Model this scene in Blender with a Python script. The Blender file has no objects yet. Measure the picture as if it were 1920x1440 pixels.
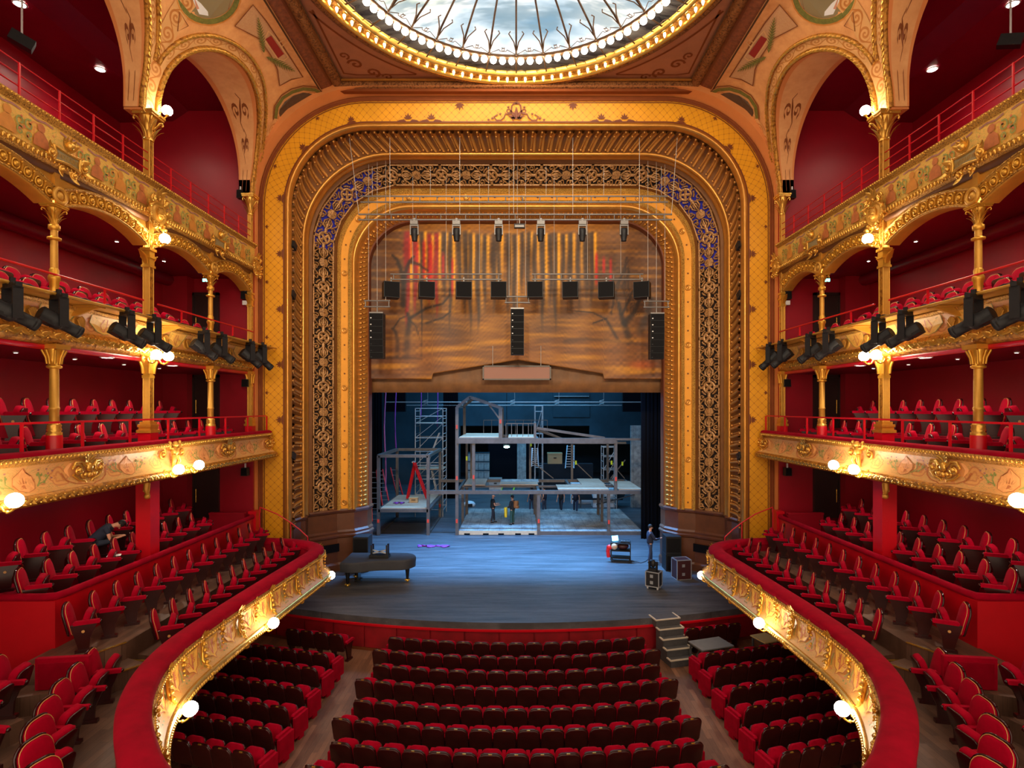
import bpy, math, random
from mathutils import Vector, Matrix
random.seed(7)
R = math.radians
sin, cos, pi, sqrt = math.sin, math.cos, math.pi, math.sqrt
SC = bpy.context.scene
COL = SC.collection

# ------------------------------------------------------------------ camera
FPX = 1050.0            # focal length in pixels of a 1920 px wide frame
CZ = 8.25               # eye height above the stalls floor
cam_d = bpy.data.cameras.new('camera')
cam_d.sensor_width = 36.0
cam_d.lens = FPX * 36.0 / 1920.0
cam_d.shift_x = -8.0 / 1920.0
cam_d.shift_y = 45.0 / 1920.0
cam_d.clip_end = 400
cam = bpy.data.objects.new('camera', cam_d)
cam.location = (0, 0, CZ)
cam.rotation_euler = (R(90), 0, 0)
COL.objects.link(cam)
SC.camera = cam

# ------------------------------------------------------------------ world, exposure
SC.view_settings.view_transform = 'Standard'
SC.view_settings.look = 'None'
SC.view_settings.gamma = 1.0
SC.view_settings.use_curve_mapping = False
SC.view_settings.exposure = 1.25
world = bpy.data.worlds.new('hall_ambient')
SC.world = world
world.use_nodes = True
_bg = world.node_tree.nodes['Background']
_bg.inputs[0].default_value = (1.0, 0.78, 0.56, 1)
_bg.inputs[1].default_value = 0.74

# ------------------------------------------------------------------ large lights
def area(name, loc, target, size, power, color, size_y=None, spread=None):
    d = bpy.data.lights.new(name, 'AREA')
    d.energy = power; d.color = color
    d.shape = 'RECTANGLE' if size_y else 'SQUARE'
    d.size = size
    if size_y: d.size_y = size_y
    if spread: d.spread = R(spread)
    o = bpy.data.objects.new(name, d)
    o.location = loc
    o.rotation_euler = (Vector(target) - Vector(loc)).to_track_quat('-Z', 'Y').to_euler()
    COL.objects.link(o)
    return o
BLUE = (0.10, 0.42, 1.0)
# theatrical work light rig hanging in the fly tower, above the curtain line
area('stage_rig_light_front', (0, 28.3, 14.0), (0, 26.0, 1.2), 11, 1700, (0.14, 0.45, 1.0), 1.6, 88)
area('stage_rig_light_middle', (0, 35.0, 13.0), (0, 35.5, 1.2), 13, 620, (0.22, 0.55, 1.0), 2.5)
area('stage_rig_light_rear', (0, 46.0, 13.0), (0, 47.0, 1.2), 14, 620, (0.10, 0.50, 1.0), 5)

# unseen spots added behind the camera to brighten the arch and the curtain
for _x in (-5.0, 5.0):
    _d = bpy.data.lights.new('added_front_fill_spot', 'SPOT')
    _d.energy = 4300; _d.color = (1.0, 0.86, 0.64); _d.spot_size = R(46); _d.spot_blend = 0.8; _d.shadow_soft_size = 1.0
    _o = bpy.data.objects.new('added_front_fill_spot', _d)
    _o.location = (_x * 0.6, -6.0, 16.5)
    _o.rotation_euler = (Vector((-_x * 0.15, 25.0, 11.2)) - Vector(_o.location)).to_track_quat('-Z', 'Y').to_euler()
    COL.objects.link(_o)

# ------------------------------------------------------------------ node helpers
def srgb(r, g, b):
    f = lambda c: (c / 255.0) / 12.92 if c / 255.0 <= 0.04045 else (((c / 255.0) + 0.055) / 1.055) ** 2.4
    return (f(r), f(g), f(b), 1.0)

class NT:
    """Tiny wrapper: builds shader node graphs from nested calls."""
    def __init__(self, m):
        self.t = m.node_tree
    def n(self, typ, **kw):
        nd = self.t.nodes.new(typ)
        for k, v in kw.items():
            setattr(nd, k, v)
        return nd
    def set(self, sock, v):
        if hasattr(v, 'is_linked') or hasattr(v, 'links'):
            self.t.links.new(v, sock)
        else:
            sock.default_value = v
    def m(self, op, a, b=None, c=None, clamp=False):
        nd = self.n('ShaderNodeMath', operation=op, use_clamp=clamp)
        self.set(nd.inputs[0], a)
        if b is not None: self.set(nd.inputs[1], b)
        if c is not None: self.set(nd.inputs[2], c)
        return nd.outputs[0]
    def mix(self, f, a, b, mode='MIX'):
        nd = self.n('ShaderNodeMix', data_type='RGBA', blend_type=mode)
        self.set(nd.inputs[0], f)
        self.set(nd.inputs[6], a)
        self.set(nd.inputs[7], b)
        return nd.outputs[2]
    def coord(self, kind='Object', scale=None):
        nd = self.n('ShaderNodeTexCoord')
        o = nd.outputs[kind]
        if scale is not None:
            mp = self.n('ShaderNodeMapping')
            self.t.links.new(o, mp.inputs[0])
            mp.inputs['Scale'].default_value = scale
            o = mp.outputs[0]
        return o
    def xyz(self, v):
        nd = self.n('ShaderNodeSeparateXYZ')
        self.t.links.new(v, nd.inputs[0])
        return nd.outputs
    def comb(self, x, y, z=0.0):
        nd = self.n('ShaderNodeCombineXYZ')
        for i, v in enumerate((x, y, z)): self.set(nd.inputs[i], v)
        return nd.outputs[0]
    def noise(self, vec, scale=5, detail=3, rough=0.5, dist=0.0):
        nd = self.n('ShaderNodeTexNoise')
        if vec is not None: self.t.links.new(vec, nd.inputs['Vector'])
        nd.inputs['Scale'].default_value = scale
        nd.inputs['Detail'].default_value = detail
        nd.inputs['Roughness'].default_value = rough
        nd.inputs['Distortion'].default_value = dist
        return nd.outputs[0]
    def voro(self, vec, scale=5, feature='F1', out='Distance', rnd=1.0):
        nd = self.n('ShaderNodeTexVoronoi', feature=feature)
        if vec is not None: self.t.links.new(vec, nd.inputs['Vector'])
        nd.inputs['Scale'].default_value = scale
        nd.inputs['Randomness'].default_value = rnd
        return nd.outputs[out]
    def ramp(self, f, stops):
        nd = self.n('ShaderNodeValToRGB')
        self.t.links.new(f, nd.inputs[0])
        e = nd.color_ramp.elements
        while len(e) < len(stops): e.new(0.5)
        for i, (p, c) in enumerate(stops):
            e[i].position = p; e[i].color = c
        return nd.outputs[0]
    def step(self, v, lo, hi):
        nd = self.n('ShaderNodeMapRange', interpolation_type='SMOOTHSTEP')
        self.set(nd.inputs[0], v)
        nd.inputs[1].default_value = lo; nd.inputs[2].default_value = hi
        return nd.outputs[0]
    def bump(self, h, strength=0.3, dist=0.02):
        nd = self.n('ShaderNodeBump')
        nd.inputs['Strength'].default_value = strength
        nd.inputs['Distance'].default_value = dist
        self.t.links.new(h, nd.inputs['Height'])
        return nd.outputs[0]

def new_mat(name, color=(0.5, 0.5, 0.5, 1), rough=0.5, metal=0.0, spec=0.5, emit=None, estr=0.0, sheen=0.0):
    m = bpy.data.materials.new(name)
    m.use_nodes = True
    b = m.node_tree.nodes['Principled BSDF']
    b.inputs['Base Color'].default_value = color
    b.inputs['Roughness'].default_value = rough
    b.inputs['Metallic'].default_value = metal
    b.inputs['Specular IOR Level'].default_value = spec
    if emit is not None:
        b.inputs['Emission Color'].default_value = emit
        b.inputs['Emission Strength'].default_value = estr
    if sheen:
        b.inputs['Sheen Weight'].default_value = sheen
        b.inputs['Sheen Roughness'].default_value = 0.4
        b.inputs['Sheen Tint'].default_value = (1.0, 0.25, 0.3, 1)
    return m, NT(m), b

# ------------------------------------------------------------------ mesh builder
class MB:
    def __init__(self):
        self.v = []; self.f = []; self.mi = []; self.sm = []; self.uv = []; self.cm = 0
    def add(self, verts, faces, smooth=False, uvs=None):
        o = len(self.v)
        self.v += [tuple(p) for p in verts]
        for f in faces:
            self.f.append(tuple(i + o for i in f))
            self.mi.append(self.cm); self.sm.append(smooth)
            self.uv.append(None if uvs is None else tuple(uvs[i] for i in f))
        return self
    def box(self, c, s, rz=0.0, M=None):
        hx, hy, hz = s[0] / 2, s[1] / 2, s[2] / 2
        vs = []
        for z in (-hz, hz):
            for x, y in ((-hx, -hy), (hx, -hy), (hx, hy), (-hx, hy)):
                p = Vector((x, y, z))
                if M is not None: p = M @ p
                if rz: p = Matrix.Rotation(rz, 3, 'Z') @ p
                vs.append((p.x + c[0], p.y + c[1], p.z + c[2]))
        return self.add(vs, [(0, 3, 2, 1), (4, 5, 6, 7), (0, 1, 5, 4), (1, 2, 6, 5), (2, 3, 7, 6), (3, 0, 4, 7)])
    def bb(self, x0, x1, y0, y1, z0, z1):
        return self.box(((x0 + x1) / 2, (y0 + y1) / 2, (z0 + z1) / 2), (abs(x1 - x0), abs(y1 - y0), abs(z1 - z0)))
    def beam(self, p, q, w, h=None, roll=0.0):
        """square section bar from p to q"""
        h = h or w
        p, q = Vector(p), Vector(q)
        d = q - p
        L = d.length
        if L < 1e-6: return self
        qt = d.to_track_quat('X', 'Z').to_matrix()
        if roll: qt = qt @ Matrix.Rotation(roll, 3, 'X')
        return self.box((p + q) / 2, (L, w, h), M=qt)
    def cyl(self, p, q, r0, r1=None, n=10, caps=True, smooth=True):
        r1 = r0 if r1 is None else r1
        p, q = Vector(p), Vector(q)
        d = (q - p)
        if d.length < 1e-7: return self
        qt = d.to_track_quat('Z', 'Y').to_matrix()
        vs = []
        for c, r in ((p, r0), (q, r1)):
            for i in range(n):
                a = 2 * pi * i / n
                vs.append(c + qt @ Vector((r * cos(a), r * sin(a), 0)))
        fs = [(i, (i + 1) % n, n + (i + 1) % n, n + i) for i in range(n)]
        self.add(vs, fs, smooth)
        if caps:
            self.add(vs[:n], [tuple(range(n))[::-1]]); self.add(vs[n:], [tuple(range(n))])
        return self
    def tube(self, pts, r, n=8, caps=True, closed=False, taper=None):
        pts = [Vector(p) for p in pts]
        m = len(pts)
        vs = []
        up = None
        for i, p in enumerate(pts):
            if closed: t = pts[(i + 1) % m] - pts[i - 1]
            else: t = pts[min(i + 1, m - 1)] - pts[max(i - 1, 0)]
            if t.length < 1e-9: t = Vector((0, 0, 1))
            t.normalize()
            if up is None:
                up = Vector((0, 0, 1)) if abs(t.z) < 0.9 else Vector((1, 0, 0))
            a = t.cross(up)
            if a.length < 1e-6: a = t.orthogonal()
            a.normalize(); b = a.cross(t).normalized(); up = b
            rr = r if taper is None else r * taper[i]
            for k in range(n):
                w = 2 * pi * k / n
                vs.append(p + a * (rr * cos(w)) + b * (rr * sin(w)))
        fs = []
        for i in range(m if closed else m - 1):
            j = (i + 1) % m
            for k in range(n):
                l = (k + 1) % n
                fs.append((i * n + k, i * n + l, j * n + l, j * n + k))
        self.add(vs, fs, True)
        if caps and not closed:
            self.add(vs[:n], [tuple(range(n))[::-1]]); self.add(vs[-n:], [tuple(range(n))])
        return self
    def lathe(self, prof, c=(0, 0, 0), n=16, smooth=True, axis=None, sq=None):
        """prof: (radius, height) pairs round the z axis (or axis matrix); sq: flute function of angle"""
        vs = []
        for r, h in prof:
            for i in range(n):
                a = 2 * pi * i / n
                rr = r * (sq(a) if sq else 1.0)
                p = Vector((rr * cos(a), rr * sin(a), h))
                if axis is not None: p = axis @ p
                vs.append((p.x + c[0], p.y + c[1], p.z + c[2]))
        m = len(prof)
        fs = [(i * n + k, i * n + (k + 1) % n, (i + 1) * n + (k + 1) % n, (i + 1) * n + k) for i in range(m - 1) for k in range(n)]
        self.add(vs, fs, smooth)
        if prof[0][0] > 1e-4: self.add(vs[:n], [tuple(range(n))[::-1]])
        if prof[-1][0] > 1e-4: self.add(vs[-n:], [tuple(range(n))])
        return self
    def sphere(self, c, r, n=12, m=8, s=(1, 1, 1), M=None):
        vs = []; fs = []
        for j in range(m + 1):
            t = pi * j / m
            for i in range(n):
                a = 2 * pi * i / n
                p = Vector((r * s[0] * sin(t) * cos(a), r * s[1] * sin(t) * sin(a), r * s[2] * cos(t)))
                if M is not None: p = M @ p
                vs.append((p.x + c[0], p.y + c[1], p.z + c[2]))
        for j in range(m):
            for i in range(n):
                fs.append((j * n + i, (j + 1) * n + i, (j + 1) * n + (i + 1) % n, j * n + (i + 1) % n))
        return self.add(vs, fs, True)
    def grid(self, rows, smooth=True, uv=None, closed=False):
        """rows: list of equally long point lists; uv: matching list of (u, v)"""
        n = len(rows[0]); m = len(rows)
        vs = [p for r in rows for p in r]
        uvs = [q for r in uv for q in r] if uv else None
        fs = []
        for j in range(m - 1):
            for i in range(n if closed else n - 1):
                k = (i + 1) % n
                fs.append((j * n + i, j * n + k, (j + 1) * n + k, (j + 1) * n + i))
        return self.add(vs, fs, smooth, uvs)
    def prism(self, poly, z0, z1, smooth=False):
        n = len(poly)
        vs = [(x, y, z0) for x, y in poly] + [(x, y, z1) for x, y in poly]
        self.add(vs, [(i, (i + 1) % n, n + (i + 1) % n, n + i) for i in range(n)], smooth)
        self.add(vs[:n], [tuple(range(n))[::-1]]); self.add(vs[n:], [tuple(range(n))])
        return self
    def xprism(self, poly, x0, x1):
        """poly of (y, z) extruded along x"""
        n = len(poly)
        vs = [(x0, y, z) for y, z in poly] + [(x1, y, z) for y, z in poly]
        self.add(vs, [(i, (i + 1) % n, n + (i + 1) % n, n + i) for i in range(n)])
        self.add(vs[:n], [tuple(range(n))[::-1]]); self.add(vs[n:], [tuple(range(n))])
        return self
    def yprism(self, poly, y0, y1):
        """poly of (x, z) extruded along y"""
        n = len(poly)
        vs = [(x, y0, z) for x, z in poly] + [(x, y1, z) for x, z in poly]
        self.add(vs, [(i, (i + 1) % n, n + (i + 1) % n, n + i) for i in range(n)])
        self.add(vs[:n], [tuple(range(n))[::-1]]); self.add(vs[n:], [tuple(range(n))])
        return self
    def xf(self, M):
        self.v = [tuple(M @ Vector(p)) for p in self.v]
        return self
    def merge(self, o, M=None):
        k = len(self.v)
        self.v += [tuple(M @ Vector(p)) for p in o.v] if M is not None else o.v
        self.f += [tuple(i + k for i in f) for f in o.f]
        self.mi += [m + self.cm for m in o.mi]; self.sm += o.sm; self.uv += o.uv
        return self
    def mesh(self, name, mats):
        me = bpy.data.meshes.new(name)
        me.from_pydata(self.v, [], self.f)
        for m in (mats if isinstance(mats, (list, tuple)) else [mats]):
            me.materials.append(MAT[m] if isinstance(m, str) else m)
        me.polygons.foreach_set('use_smooth', self.sm)
        if any(self.mi): me.polygons.foreach_set('material_index', self.mi)
        if any(u is not None for u in self.uv):
            l = me.uv_layers.new(name='UVMap')
            fl = []
            for f, u in zip(self.f, self.uv):
                for k in range(len(f)):
                    fl += list(u[k]) if u is not None else [0.0, 0.0]
            l.data.foreach_set('uv', fl)
        me.update()
        return me
    def build(self, name, mats, parent=None, loc=None, rz=0.0):
        o = bpy.data.objects.new(name, self.mesh(name, mats))
        COL.objects.link(o)
        if parent is not None: o.parent = parent
        if loc is not None: o.location = loc
        if rz: o.rotation_euler = (0, 0, rz)
        return o

MAT = {}
def tag(o, label=None, cat=None, group=None, kind=None):
    if label: o['label'] = label
    if cat: o['category'] = cat
    if group: o['group'] = group
    if kind: o['kind'] = kind
    return o
def empty(name, loc=(0, 0, 0), rz=0.0, label=None, cat=None, group=None, kind=None):
    o = bpy.data.objects.new(name, None)
    o.location = loc; o.rotation_euler = (0, 0, rz); o.empty_display_size = 0.2
    COL.objects.link(o)
    return tag(o, label, cat, group, kind)
def inst(me, name, parent=None, loc=(0, 0, 0), rot=(0, 0, 0), scale=(1, 1, 1)):
    o = bpy.data.objects.new(name, me)
    COL.objects.link(o)
    if parent is not None: o.parent = parent
    o.location = loc; o.rotation_euler = rot; o.scale = scale
    return o
def copy_tree(o, parent=None):
    c = o.copy()
    COL.objects.link(c)
    c.parent = parent
    for ch in KIDS.get(o.name, []) or list(o.children):
        copy_tree(ch, c)
    return c
KIDS = {}
def struct(o, label=None):
    o['kind'] = 'structure'
    if label: o['label'] = label
    return o
ORD = ['first', 'second', 'third', 'fourth', 'fifth', 'sixth', 'seventh', 'eighth', 'ninth', 'tenth', 'eleventh', 'twelfth',
       'thirteenth', 'fourteenth', 'fifteenth', 'sixteenth', 'seventeenth', 'eighteenth']
SIDE = {-1: 'left', 1: 'right'}
# ------------------------------------------------------------------ materials
def mat_simple(key, rgb, rough=0.5, metal=0.0, spec=0.5, var=0.0, vscale=3.0, bump=0.0, bscale=40.0, bdist=0.01, sheen=0.0):
    c = srgb(*rgb)
    m, t, b = new_mat(key, c, rough, metal, spec, sheen=sheen)
    if var or bump:
        co = t.coord('Object')
    if var:
        n = t.noise(co, vscale, 4, 0.6)
        lo = tuple(x * (1 - var) for x in c[:3]) + (1,)
        hi = tuple(min(1, x * (1 + var)) for x in c[:3]) + (1,)
        t.set(b.inputs['Base Color'], t.ramp(n, [(0.3, lo), (0.7, hi)]))
    if bump:
        t.set(b.inputs['Normal'], t.bump(t.noise(co, bscale, 3), bump, bdist))
    MAT[key] = m
    return m

def mat_gold(key, rgb=(226, 166, 62), dark=(120, 70, 16), rough=0.34, metal=0.62, relief=0.0, rscale=30.0):
    m, t, b = new_mat(key, srgb(*rgb), rough, metal)
    co = t.coord('Object')
    n = t.noise(co, 2.2, 5, 0.65)
    base = t.ramp(n, [(0.25, tuple(x * 0.72 for x in srgb(*rgb)[:3]) + (1,)), (0.75, srgb(*rgb))])
    if relief:
        v = t.voro(co, rscale, 'SMOOTH_F1')
        w = t.noise(co, rscale * 1.3, 3, 0.6, 1.5)
        h = t.m('ADD', t.m('MULTIPLY', v, 0.9), w)
        base = t.mix(t.step(h, 0.80, 1.15), base, srgb(*dark))
        t.set(b.inputs['Normal'], t.bump(h, relief, 0.03))
    else:
        t.set(b.inputs['Normal'], t.bump(t.noise(co, 60, 2), 0.06, 0.004))
    t.set(b.inputs['Base Color'], base)
    MAT[key] = m
    return m

mat_gold('gold', (232, 172, 62))
mat_gold('gold_bright', (240, 186, 84), rough=0.26, metal=0.7)
mat_gold('gold_relief', (206, 144, 52), (130, 78, 20), rough=0.4, metal=0.5, relief=0.4, rscale=14)
mat_gold('gold_fine', (238, 184, 86), relief=0.8, rscale=45)
mat_gold('gold_soft', (222, 164, 66), rough=0.45, metal=0.45)
mat_gold('antique_gold', (206, 144, 70), (96, 52, 20), rough=0.34, metal=0.55)
mat_gold('antique_plain', (124, 78, 36), rough=0.4, metal=0.45)
mat_gold('fret_gold', (190, 140, 84), (110, 70, 38), rough=0.42, metal=0.3, relief=0.12, rscale=24)
mat_gold('frame_gold', (214, 150, 66), rough=0.3, metal=0.6)
mat_gold('cornice_gold', (170, 112, 60), (92, 50, 22), rough=0.45, metal=0.35, relief=0.9, rscale=18)

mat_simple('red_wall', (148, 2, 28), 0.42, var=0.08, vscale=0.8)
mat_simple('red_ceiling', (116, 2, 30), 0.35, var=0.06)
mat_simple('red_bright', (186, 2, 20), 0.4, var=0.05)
mat_simple('red_paint', (200, 4, 26), 0.35)
mat_simple('velvet', (160, 0, 34), 0.9, spec=0.08, var=0.2, vscale=5, bump=0.1, bscale=220, bdist=0.003, sheen=0.06)
mat_simple('velvet_rail', (148, 0, 30), 0.9, spec=0.08, var=0.18, vscale=3, bump=0.1, bscale=180, bdist=0.003, sheen=0.06)
mat_simple('carpet_red', (120, 0, 24), 0.95, spec=0.1, var=0.15, vscale=6)
mat_simple('seat_wood', (54, 14, 14), 0.28, var=0.25, vscale=4)
mat_simple('seat_rim', (46, 14, 14), 0.16, var=0.2, vscale=8)
mat_simple('seat_metal', (26, 22, 24), 0.45)
mat_simple('brass', (224, 180, 80), 0.25, metal=0.8)
mat_simple('piping', (206, 150, 84), 0.5)
mat_simple('black_metal', (28, 28, 31), 0.5, spec=0.3, var=0.2, vscale=10)
mat_simple('black_grille', (18, 17, 19), 0.8, spec=0.15, bump=0.3, bscale=300, bdist=0.002)
mat_simple('black_cloth', (14, 13, 18), 0.95, spec=0.1)
mat_simple('truss_metal', (120, 116, 114), 0.4, metal=0.6)
mat_simple('steel', (176, 172, 170), 0.38, metal=0.35, var=0.12, vscale=6)
mat_simple('set_steel', (94, 86, 82), 0.5, metal=0.3, var=0.2, vscale=3)
mat_simple('alu', (196, 200, 206), 0.3, metal=0.7)
mat_simple('wire', (190, 184, 178), 0.4, metal=0.5)
mat_simple('plywood', (182, 152, 124), 0.6, var=0.12, vscale=4)
mat_simple('pale_wood', (200, 172, 140), 0.6, var=0.1, vscale=5)
mat_simple('dark_wood_door', (40, 20, 18), 0.4, var=0.2)
mat_simple('stage_red', (150, 4, 22), 0.6, var=0.28, vscale=1.6, bump=0.1, bscale=60)
mat_simple('table_grey', (108, 106, 104), 0.5, var=0.08)
mat_simple('table_cream', (206, 176, 116), 0.5, var=0.06)
mat_simple('step_grey', (74, 72, 74), 0.6, var=0.15, vscale=6)
mat_simple('step_edge', (206, 194, 176), 0.5)
mat_simple('skin', (206, 146, 116), 0.55)
mat_simple('hair_dark', (26, 20, 18), 0.7)
mat_simple('shirt_black', (22, 22, 28), 0.85)
mat_simple('shirt_navy', (30, 34, 54), 0.85)
mat_simple('jeans', (46, 58, 84), 0.85)
mat_simple('trousers_dark', (34, 40, 56), 0.85)
mat_simple('trousers_green', (40, 74, 66), 0.85)
mat_simple('yellow_cloth', (236, 192, 40), 0.8)
mat_simple('leather_brown', (150, 92, 46), 0.6)
mat_simple('shoe', (24, 22, 22), 0.5)
mat_simple('ladder_red', (216, 24, 24), 0.4)
mat_simple('purple_cloth', (126, 48, 140), 0.8, var=0.25)
mat_simple('rope_pink', (176, 92, 150), 0.8)
mat_simple('strap_yellow', (206, 226, 40), 0.6)
mat_simple('tape_red', (220, 60, 40), 0.6)
mat_simple('white_plastic', (220, 220, 222), 0.5)
mat_simple('cardboard', (186, 146, 100), 0.8)
mat_simple('case_brown', (60, 22, 26), 0.5, var=0.15)
mat_simple('case_black', (22, 20, 26), 0.5)
mat_simple('piano_cover', (44, 44, 50), 0.75, var=0.15, vscale=2, bump=0.25, bscale=3, bdist=0.05)
mat_simple('piano_black', (14, 14, 16), 0.3)
mat_simple('screen_frame', (92, 84, 76), 0.5)
mat_simple('screen_face', (150, 104, 88), 0.6, bump=0.1, bscale=300, bdist=0.002)
mat_simple('backstage_wall', (40, 58, 66), 0.8, var=0.35, vscale=0.35)
mat_simple('backstage_dark', (18, 22, 30), 0.9, var=0.3, vscale=0.5)
mat_simple('salmon', (216, 136, 76), 0.5, var=0.06, vscale=1.2)
mat_simple('salmon_dark', (124, 62, 26), 0.75, spec=0.2, var=0.08)
mat_simple('ceiling_panel', (168, 106, 72), 0.6, var=0.1, vscale=2)
mat_simple('frieze_brown', (128, 68, 34), 0.6, var=0.35, vscale=9)
mat_simple('iron', (92, 66, 44), 0.4, metal=0.5)
mat_simple('trim_brown', (112, 52, 18), 0.5)
mat_simple('painted_brown', (132, 70, 26), 0.6, var=0.12, vscale=8)
mat_simple('painted_red', (150, 34, 24), 0.6)
mat_simple('painted_cream', (222, 172, 112), 0.6)
mat_simple('painted_orange', (206, 134, 52), 0.6, var=0.12, vscale=6)
mat_simple('painted_green', (112, 110, 44), 0.6, var=0.3, vscale=12)
mat_simple('painted_dark', (86, 62, 40), 0.6, var=0.15, vscale=8)
mat_simple('plaque_grey', (150, 136, 98), 0.45, metal=0.2)
mat_simple('wood_dado', (92, 52, 30), 0.3, var=0.2, vscale=2.5)
mat_simple('wood_dado_light', (128, 84, 56), 0.26, var=0.15, vscale=3)
mat_simple('paper', (226, 226, 224), 0.7)

def emit_mat(key, color, strength, base=(1, 1, 1, 1)):
    m, t, b = new_mat(key, base, 0.4, emit=color, estr=strength)
    MAT[key] = m
emit_mat('globe_glass', (1.0, 0.84, 0.62, 1), 26)
emit_mat('bulb_glass', (1.0, 0.86, 0.66, 1), 11)
emit_mat('flame_glass', (1.0, 0.76, 0.42, 1), 5)
emit_mat('downlight_lens', (1.0, 0.88, 0.74, 1), 30)
emit_mat('exit_green', (0.1, 1.0, 0.75, 1), 4)
emit_mat('work_lamp', (0.5, 1.0, 0.9, 1), 14)
emit_mat('laptop_screen', (0.05, 0.55, 1.0, 1), 2.2)
emit_mat('purple_led', (0.6, 0.1, 1.0, 1), 4)

# wooden stalls floor: long boards along the length of the hall
def mat_parquet(key, base, dark):
    m, t, b = new_mat(key, srgb(*base), 0.5)
    co = t.coord('Object')
    x, y, z = t.xyz(co)
    row = t.m('FLOOR', t.m('DIVIDE', x, 0.14))
    off = t.m('MULTIPLY', t.m('FRACT', t.m('MULTIPLY', row, 0.618)), 1.6)
    seg = t.m('FLOOR', t.m('DIVIDE', t.m('ADD', y, off), 1.4))
    wn = t.n('ShaderNodeTexWhiteNoise', noise_dimensions='2D')
    t.set(wn.inputs['Vector'], t.comb(row, seg))
    grain = t.noise(t.coord('Object', (18, 1.2, 1)), 3.0, 5, 0.6)
    f = t.m('ADD', t.m('MULTIPLY', wn.outputs[0], 0.45), t.m('MULTIPLY', grain, 0.65))
    col = t.ramp(f, [(0.2, srgb(*dark)), (0.8, srgb(*base))])
    edge = t.m('FRACT', t.m('DIVIDE', x, 0.14))
    col = t.mix(t.step(edge, 0.06, 0.0), col, tuple(c * 0.4 for c in srgb(*dark)[:3]) + (1,))
    col = t.mix(t.m('MULTIPLY', t.step(t.noise(co, 1.1, 4), 0.45, 0.7), 0.35), col, srgb(*dark))
    t.set(b.inputs['Base Color'], col)
    MAT[key] = m
mat_parquet('floor_wood', (146, 102, 76), (86, 56, 40))
mat_parquet('balcony_wood', (120, 86, 68), (74, 50, 38))

# painted stage boards
m, t, b = new_mat('stage_boards', srgb(66, 66, 70), 0.5)
co = t.coord('Object')
streak = t.noise(t.coord('Object', (0.35, 3.0, 1)), 1.4, 6, 0.65)
scuff = t.noise(t.coord('Object', (1.2, 5, 1)), 3.5, 6, 0.7, 1.0)
col = t.ramp(streak, [(0.3, srgb(48, 48, 52)), (0.7, srgb(92, 92, 96))])
col = t.mix(t.m('MULTIPLY', t.step(scuff, 0.6, 0.78), 0.5), col, srgb(150, 148, 146))
x, y, z = t.xyz(co)
line = t.m('ABSOLUTE', t.m('SUBTRACT', t.m('FRACT', t.m('DIVIDE', y, 1.0)), 0.5))
col = t.mix(t.m('MULTIPLY', t.step(line, 0.012, 0.004), 0.5), col, srgb(36, 36, 40))
t.set(b.inputs['Base Color'], col)
t.set(b.inputs['Roughness'], t.m('MULTIPLY_ADD', scuff, 0.35, 0.3))
MAT['stage_boards'] = m

# set decking: worn grey boards
m, t, b = new_mat('deck_grey', srgb(150, 146, 142), 0.6)
co = t.coord('Object')
n = t.noise(t.coord('Object', (1.0, 0.4, 1)), 2.5, 5, 0.7)
col = t.ramp(n, [(0.3, srgb(104, 102, 102)), (0.7, srgb(186, 180, 172))])
x, y, z = t.xyz(co)
g1 = t.m('ABSOLUTE', t.m('SUBTRACT', t.m('FRACT', t.m('DIVIDE', x, 0.62)), 0.5))
g2 = t.m('ABSOLUTE', t.m('SUBTRACT', t.m('FRACT', t.m('DIVIDE', y, 1.22)), 0.5))
col = t.mix(t.m('MULTIPLY', t.step(t.m('MINIMUM', g1, g2), 0.03, 0.01), 0.6), col, srgb(70, 66, 64))
t.set(b.inputs['Base Color'], col)
MAT['deck_grey'] = m

# ochre proscenium wall with a diamond trellis; uv in metres along and across the band
def lattice(key, base, line, pitch, w):
    m, t, b = new_mat(key, srgb(*base), 0.42)
    uv = t.xyz(t.coord('UV'))
    a = t.m('FRACT', t.m('DIVIDE', t.m('ADD', uv[0], uv[1]), pitch))
    c = t.m('FRACT', t.m('DIVIDE', t.m('SUBTRACT', uv[0], uv[1]), pitch))
    da = t.m('ABSOLUTE', t.m('SUBTRACT', a, 0.5))
    dc = t.m('ABSOLUTE', t.m('SUBTRACT', c, 0.5))
    ln = t.step(t.m('MINIMUM', da, dc), w, w * 0.45)
    dot = t.step(t.m('MAXIMUM', da, dc), w * 2.6, w * 1.4)
    n = t.noise(t.coord('Object'), 0.8, 3)
    bc = t.ramp(n, [(0.3, tuple(x * 0.85 for x in srgb(*base)[:3]) + (1,)), (0.7, srgb(*base))])
    col = t.mix(t.m('MULTIPLY', ln, 0.75), bc, srgb(*line))
    col = t.mix(dot, col, srgb(*line))
    t.set(b.inputs['Base Color'], col)
    MAT[key] = m
lattice('ochre_lattice', (228, 158, 22), (176, 106, 14), 0.30, 0.05)
mat_simple('ochre', (222, 146, 8), 0.6, var=0.06)

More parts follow.
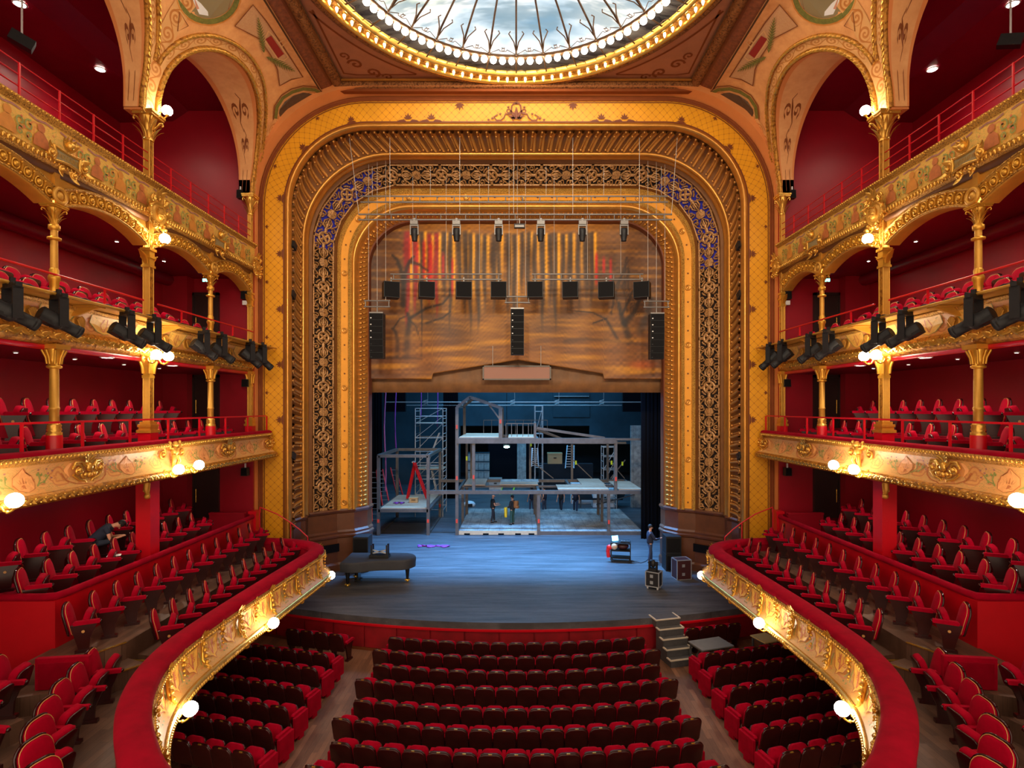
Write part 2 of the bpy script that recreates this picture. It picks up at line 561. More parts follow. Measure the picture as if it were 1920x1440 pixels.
# painted plaster with scrolls and flowers (balcony fronts); object metres, ornament placed by uv
def painted_fascia(key, base, warm, pink, green, su=1.0):
    m, t, b = new_mat(key, srgb(*base), 0.45)
    uv = t.coord('UV', (su, 1, 1))
    u, v, _ = t.xyz(uv)
    n = t.noise(uv, 1.2, 3)
    col = t.ramp(n, [(0.3, srgb(*base)), (0.72, srgb(*warm))])
    sc = t.noise(uv, 4.5, 2, 0.5, 2.2)
    band = t.m('ABSOLUTE', t.m('SUBTRACT', sc, 0.5))
    col = t.mix(t.m('MULTIPLY', t.step(band, 0.035, 0.012), 0.5), col, srgb(*green))
    fl = t.voro(uv, 4.2)
    col = t.mix(t.m('MULTIPLY', t.step(fl, 0.2, 0.11), 0.6), col, srgb(*pink))
    # large palmette every period
    per = t.m('SUBTRACT', t.m('FRACT', u), 0.5)
    dv = t.m('SUBTRACT', v, 0.5)
    d = t.m('SQRT', t.m('ADD', t.m('MULTIPLY', t.m('MULTIPLY', per, per), 5.0), t.m('MULTIPLY', dv, dv)))
    petal = t.m('ADD', d, t.m('MULTIPLY', t.m('SINE', t.m('MULTIPLY', t.m('ARCTAN2', dv, per), 7.0)), 0.03))
    col = t.mix(t.m('MULTIPLY', t.step(petal, 0.36, 0.30), 0.65), col, srgb(*warm))
    ring = t.m('ABSOLUTE', t.m('SUBTRACT', petal, 0.3))
    col = t.mix(t.m('MULTIPLY', t.step(ring, 0.035, 0.015), 0.6), col, srgb(*pink))
    core = t.m('ABSOLUTE', t.m('SUBTRACT', petal, 0.14))
    col = t.mix(t.m('MULTIPLY', t.step(core, 0.05, 0.02), 0.5), col, srgb(*pink))
    t.set(b.inputs['Base Color'], col)
    MAT[key] = m
painted_fascia('fascia_middle', (224, 176, 112), (226, 158, 86), (190, 104, 66), (150, 140, 76))
painted_fascia('fascia_upper', (232, 186, 94), (224, 168, 70), (206, 104, 70), (136, 150, 66))
painted_fascia('fascia_light', (222, 170, 100), (222, 140, 70), (176, 84, 50), (180, 140, 60))
painted_fascia('fascia_lower', (222, 172, 92), (206, 146, 66), (206, 116, 76), (170, 146, 66))
mat_simple('fascia_peach', (224, 156, 92), 0.5, var=0.1, vscale=4)

# scrollwork painted on cream: arch bands; uv = metres along, 0..1 across
def scroll_band(key, base, ink, period):
    m, t, b = new_mat(key, srgb(*base), 0.5)
    u, v, _ = t.xyz(t.coord('UV'))
    cell = t.m('FRACT', t.m('DIVIDE', u, period))
    idx = t.m('FLOOR', t.m('DIVIDE', u, period))
    px = t.m('SUBTRACT', cell, 0.5)
    py = t.m('SUBTRACT', v, 0.5)
    ang = t.m('ARCTAN2', py, px)
    rad = t.m('SQRT', t.m('ADD', t.m('MULTIPLY', px, px), t.m('MULTIPLY', py, py)))
    sgn = t.m('SUBTRACT', t.m('MULTIPLY', t.m('MODULO', t.m('ABSOLUTE', idx), 2.0), 2.0), 1.0)
    spi = t.m('SINE', t.m('ADD', t.m('MULTIPLY', rad, 26.0), t.m('MULTIPLY', ang, sgn)))
    inside = t.step(rad, 0.44, 0.38)
    n = t.noise(t.coord('UV', (1, 1, 1)), 9, 3)
    f = t.m('MULTIPLY', t.m('MULTIPLY', t.step(spi, -0.15, 0.25), inside), t.m('MULTIPLY_ADD', n, 0.6, 0.6), clamp=True)
    wav = t.m('ABSOLUTE', t.m('SUBTRACT', py, t.m('MULTIPLY', t.m('SINE', t.m('MULTIPLY', u, 2 * pi / (2 * period))), 0.34)))
    f = t.m('MAXIMUM', f, t.step(wav, 0.06, 0.03))
    bc = t.ramp(t.noise(t.coord('Object'), 1.5, 3), [(0.3, tuple(x * 0.88 for x in srgb(*base)[:3]) + (1,)), (0.7, srgb(*base))])
    t.set(b.inputs['Base Color'], t.mix(t.m('MULTIPLY', f, 0.85), bc, srgb(*ink)))
    MAT[key] = m
scroll_band('arch_scroll', (230, 176, 112), (182, 108, 26), 0.55)
scroll_band('pier_scroll', (224, 168, 104), (180, 104, 34), 0.5)
scroll_band('panel_scroll', (142, 84, 52), (106, 52, 26), 2.2)

def soft_plaster(key, base, mott, amt=0.35, sc=5):
    m, t, b = new_mat(key, srgb(*base), 0.55)
    co = t.coord('Object')
    n = t.noise(co, sc, 5, 0.65)
    col = t.ramp(n, [(0.32, srgb(*mott)), (0.66, srgb(*base))])
    t.set(b.inputs['Base Color'], t.mix(amt, srgb(*base), col))
    MAT[key] = m
soft_plaster('vault_cream', (232, 168, 104), (206, 136, 76), 0.7, 3)
soft_plaster('vault_panel', (206, 160, 112), (190, 130, 82), 0.6, 22)
soft_plaster('soffit_cream', (232, 174, 114), (204, 136, 80), 0.6, 2)

# stained glass laylight
m, t, b = new_mat('laylight_glass', srgb(220, 226, 230), 0.3)
co = t.coord('Object')
x, y, z = t.xyz(co)
n1 = t.noise(t.coord('Object', (0.5, 1.0, 1)), 0.55, 4, 0.55)
n2 = t.noise(t.coord('Object', (0.3, 1.6, 1)), 1.1, 4, 0.6)
c1 = t.ramp(n1, [(0.34, srgb(112, 150, 172)), (0.46, srgb(196, 212, 220)), (0.54, srgb(255, 252, 244)), (0.62, srgb(250, 246, 232)), (0.72, srgb(150, 176, 140))])
c2 = t.mix(t.m('MULTIPLY', t.step(n2, 0.48, 0.62), 0.75), c1, srgb(120, 146, 156))
b.inputs['Base Color'].default_value = srgb(70, 76, 80)
t.set(b.inputs['Emission Color'], c2)
b.inputs['Emission Strength'].default_value = 0.56
MAT['laylight_glass'] = m
m, t, b = new_mat('dark_glass', srgb(60, 62, 66), 0.12, metal=0.0, spec=0.8)
n = t.noise(t.coord('Object', (0.4, 2.5, 1)), 1.5, 4, 0.6)
t.set(b.inputs['Base Color'], t.ramp(n, [(0.4, srgb(34, 34, 38)), (0.7, srgb(96, 92, 88))]))
MAT['dark_glass'] = m

# blue light behind the pierced upper panels is painted into their lining colour
mat_simple('fret_lining', (34, 22, 22), 0.9)
mat_simple('fret_lining_painted_glow', (40, 44, 190), 0.7)
# ------------------------------------------------------------------ layout helpers
def at(px, py, Y):
    """world point at depth Y on the sight line through a photo pixel"""
    return Vector(((px - 968.0) * Y / FPX, Y, CZ - (py - 765.0) * Y / FPX))
def depth_for_x(px, X):
    return abs(X) * FPX / abs(px - 968.0)

class Ring:
    """one rounded-arch outline of the proscenium: half width, crown height, corner radii, depth, foot"""
    def __init__(s, W, H, rx, rz, Y, z0):
        s.W, s.H, s.rx, s.rz, s.Y, s.z0 = W, H, rx, rz, Y, z0
    def pt(s, t):
        W, H, rx, rz, Y, z0 = s.W, s.H, s.rx, s.rz, s.Y, s.z0
        m = t > 2.5
        if m: t = 5.0 - t
        if t <= 1.0: x, z = -W, z0 + (H - rz - z0) * t
        elif t <= 2.0:
            a = pi - (t - 1.0) * pi / 2
            x, z = -W + rx + rx * cos(a), H - rz + rz * sin(a)
        else: x, z = -(W - rx) * (1 - (t - 2.0) * 2), H
        return Vector((-x if m else x, Y, z))
def mid_ring(a, b, f):
    g = lambda p, q: p + (q - p) * f
    return Ring(g(a.W, b.W), g(a.H, b.H), g(a.rx, b.rx), g(a.rz, b.rz), g(a.Y, b.Y), g(a.z0, b.z0))
TS = [i / 14 for i in range(15)] + [1 + i / 18 for i in range(1, 19)] + [2 + i / 16 for i in range(1, 17)]
TS = TS + [3 + i / 18 for i in range(1, 19)] + [4 + i / 14 for i in range(1, 15)]
def path_len(ring, ts=TS):
    L = [0.0]
    for a, b in zip(ts, ts[1:]):
        L.append(L[-1] + (ring.pt(b) - ring.pt(a)).length)
    return L
def band(mb, rings, smooth=True, uv=True):
    ref = path_len(rings[0])
    rows, uvs, v = [], [], 0.0
    for i, r in enumerate(rings):
        if i: v += (r.pt(2.5) - rings[i - 1].pt(2.5)).length
        rows.append([r.pt(t) for t in TS])
        uvs.append([(l, v) for l in ref])
    mb.grid(rows, smooth, uvs)
    return mb

# vault profile over the side galleries (half width, height above eye level)
VP = [(10.0, 8.0), (9.97, 8.5), (9.87, 9.0), (9.75, 9.5), (9.55, 10.05), (9.3, 10.55), (9.0, 11.02), (8.6, 11.45), (8.1, 11.78), (7.7, 11.94), (7.35, 12.0)]
VL = [0.0]
for (a, b), (c, d) in zip(VP, VP[1:]): VL.append(VL[-1] + sqrt((c - a) ** 2 + (d - b) ** 2))
def vault(s):
    """(X, up) at arc length s"""
    if s <= 0: return (10.0, 8.0 + s)
    for i in range(len(VL) - 1):
        if s <= VL[i + 1] or i == len(VL) - 2:
            f = min(1.0, (s - VL[i]) / (VL[i + 1] - VL[i]))
            return (VP[i][0] + (VP[i + 1][0] - VP[i][0]) * f, VP[i][1] + (VP[i + 1][1] - VP[i][1]) * f)
def vault_s_of_up(u):
    for i in range(len(VP) - 1):
        if u <= VP[i + 1][1]:
            return VL[i] + (VL[i + 1] - VL[i]) * max(-9, (u - VP[i][1]) / (VP[i + 1][1] - VP[i][1]))
    return VL[-1]
def vault_pt(Y, s, side, off=0.0):
    X, u = vault(s)
    X2, u2 = vault(s + 0.05)
    if s + 0.05 >= VL[-1]:
        X2, u2 = X, u
        X, u = vault(s); X1, u1 = vault(s - 0.05); nx, nz = -(u - u1), (X - X1) * 1.0
    else:
        nx, nz = -(u2 - u), (X2 - X)
    l = sqrt(nx * nx + nz * nz) or 1.0
    return Vector((side * (X + nx / l * off), Y, CZ + u + nz / l * off))
def vault_from_px(px, py):
    ratio = (968.0 - px) / (765.0 - py)
    lo, hi = -2.0, VL[-1]
    for _ in range(40):
        m = (lo + hi) / 2
        X, u = vault(m)
        if X / u > ratio: lo = m
        else: hi = m
    X, u = vault(lo)
    return FPX * X / (968.0 - px), lo

STAGE_Z = 1.15
def stage_front(x): return 18.5 + x * x / 46.0

# ------------------------------------------------------------------ floors
mb = MB()
mb.bb(-13.2, 13.2, 2.0, 20.6, -0.25, 0.0)
struct(mb.build('floor', 'floor_wood'), 'brown board floor of the stalls')
# stage
xs = [-9.9 + 19.8 * i / 40 for i in range(41)]
poly = [(x, stage_front(x)) for x in xs] + [(9.9, 25.9), (17.5, 25.9), (17.5, 64), (-17.5, 64), (-17.5, 25.9), (-9.9, 25.9)]
mb = MB(); mb.prism(poly, STAGE_Z - 0.22, STAGE_Z)
struct(mb.build('floor_stage', 'stage_boards'), 'dark scuffed stage floor')
# stage front: red panelled apron wall
apron = struct(empty('wall_stage_front', (0, stage_front(0), 0)), 'red panelled wall under the stage edge')
def arc_strip(x0, x1, off0, off1, z0, z1, n=3):
    m = MB()
    for a in range(n):
        xa, xb = x0 + (x1 - x0) * a / n, x0 + (x1 - x0) * (a + 1) / n
        q = []
        for z in (z0, z1):
            q += [(xa, stage_front(xa) - off1, z), (xb, stage_front(xb) - off1, z), (xb, stage_front(xb) - off0, z), (xa, stage_front(xa) - off0, z)]
        m.add(q, [(0, 3, 2, 1), (4, 5, 6, 7), (0, 1, 5, 4), (1, 2, 6, 5), (2, 3, 7, 6), (3, 0, 4, 7)])
    return m
def ap(name, m, mat):
    o = m.build(name, mat); o.parent = apron
    o.matrix_parent_inverse = Matrix.Translation((0, -stage_front(0), 0)); return o
ap('backing', arc_strip(-9.9, 9.9, -0.2, -0.12, 0, 0.93, 24), 'stage_red')
ap('cap_moulding', arc_strip(-9.9, 9.9, -0.12, 0.06, 0.86, 0.93, 24), 'red_paint')
ap('skirting', arc_strip(-9.9, 9.9, -0.12, 0.0, 0.0, 0.07, 24), 'trim_brown')
for i in range(17):
    x0 = -9.8 + i * 1.155
    ap('panel', arc_strip(x0 + 0.03, x0 + 1.125, -0.14, -0.06, 0.08, 0.85, 3), 'stage_red')

# ------------------------------------------------------------------ proscenium
TRIM = struct(empty('trim_1', (0, 21.8, 0)), 'gilded proscenium arch')
TI = Matrix.Translation((0, -21.8, 0))
def pro(name, m, mat, parent=None):
    o = m.build(name, mat); o.parent = parent or TRIM
    o.matrix_parent_inverse = TI; return o
def cr(W, Y, z0=1.15, dH=10.33 + CZ): return Ring(W, W + dH - CZ + CZ - 0.0, W - 5.75, W - 5.75, Y, z0)
def CR(W, Y, z0=1.15): return Ring(W, W + 10.33, W - 5.75, W - 5.75, Y, z0)
r_out = Ring(10.02, 20.44, 4.35, 4.35, 21.2, 1.15)
r_b = CR(9.99, 21.75)
r_c = CR(9.90, 21.72)
far = Ring(13.5, 21.6, 0.4, 0.4, 21.32, 1.15)
pro('spandrel', band(MB(), [far, Ring(10.25, 20.7, 4.5, 4.5, 21.25, 1.15), r_out]), 'salmon')
pro('arch_splay', band(MB(), [r_out, Ring(10.0, 20.4, 4.3, 4.3, 21.5, 1.15), r_b]), 'salmon')
pro('outer_moulding', band(MB(), [r_b, CR(9.97, 21.66), CR(9.93, 21.66), r_c, CR(9.87, 21.68), CR(9.83, 21.74)]), 'salmon_dark')
pro('ochre_band', band(MB(), [CR(9.85, 21.76), CR(9.5, 21.77), CR(9.2, 21.78), CR(9.02, 21.78)]), 'ochre_lattice')
pro('ochre_border', band(MB(), [CR(9.80, 21.745), CR(9.765, 21.745)], False), 'trim_brown')
pro('ochre_border', band(MB(), [CR(9.06, 21.755), CR(9.01, 21.755)], False), 'trim_brown')
pro('inner_moulding', band(MB(), [CR(9.02, 21.78), CR(8.96, 21.76), CR(8.93, 21.70), CR(8.90, 21.73), CR(8.885, 21.62), CR(8.86, 21.56), CR(8.82, 21.54), CR(8.78, 21.56), CR(8.755, 21.62), CR(8.745, 21.74), CR(8.77, 21.9)]), 'frame_gold')
# egg panel cove
cove0, cove1 = Ring(8.76, 19.09, 3.02, 3.02, 21.9, 3.45), Ring(8.74, 18.67, 3.55, 3.55, 22.84, 3.75)
def cove(f):
    r = mid_ring(cove0, cove1, f)
    b = 0.17 * sin(pi * f)
    r.W += b; r.H += b
    return r
covb = pro('cove', band(MB(), [cove(i / 8) for i in range(9)]), 'antique_plain')
midc = cove(0.5)
TT = [5.0 * i / 1500 for i in range(1501)]
LC = path_len(midc, TT)
def t_at(L, l):
    lo, hi = 0, len(L) - 1
    while hi - lo > 1:
        m = (lo + hi) // 2
        if L[m] <= l: lo = m
        else: hi = m
    f = (l - L[lo]) / max(1e-9, L[hi] - L[lo])
    return TT[lo] + (TT[hi] - TT[lo]) * f
def cove_pt(l, f, h):
    t = t_at(LC, min(max(l, 0), LC[-1]))
    p = cove(f).pt(t)
    d1 = cove(min(1, f + 0.02)).pt(t) - cove(max(0, f - 0.02)).pt(t)
    d2 = cove(f).pt(min(5, t + 0.01)) - cove(f).pt(max(0, t - 0.01))
    n = d1.cross(d2); n.normalize()
    if n.y > 0 or (abs(n.y) < 0.2 and n.dot(Vector((0, 22, 10)) - p) < 0): n = -n
    if n.dot(Vector((0, 12, 9)) - p) < 0: n = -n
    return p + n * h
NU = 128
ul = LC[-1] / NU
for k in range(NU):
    m = MB()
    l0 = k * ul
    # ridge between panels
    prof = [(0.0, 0.0), (0.02, 0.08), (0.06, 0.10), (0.10, 0.08), (0.12, 0.0)]
    rows = []
    for j in range(7):
        f = 0.03 + 0.94 * j / 6
        sk = -0.04 * sin(pi * f)
        rows.append([cove_pt(l0 + (a + sk) * ul / 0.34, f, h) for a, h in prof])
    m.grid(rows)
    # fluted tongue
    rows = []
    for j in range(6):
        f = 0.16 + 0.72 * j / 5
        wd = 0.062 * (1 - 0.45 * abs(2 * j / 5 - 0.8))
        rows.append([cove_pt(l0 + (0.265 + a) * ul / 0.34, f, h) for a, h in ((-wd, 0.0), (-wd * 0.5, 0.035), (0, 0.05), (wd * 0.5, 0.035), (wd, 0.0))])
    m.grid(rows)
    for f, r in ((0.08, 0.055), (0.42, 0.06), (0.92, 0.055)):
        m.sphere(cove_pt(l0 + 0.265 * ul / 0.34, f, 0.03), r, 6, 4)
    pro('egg_panel', m, 'antique_gold', None)
# rolled moulding that closes the cove
pro('roll_moulding', band(MB(), [cove1, Ring(8.70, 18.62, 3.53, 3.53, 22.80, 3.79), Ring(8.64, 18.56, 3.5, 3.5, 22.86, 3.79), Ring(8.66, 18.58, 3.5, 3.5, 22.98, 3.79), Ring(8.72, 18.64, 3.55, 3.55, 23.04, 3.79),
    Ring(8.64, 18.58, 3.5, 3.5, 23.14, 3.79), Ring(8.62, 18.56, 3.5, 3.5, 23.28, 3.79), Ring(8.72, 18.66, 3.55, 3.55, 23.40, 3.79), Ring(8.80, 18.72, 3.55, 3.55, 23.65, 3.79)]), 'frame_gold')
f0, f1 = Ring(8.64, 18.60, 3.45, 3.45, 23.78, 3.79), Ring(7.96, 17.95, 2.9, 2.9, 24.42, 3.79)
pro('plain_border', band(MB(), [Ring(8.80, 18.72, 3.55, 3.55, 23.65, 3.79), Ring(8.66, 18.6, 3.46, 3.46, 23.74, 3.79), f0], False), 'antique_plain')
pro('plain_border', band(MB(), [f1, Ring(7.93, 17.93, 2.88, 2.88, 24.40, 3.79), Ring(7.84, 17.86, 2.8, 2.8, 24.5, 3.79)], False), 'antique_plain')
# recessed lining behind the pierced panels
g0, g1 = Ring(8.66, 18.62, 3.45, 3.45, 23.95, 3.79), Ring(7.98, 17.97, 2.9, 2.9, 24.58, 3.79)
lin = MB()
band(lin, [f0, g0]); band(lin, [g1, f1])
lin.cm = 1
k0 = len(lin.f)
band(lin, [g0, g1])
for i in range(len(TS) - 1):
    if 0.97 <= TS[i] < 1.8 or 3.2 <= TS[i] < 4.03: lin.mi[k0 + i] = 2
pro('fret_backing', lin, ['fret_gold', 'fret_lining', 'fret_lining_painted_glow'])
fm = mid_ring(f0, f1, 0.5)
LF = path_len(fm, TT)
def fret_pt(l, v, h):
    t = t_at(LF, min(max(l, 0), LF[-1]))
    a, b = f0.pt(t), f1.pt(t)
    p = a + (b - a) * v
    d = (b - a).normalized()
    d2 = f0.pt(min(5, t + 0.01)) - f0.pt(max(0, t - 0.01))
    n = d.cross(d2); n.normalize()
    if n.y > 0: n = -n
    return p + n * h
FW = (f0.pt(2.5) - f1.pt(2.5)).length
def ribbon(mb, pts, w, fn, h0=-0.05, h1=0.05, closed=False):
    """flat carved strap along 2d pts (u, v in unit metres)"""
    n = len(pts); L, Rr = [], []
    for i in range(n):
        if closed: a, b = pts[i - 1], pts[(i + 1) % n]
        else: a, b = pts[max(0, i - 1)], pts[min(n - 1, i + 1)]
        dx, dy = b[0] - a[0], b[1] - a[1]
        l = sqrt(dx * dx + dy * dy) or 1
        ww = w[i] if isinstance(w, (list, tuple)) else w
        L.append((pts[i][0] - dy / l * ww / 2, pts[i][1] + dx / l * ww / 2))
        Rr.append((pts[i][0] + dy / l * ww / 2, pts[i][1] - dx / l * ww / 2))
    rows = []
    rg = list(range(n)) + ([0] if closed else [])
    for i in rg:
        c = pts[i]
        rows.append([fn(L[i][0], L[i][1], h0), fn(L[i][0], L[i][1], h1 * 0.6), fn(c[0], c[1], h1), fn(Rr[i][0], Rr[i][1], h1 * 0.6), fn(Rr[i][0], Rr[i][1], h0)])
    mb.grid(rows, False)
def spiral(cx, cy, r0, turns, a0, sgn, n=16, r1=0.02):
    return [(cx + (r0 + (r1 - r0) * i / (n - 1)) * cos(a0 + sgn * 2 * pi * turns * i / (n - 1)), cy + (r0 + (r1 - r0) * i / (n - 1)) * sin(a0 + sgn * 2 * pi * turns * i / (n - 1))) for i in range(n)]
NF = 20
fu = LF[-1] / NF
for k in range(NF):
    base = k * fu
    fn = lambda u, v, h: fret_pt(base + u, v / FW, h)
    m = MB()
    cu, cv = fu / 2, FW / 2
    # pierced round boss
    circ = lambda r, n=18, c=(cu, cv): [(c[0] + r * cos(2 * pi * i / n), c[1] + r * sin(2 * pi * i / n)) for i in range(n)]
    ribbon(m, circ(0.225), 0.09, fn, closed=True)
    for a in range(4):
        ribbon(m, [(cu, cv), (cu + 0.18 * cos(a * pi / 2 + pi / 4), cv + 0.18 * sin(a * pi / 2 + pi / 4))], 0.11, fn)
    for a in range(4):
        a0 = a * pi / 2 + 0.35
        ribbon(m, [(cu + 0.34 * cos(a0 + q), cv + 0.34 * sin(a0 + q)) for q in (0, 0.25, 0.5, 0.75)], 0.06, fn)
        ribbon(m, [(cu + 0.24 * cos(a * pi / 2), cv + 0.24 * sin(a * pi / 2)), (cu + 0.42 * cos(a * pi / 2), cv + 0.42 * sin(a * pi / 2))], 0.12, fn)
    for sg in (-1, 1):
        # pointed palmette
        b0 = cu + sg * 0.40
        ribbon(m, [(b0, cv), (b0 + sg * 0.5, cv)], [0.10, 0.03], fn)
        for q in (-1, 1):
            ribbon(m, [(b0, cv), (b0 + sg * 0.12, cv + q * 0.16), (b0 + sg * 0.3, cv + q * 0.17), (b0 + sg * 0.5, cv)], [0.05, 0.07, 0.06, 0.03], fn)
            ribbon(m, [(b0 + sg * 0.06, cv), (b0 + sg * 0.2, cv + q * 0.08), (b0 + sg * 0.36, cv + q * 0.07)], [0.04, 0.06, 0.02], fn)
            sp = spiral(b0 + sg * 0.02, cv + q * 0.30, 0.13, 1.25, -sg * q * 1.2, sg * q)
            ribbon(m, sp, 0.05, fn)
            sp = spiral(b0 + sg * 0.42, cv + q * 0.34, 0.11, 1.2, sg * q * 2.0, -sg * q)
            ribbon(m, sp, 0.05, fn)
            ribbon(m, [(b0 + sg * 0.12, cv + q * 0.2), (b0 + sg * 0.26, cv + q * 0.36), (b0 + sg * 0.5, cv + q * 0.42)], 0.05, fn)
            # oval at the joint
            oc = (cu + sg * (fu / 2 - 0.14), cv + q * 0.33)
            ribbon(m, [(oc[0] + 0.07 * cos(2 * pi * i / 10), oc[1] + 0.12 * sin(2 * pi * i / 10)) for i in range(10)], 0.05, fn, closed=True)
        ribbon(m, [(cu + sg * (fu / 2), cv), (cu + sg * (fu / 2 - 0.17), cv)], [0.40, 0.26], fn)
        for q in (-1, 1):
            ribbon(m, [(cu + sg * 0.06, cv + q * (FW / 2 - 0.03)), (cu + sg * fu / 2, cv + q * (FW / 2 - 0.03))], 0.06, fn)
    pro('fret_panel', m, 'fret_gold')
# inner mouldings
b0 = Ring(7.84, 17.86, 2.8, 2.8, 24.5, 3.79); b1 = Ring(7.68, 17.62, 2.72, 2.72, 24.55, 3.79)
pro('bead_moulding', band(MB(), [b0, Ring(7.80, 17.8, 2.8, 2.8, 24.42, 3.79), Ring(7.72, 17.7, 2.75, 2.75, 24.44, 3.79), b1]), 'gold_fine')
y0, y1 = Ring(7.68, 17.62, 2.72, 2.72, 24.55, 3.79), Ring(7.40, 17.38, 2.58, 2.58, 24.65, 3.79)
pro('ochre_strip', band(MB(), [y0, y1], False), 'ochre')
LY = path_len(mid_ring(y0, y1, 0.5), TT)
mY = mid_ring(y0, y1, 0.5)
st = MB(); rs = MB()
nL = int(LY[-1] / 0.62)
for i in range(nL):
    t = t_at(LY, (i + 0.5) * LY[-1] / nL)
    p = mY.pt(t) + Vector((0, -0.012, 0))
    if i % 4 == 0:
        M = Matrix.Translation(p) @ Matrix.Rotation(R(90), 4, 'X')
        q = MB(); q.lathe([(0.13, 0), (0.13, 0.03), (0.10, 0.05), (0.085, 0.02), (0.05, 0.02), (0.0, 0.03)], n=12); rs.merge(q, M)
    else:
        for a in range(4):
            st.beam(p + Vector((0.045 * cos(a * pi / 4), 0, 0.045 * sin(a * pi / 4))), p - Vector((0.045 * cos(a * pi / 4), 0, 0.045 * sin(a * pi / 4))), 0.012)
so = pro('painted_star', st, 'trim_brown'); so['kind'] = 'stuff'
ro = pro('rosette', rs, 'frame_gold'); ro['kind'] = 'stuff'
pro('leaf_moulding', band(MB(), [y1, Ring(7.38, 17.36, 2.57, 2.57, 24.56, 3.79), Ring(7.30, 17.30, 2.55, 2.55, 24.58, 3.79), Ring(7.26, 17.26, 2.55, 2.55, 24.75, 3.79)]), 'gold_fine')
pro('smooth_moulding', band(MB(), [Ring(7.26, 17.26, 2.55, 2.55, 24.75, 3.79), Ring(7.20, 17.2, 2.5, 2.5, 24.66, 3.79), Ring(7.13, 17.1, 2.48, 2.48, 24.68, 3.79), Ring(7.10, 17.04, 2.45, 2.45, 24.85, 3.79), Ring(7.06, 17.0, 2.42, 2.42, 24.98, 3.79)]), 'frame_gold')
e0, e1 = Ring(7.06, 17.0, 2.42, 2.42, 25.0, 3.79), Ring(6.74, 16.78, 2.2, 2.0, 25.45, 3.79)
pro('egg_and_dart_bed', band(MB(), [e0, mid_ring(e0, e1, 0.5), e1]), 'antique_gold')
me = mid_ring(e0, e1, 0.5)
LE = path_len(me, TT)
eg = MB()
ne = int(LE[-1] / 0.21)
for i in range(ne):
    t = t_at(LE, (i + 0.5) * LE[-1] / ne)
    a, b = e0.pt(t), e1.pt(t)
    d = (b - a).normalized(); tg = (me.pt(min(5, t + .01)) - me.pt(max(0, t - .01))).normalized()
    n = d.cross(tg).normalized()
    if n.y > 0: n = -n
    M = Matrix((d, tg, n)).transposed()
    eg.sphere(a + (b - a) * 0.22 + n * 0.03, 0.085, 6, 4, (1.0, 0.9, 0.9), M)
    eg.sphere(a + (b - a) * 0.66 + n * 0.02, 0.075, 6, 4, (1.9, 0.8, 0.7), M)
go = pro('egg_and_dart', eg, 'frame_gold'); go['kind'] = 'stuff'
pro('jamb', band(MB(), [e1, Ring(6.70, 16.74, 2.2, 2.0, 25.48, 3.79), Ring(6.70, 16.74, 2.2, 2.0, 26.0, 3.79)], False), 'trim_brown')
# wooden dado under the arch
PL = [(8.72, 21.6), (8.80, 22.0), (8.88, 22.35), (8.78, 22.84), (8.66, 23.0), (8.80, 23.65), (7.84, 24.5), (7.18, 24.82), (6.76, 25.45), (6.70, 26.0)]
for s in (-1, 1):
    d = MB()
    def wallp(off, z): return [(s * (x - off), y - off * 0.6, z) for x, y in PL]
    prof = [(0.10, 1.15), (0.10, 1.42), (0.03, 1.5), (0.03, 2.55), (0.10, 2.6), (0.12, 2.68), (0.05, 2.74), (0.07, 2.82), (0.0, 2.9), (0.0, 3.62), (0.06, 3.68), (0.10, 3.76), (0.06, 3.83), (-0.15, 3.86)]
    d.grid([wallp(o, z) for o, z in prof], False)
    w = struct(d.build('baseboard_proscenium_' + SIDE[s], 'wood_dado'), 'polished wooden dado at the %s foot of the arch' % SIDE[s])
    g = MB()
    g.grid([[(s * (x - 0.125), y - 0.08, z) for x, y in PL[5:7]] for z in (2.0, 2.35)], False)
    o = g.build('vent_slot', 'black_cloth', w)

# painted ornament of the ochre band
def ochre_pt(t, v):
    r = CR(9.85 - 0.83 * v, 21.74)
    return r.pt(t)
LO = path_len(CR(9.1, 21.74), TT)
def flat_shape(mb, pts, fn):
    mb.add([fn(u, v) for u, v in pts], [tuple(range(len(pts)))])
def petals(mb, fn, u, v, s, up=1, n=5):
    for i in range(n):
        a = pi / 2 + (i - (n - 1) / 2) * 0.55
        l = s * (1.0 - 0.12 * abs(i - (n - 1) / 2))
        c, d = cos(a), sin(a)
        flat_shape(mb, [(u, v), (u + l * (0.5 * c - 0.16 * d), v + up * l * (0.5 * d + 0.16 * c)), (u + l * c, v + up * l * d), (u + l * (0.5 * c + 0.16 * d), v + up * l * (0.5 * d - 0.16 * c))], fn)
def ofn(l0, z_in):
    """local frame on the ochre band: u along, v from the inner edge outwards"""
    def f(u, v):
        t = t_at(LO, l0 + u)
        W = 9.03 + v
        return CR(W, 21.735).pt(t)
    return f
half = LO[-1] / 2
orn = MB()
for l0 in (half - 4.2, half - 3.3, half + 3.3, half + 4.2):
    f = ofn(l0, 0); petals(orn, f, 0, 0.10, 0.26)
    for q in (-1, 1): flat_shape(orn, [(q * 0.08, 0.02), (q * 0.42, 0.02), (q * 0.34, 0.07), (q * 0.16, 0.10)], f)
for l0 in (half - 2.2, half + 2.2):
    f = ofn(l0, 0); petals(orn, f, 0, 0.72, 0.3, -1, 5)
for i in range(7):
    for q in (-1, 1):
        f = ofn(half + q * (6.4 + i * 2.15), 0); petals(orn, f, 0, 0.10, 0.22)
        flat_shape(orn, [(-0.2, 0.03), (0.2, 0.03), (0.1, 0.09), (-0.1, 0.09)], f)
        f = ofn(half + q * (7.5 + i * 2.15), 0); petals(orn, f, 0, 0.72, 0.16, -1, 3)
f = ofn(half, 0)
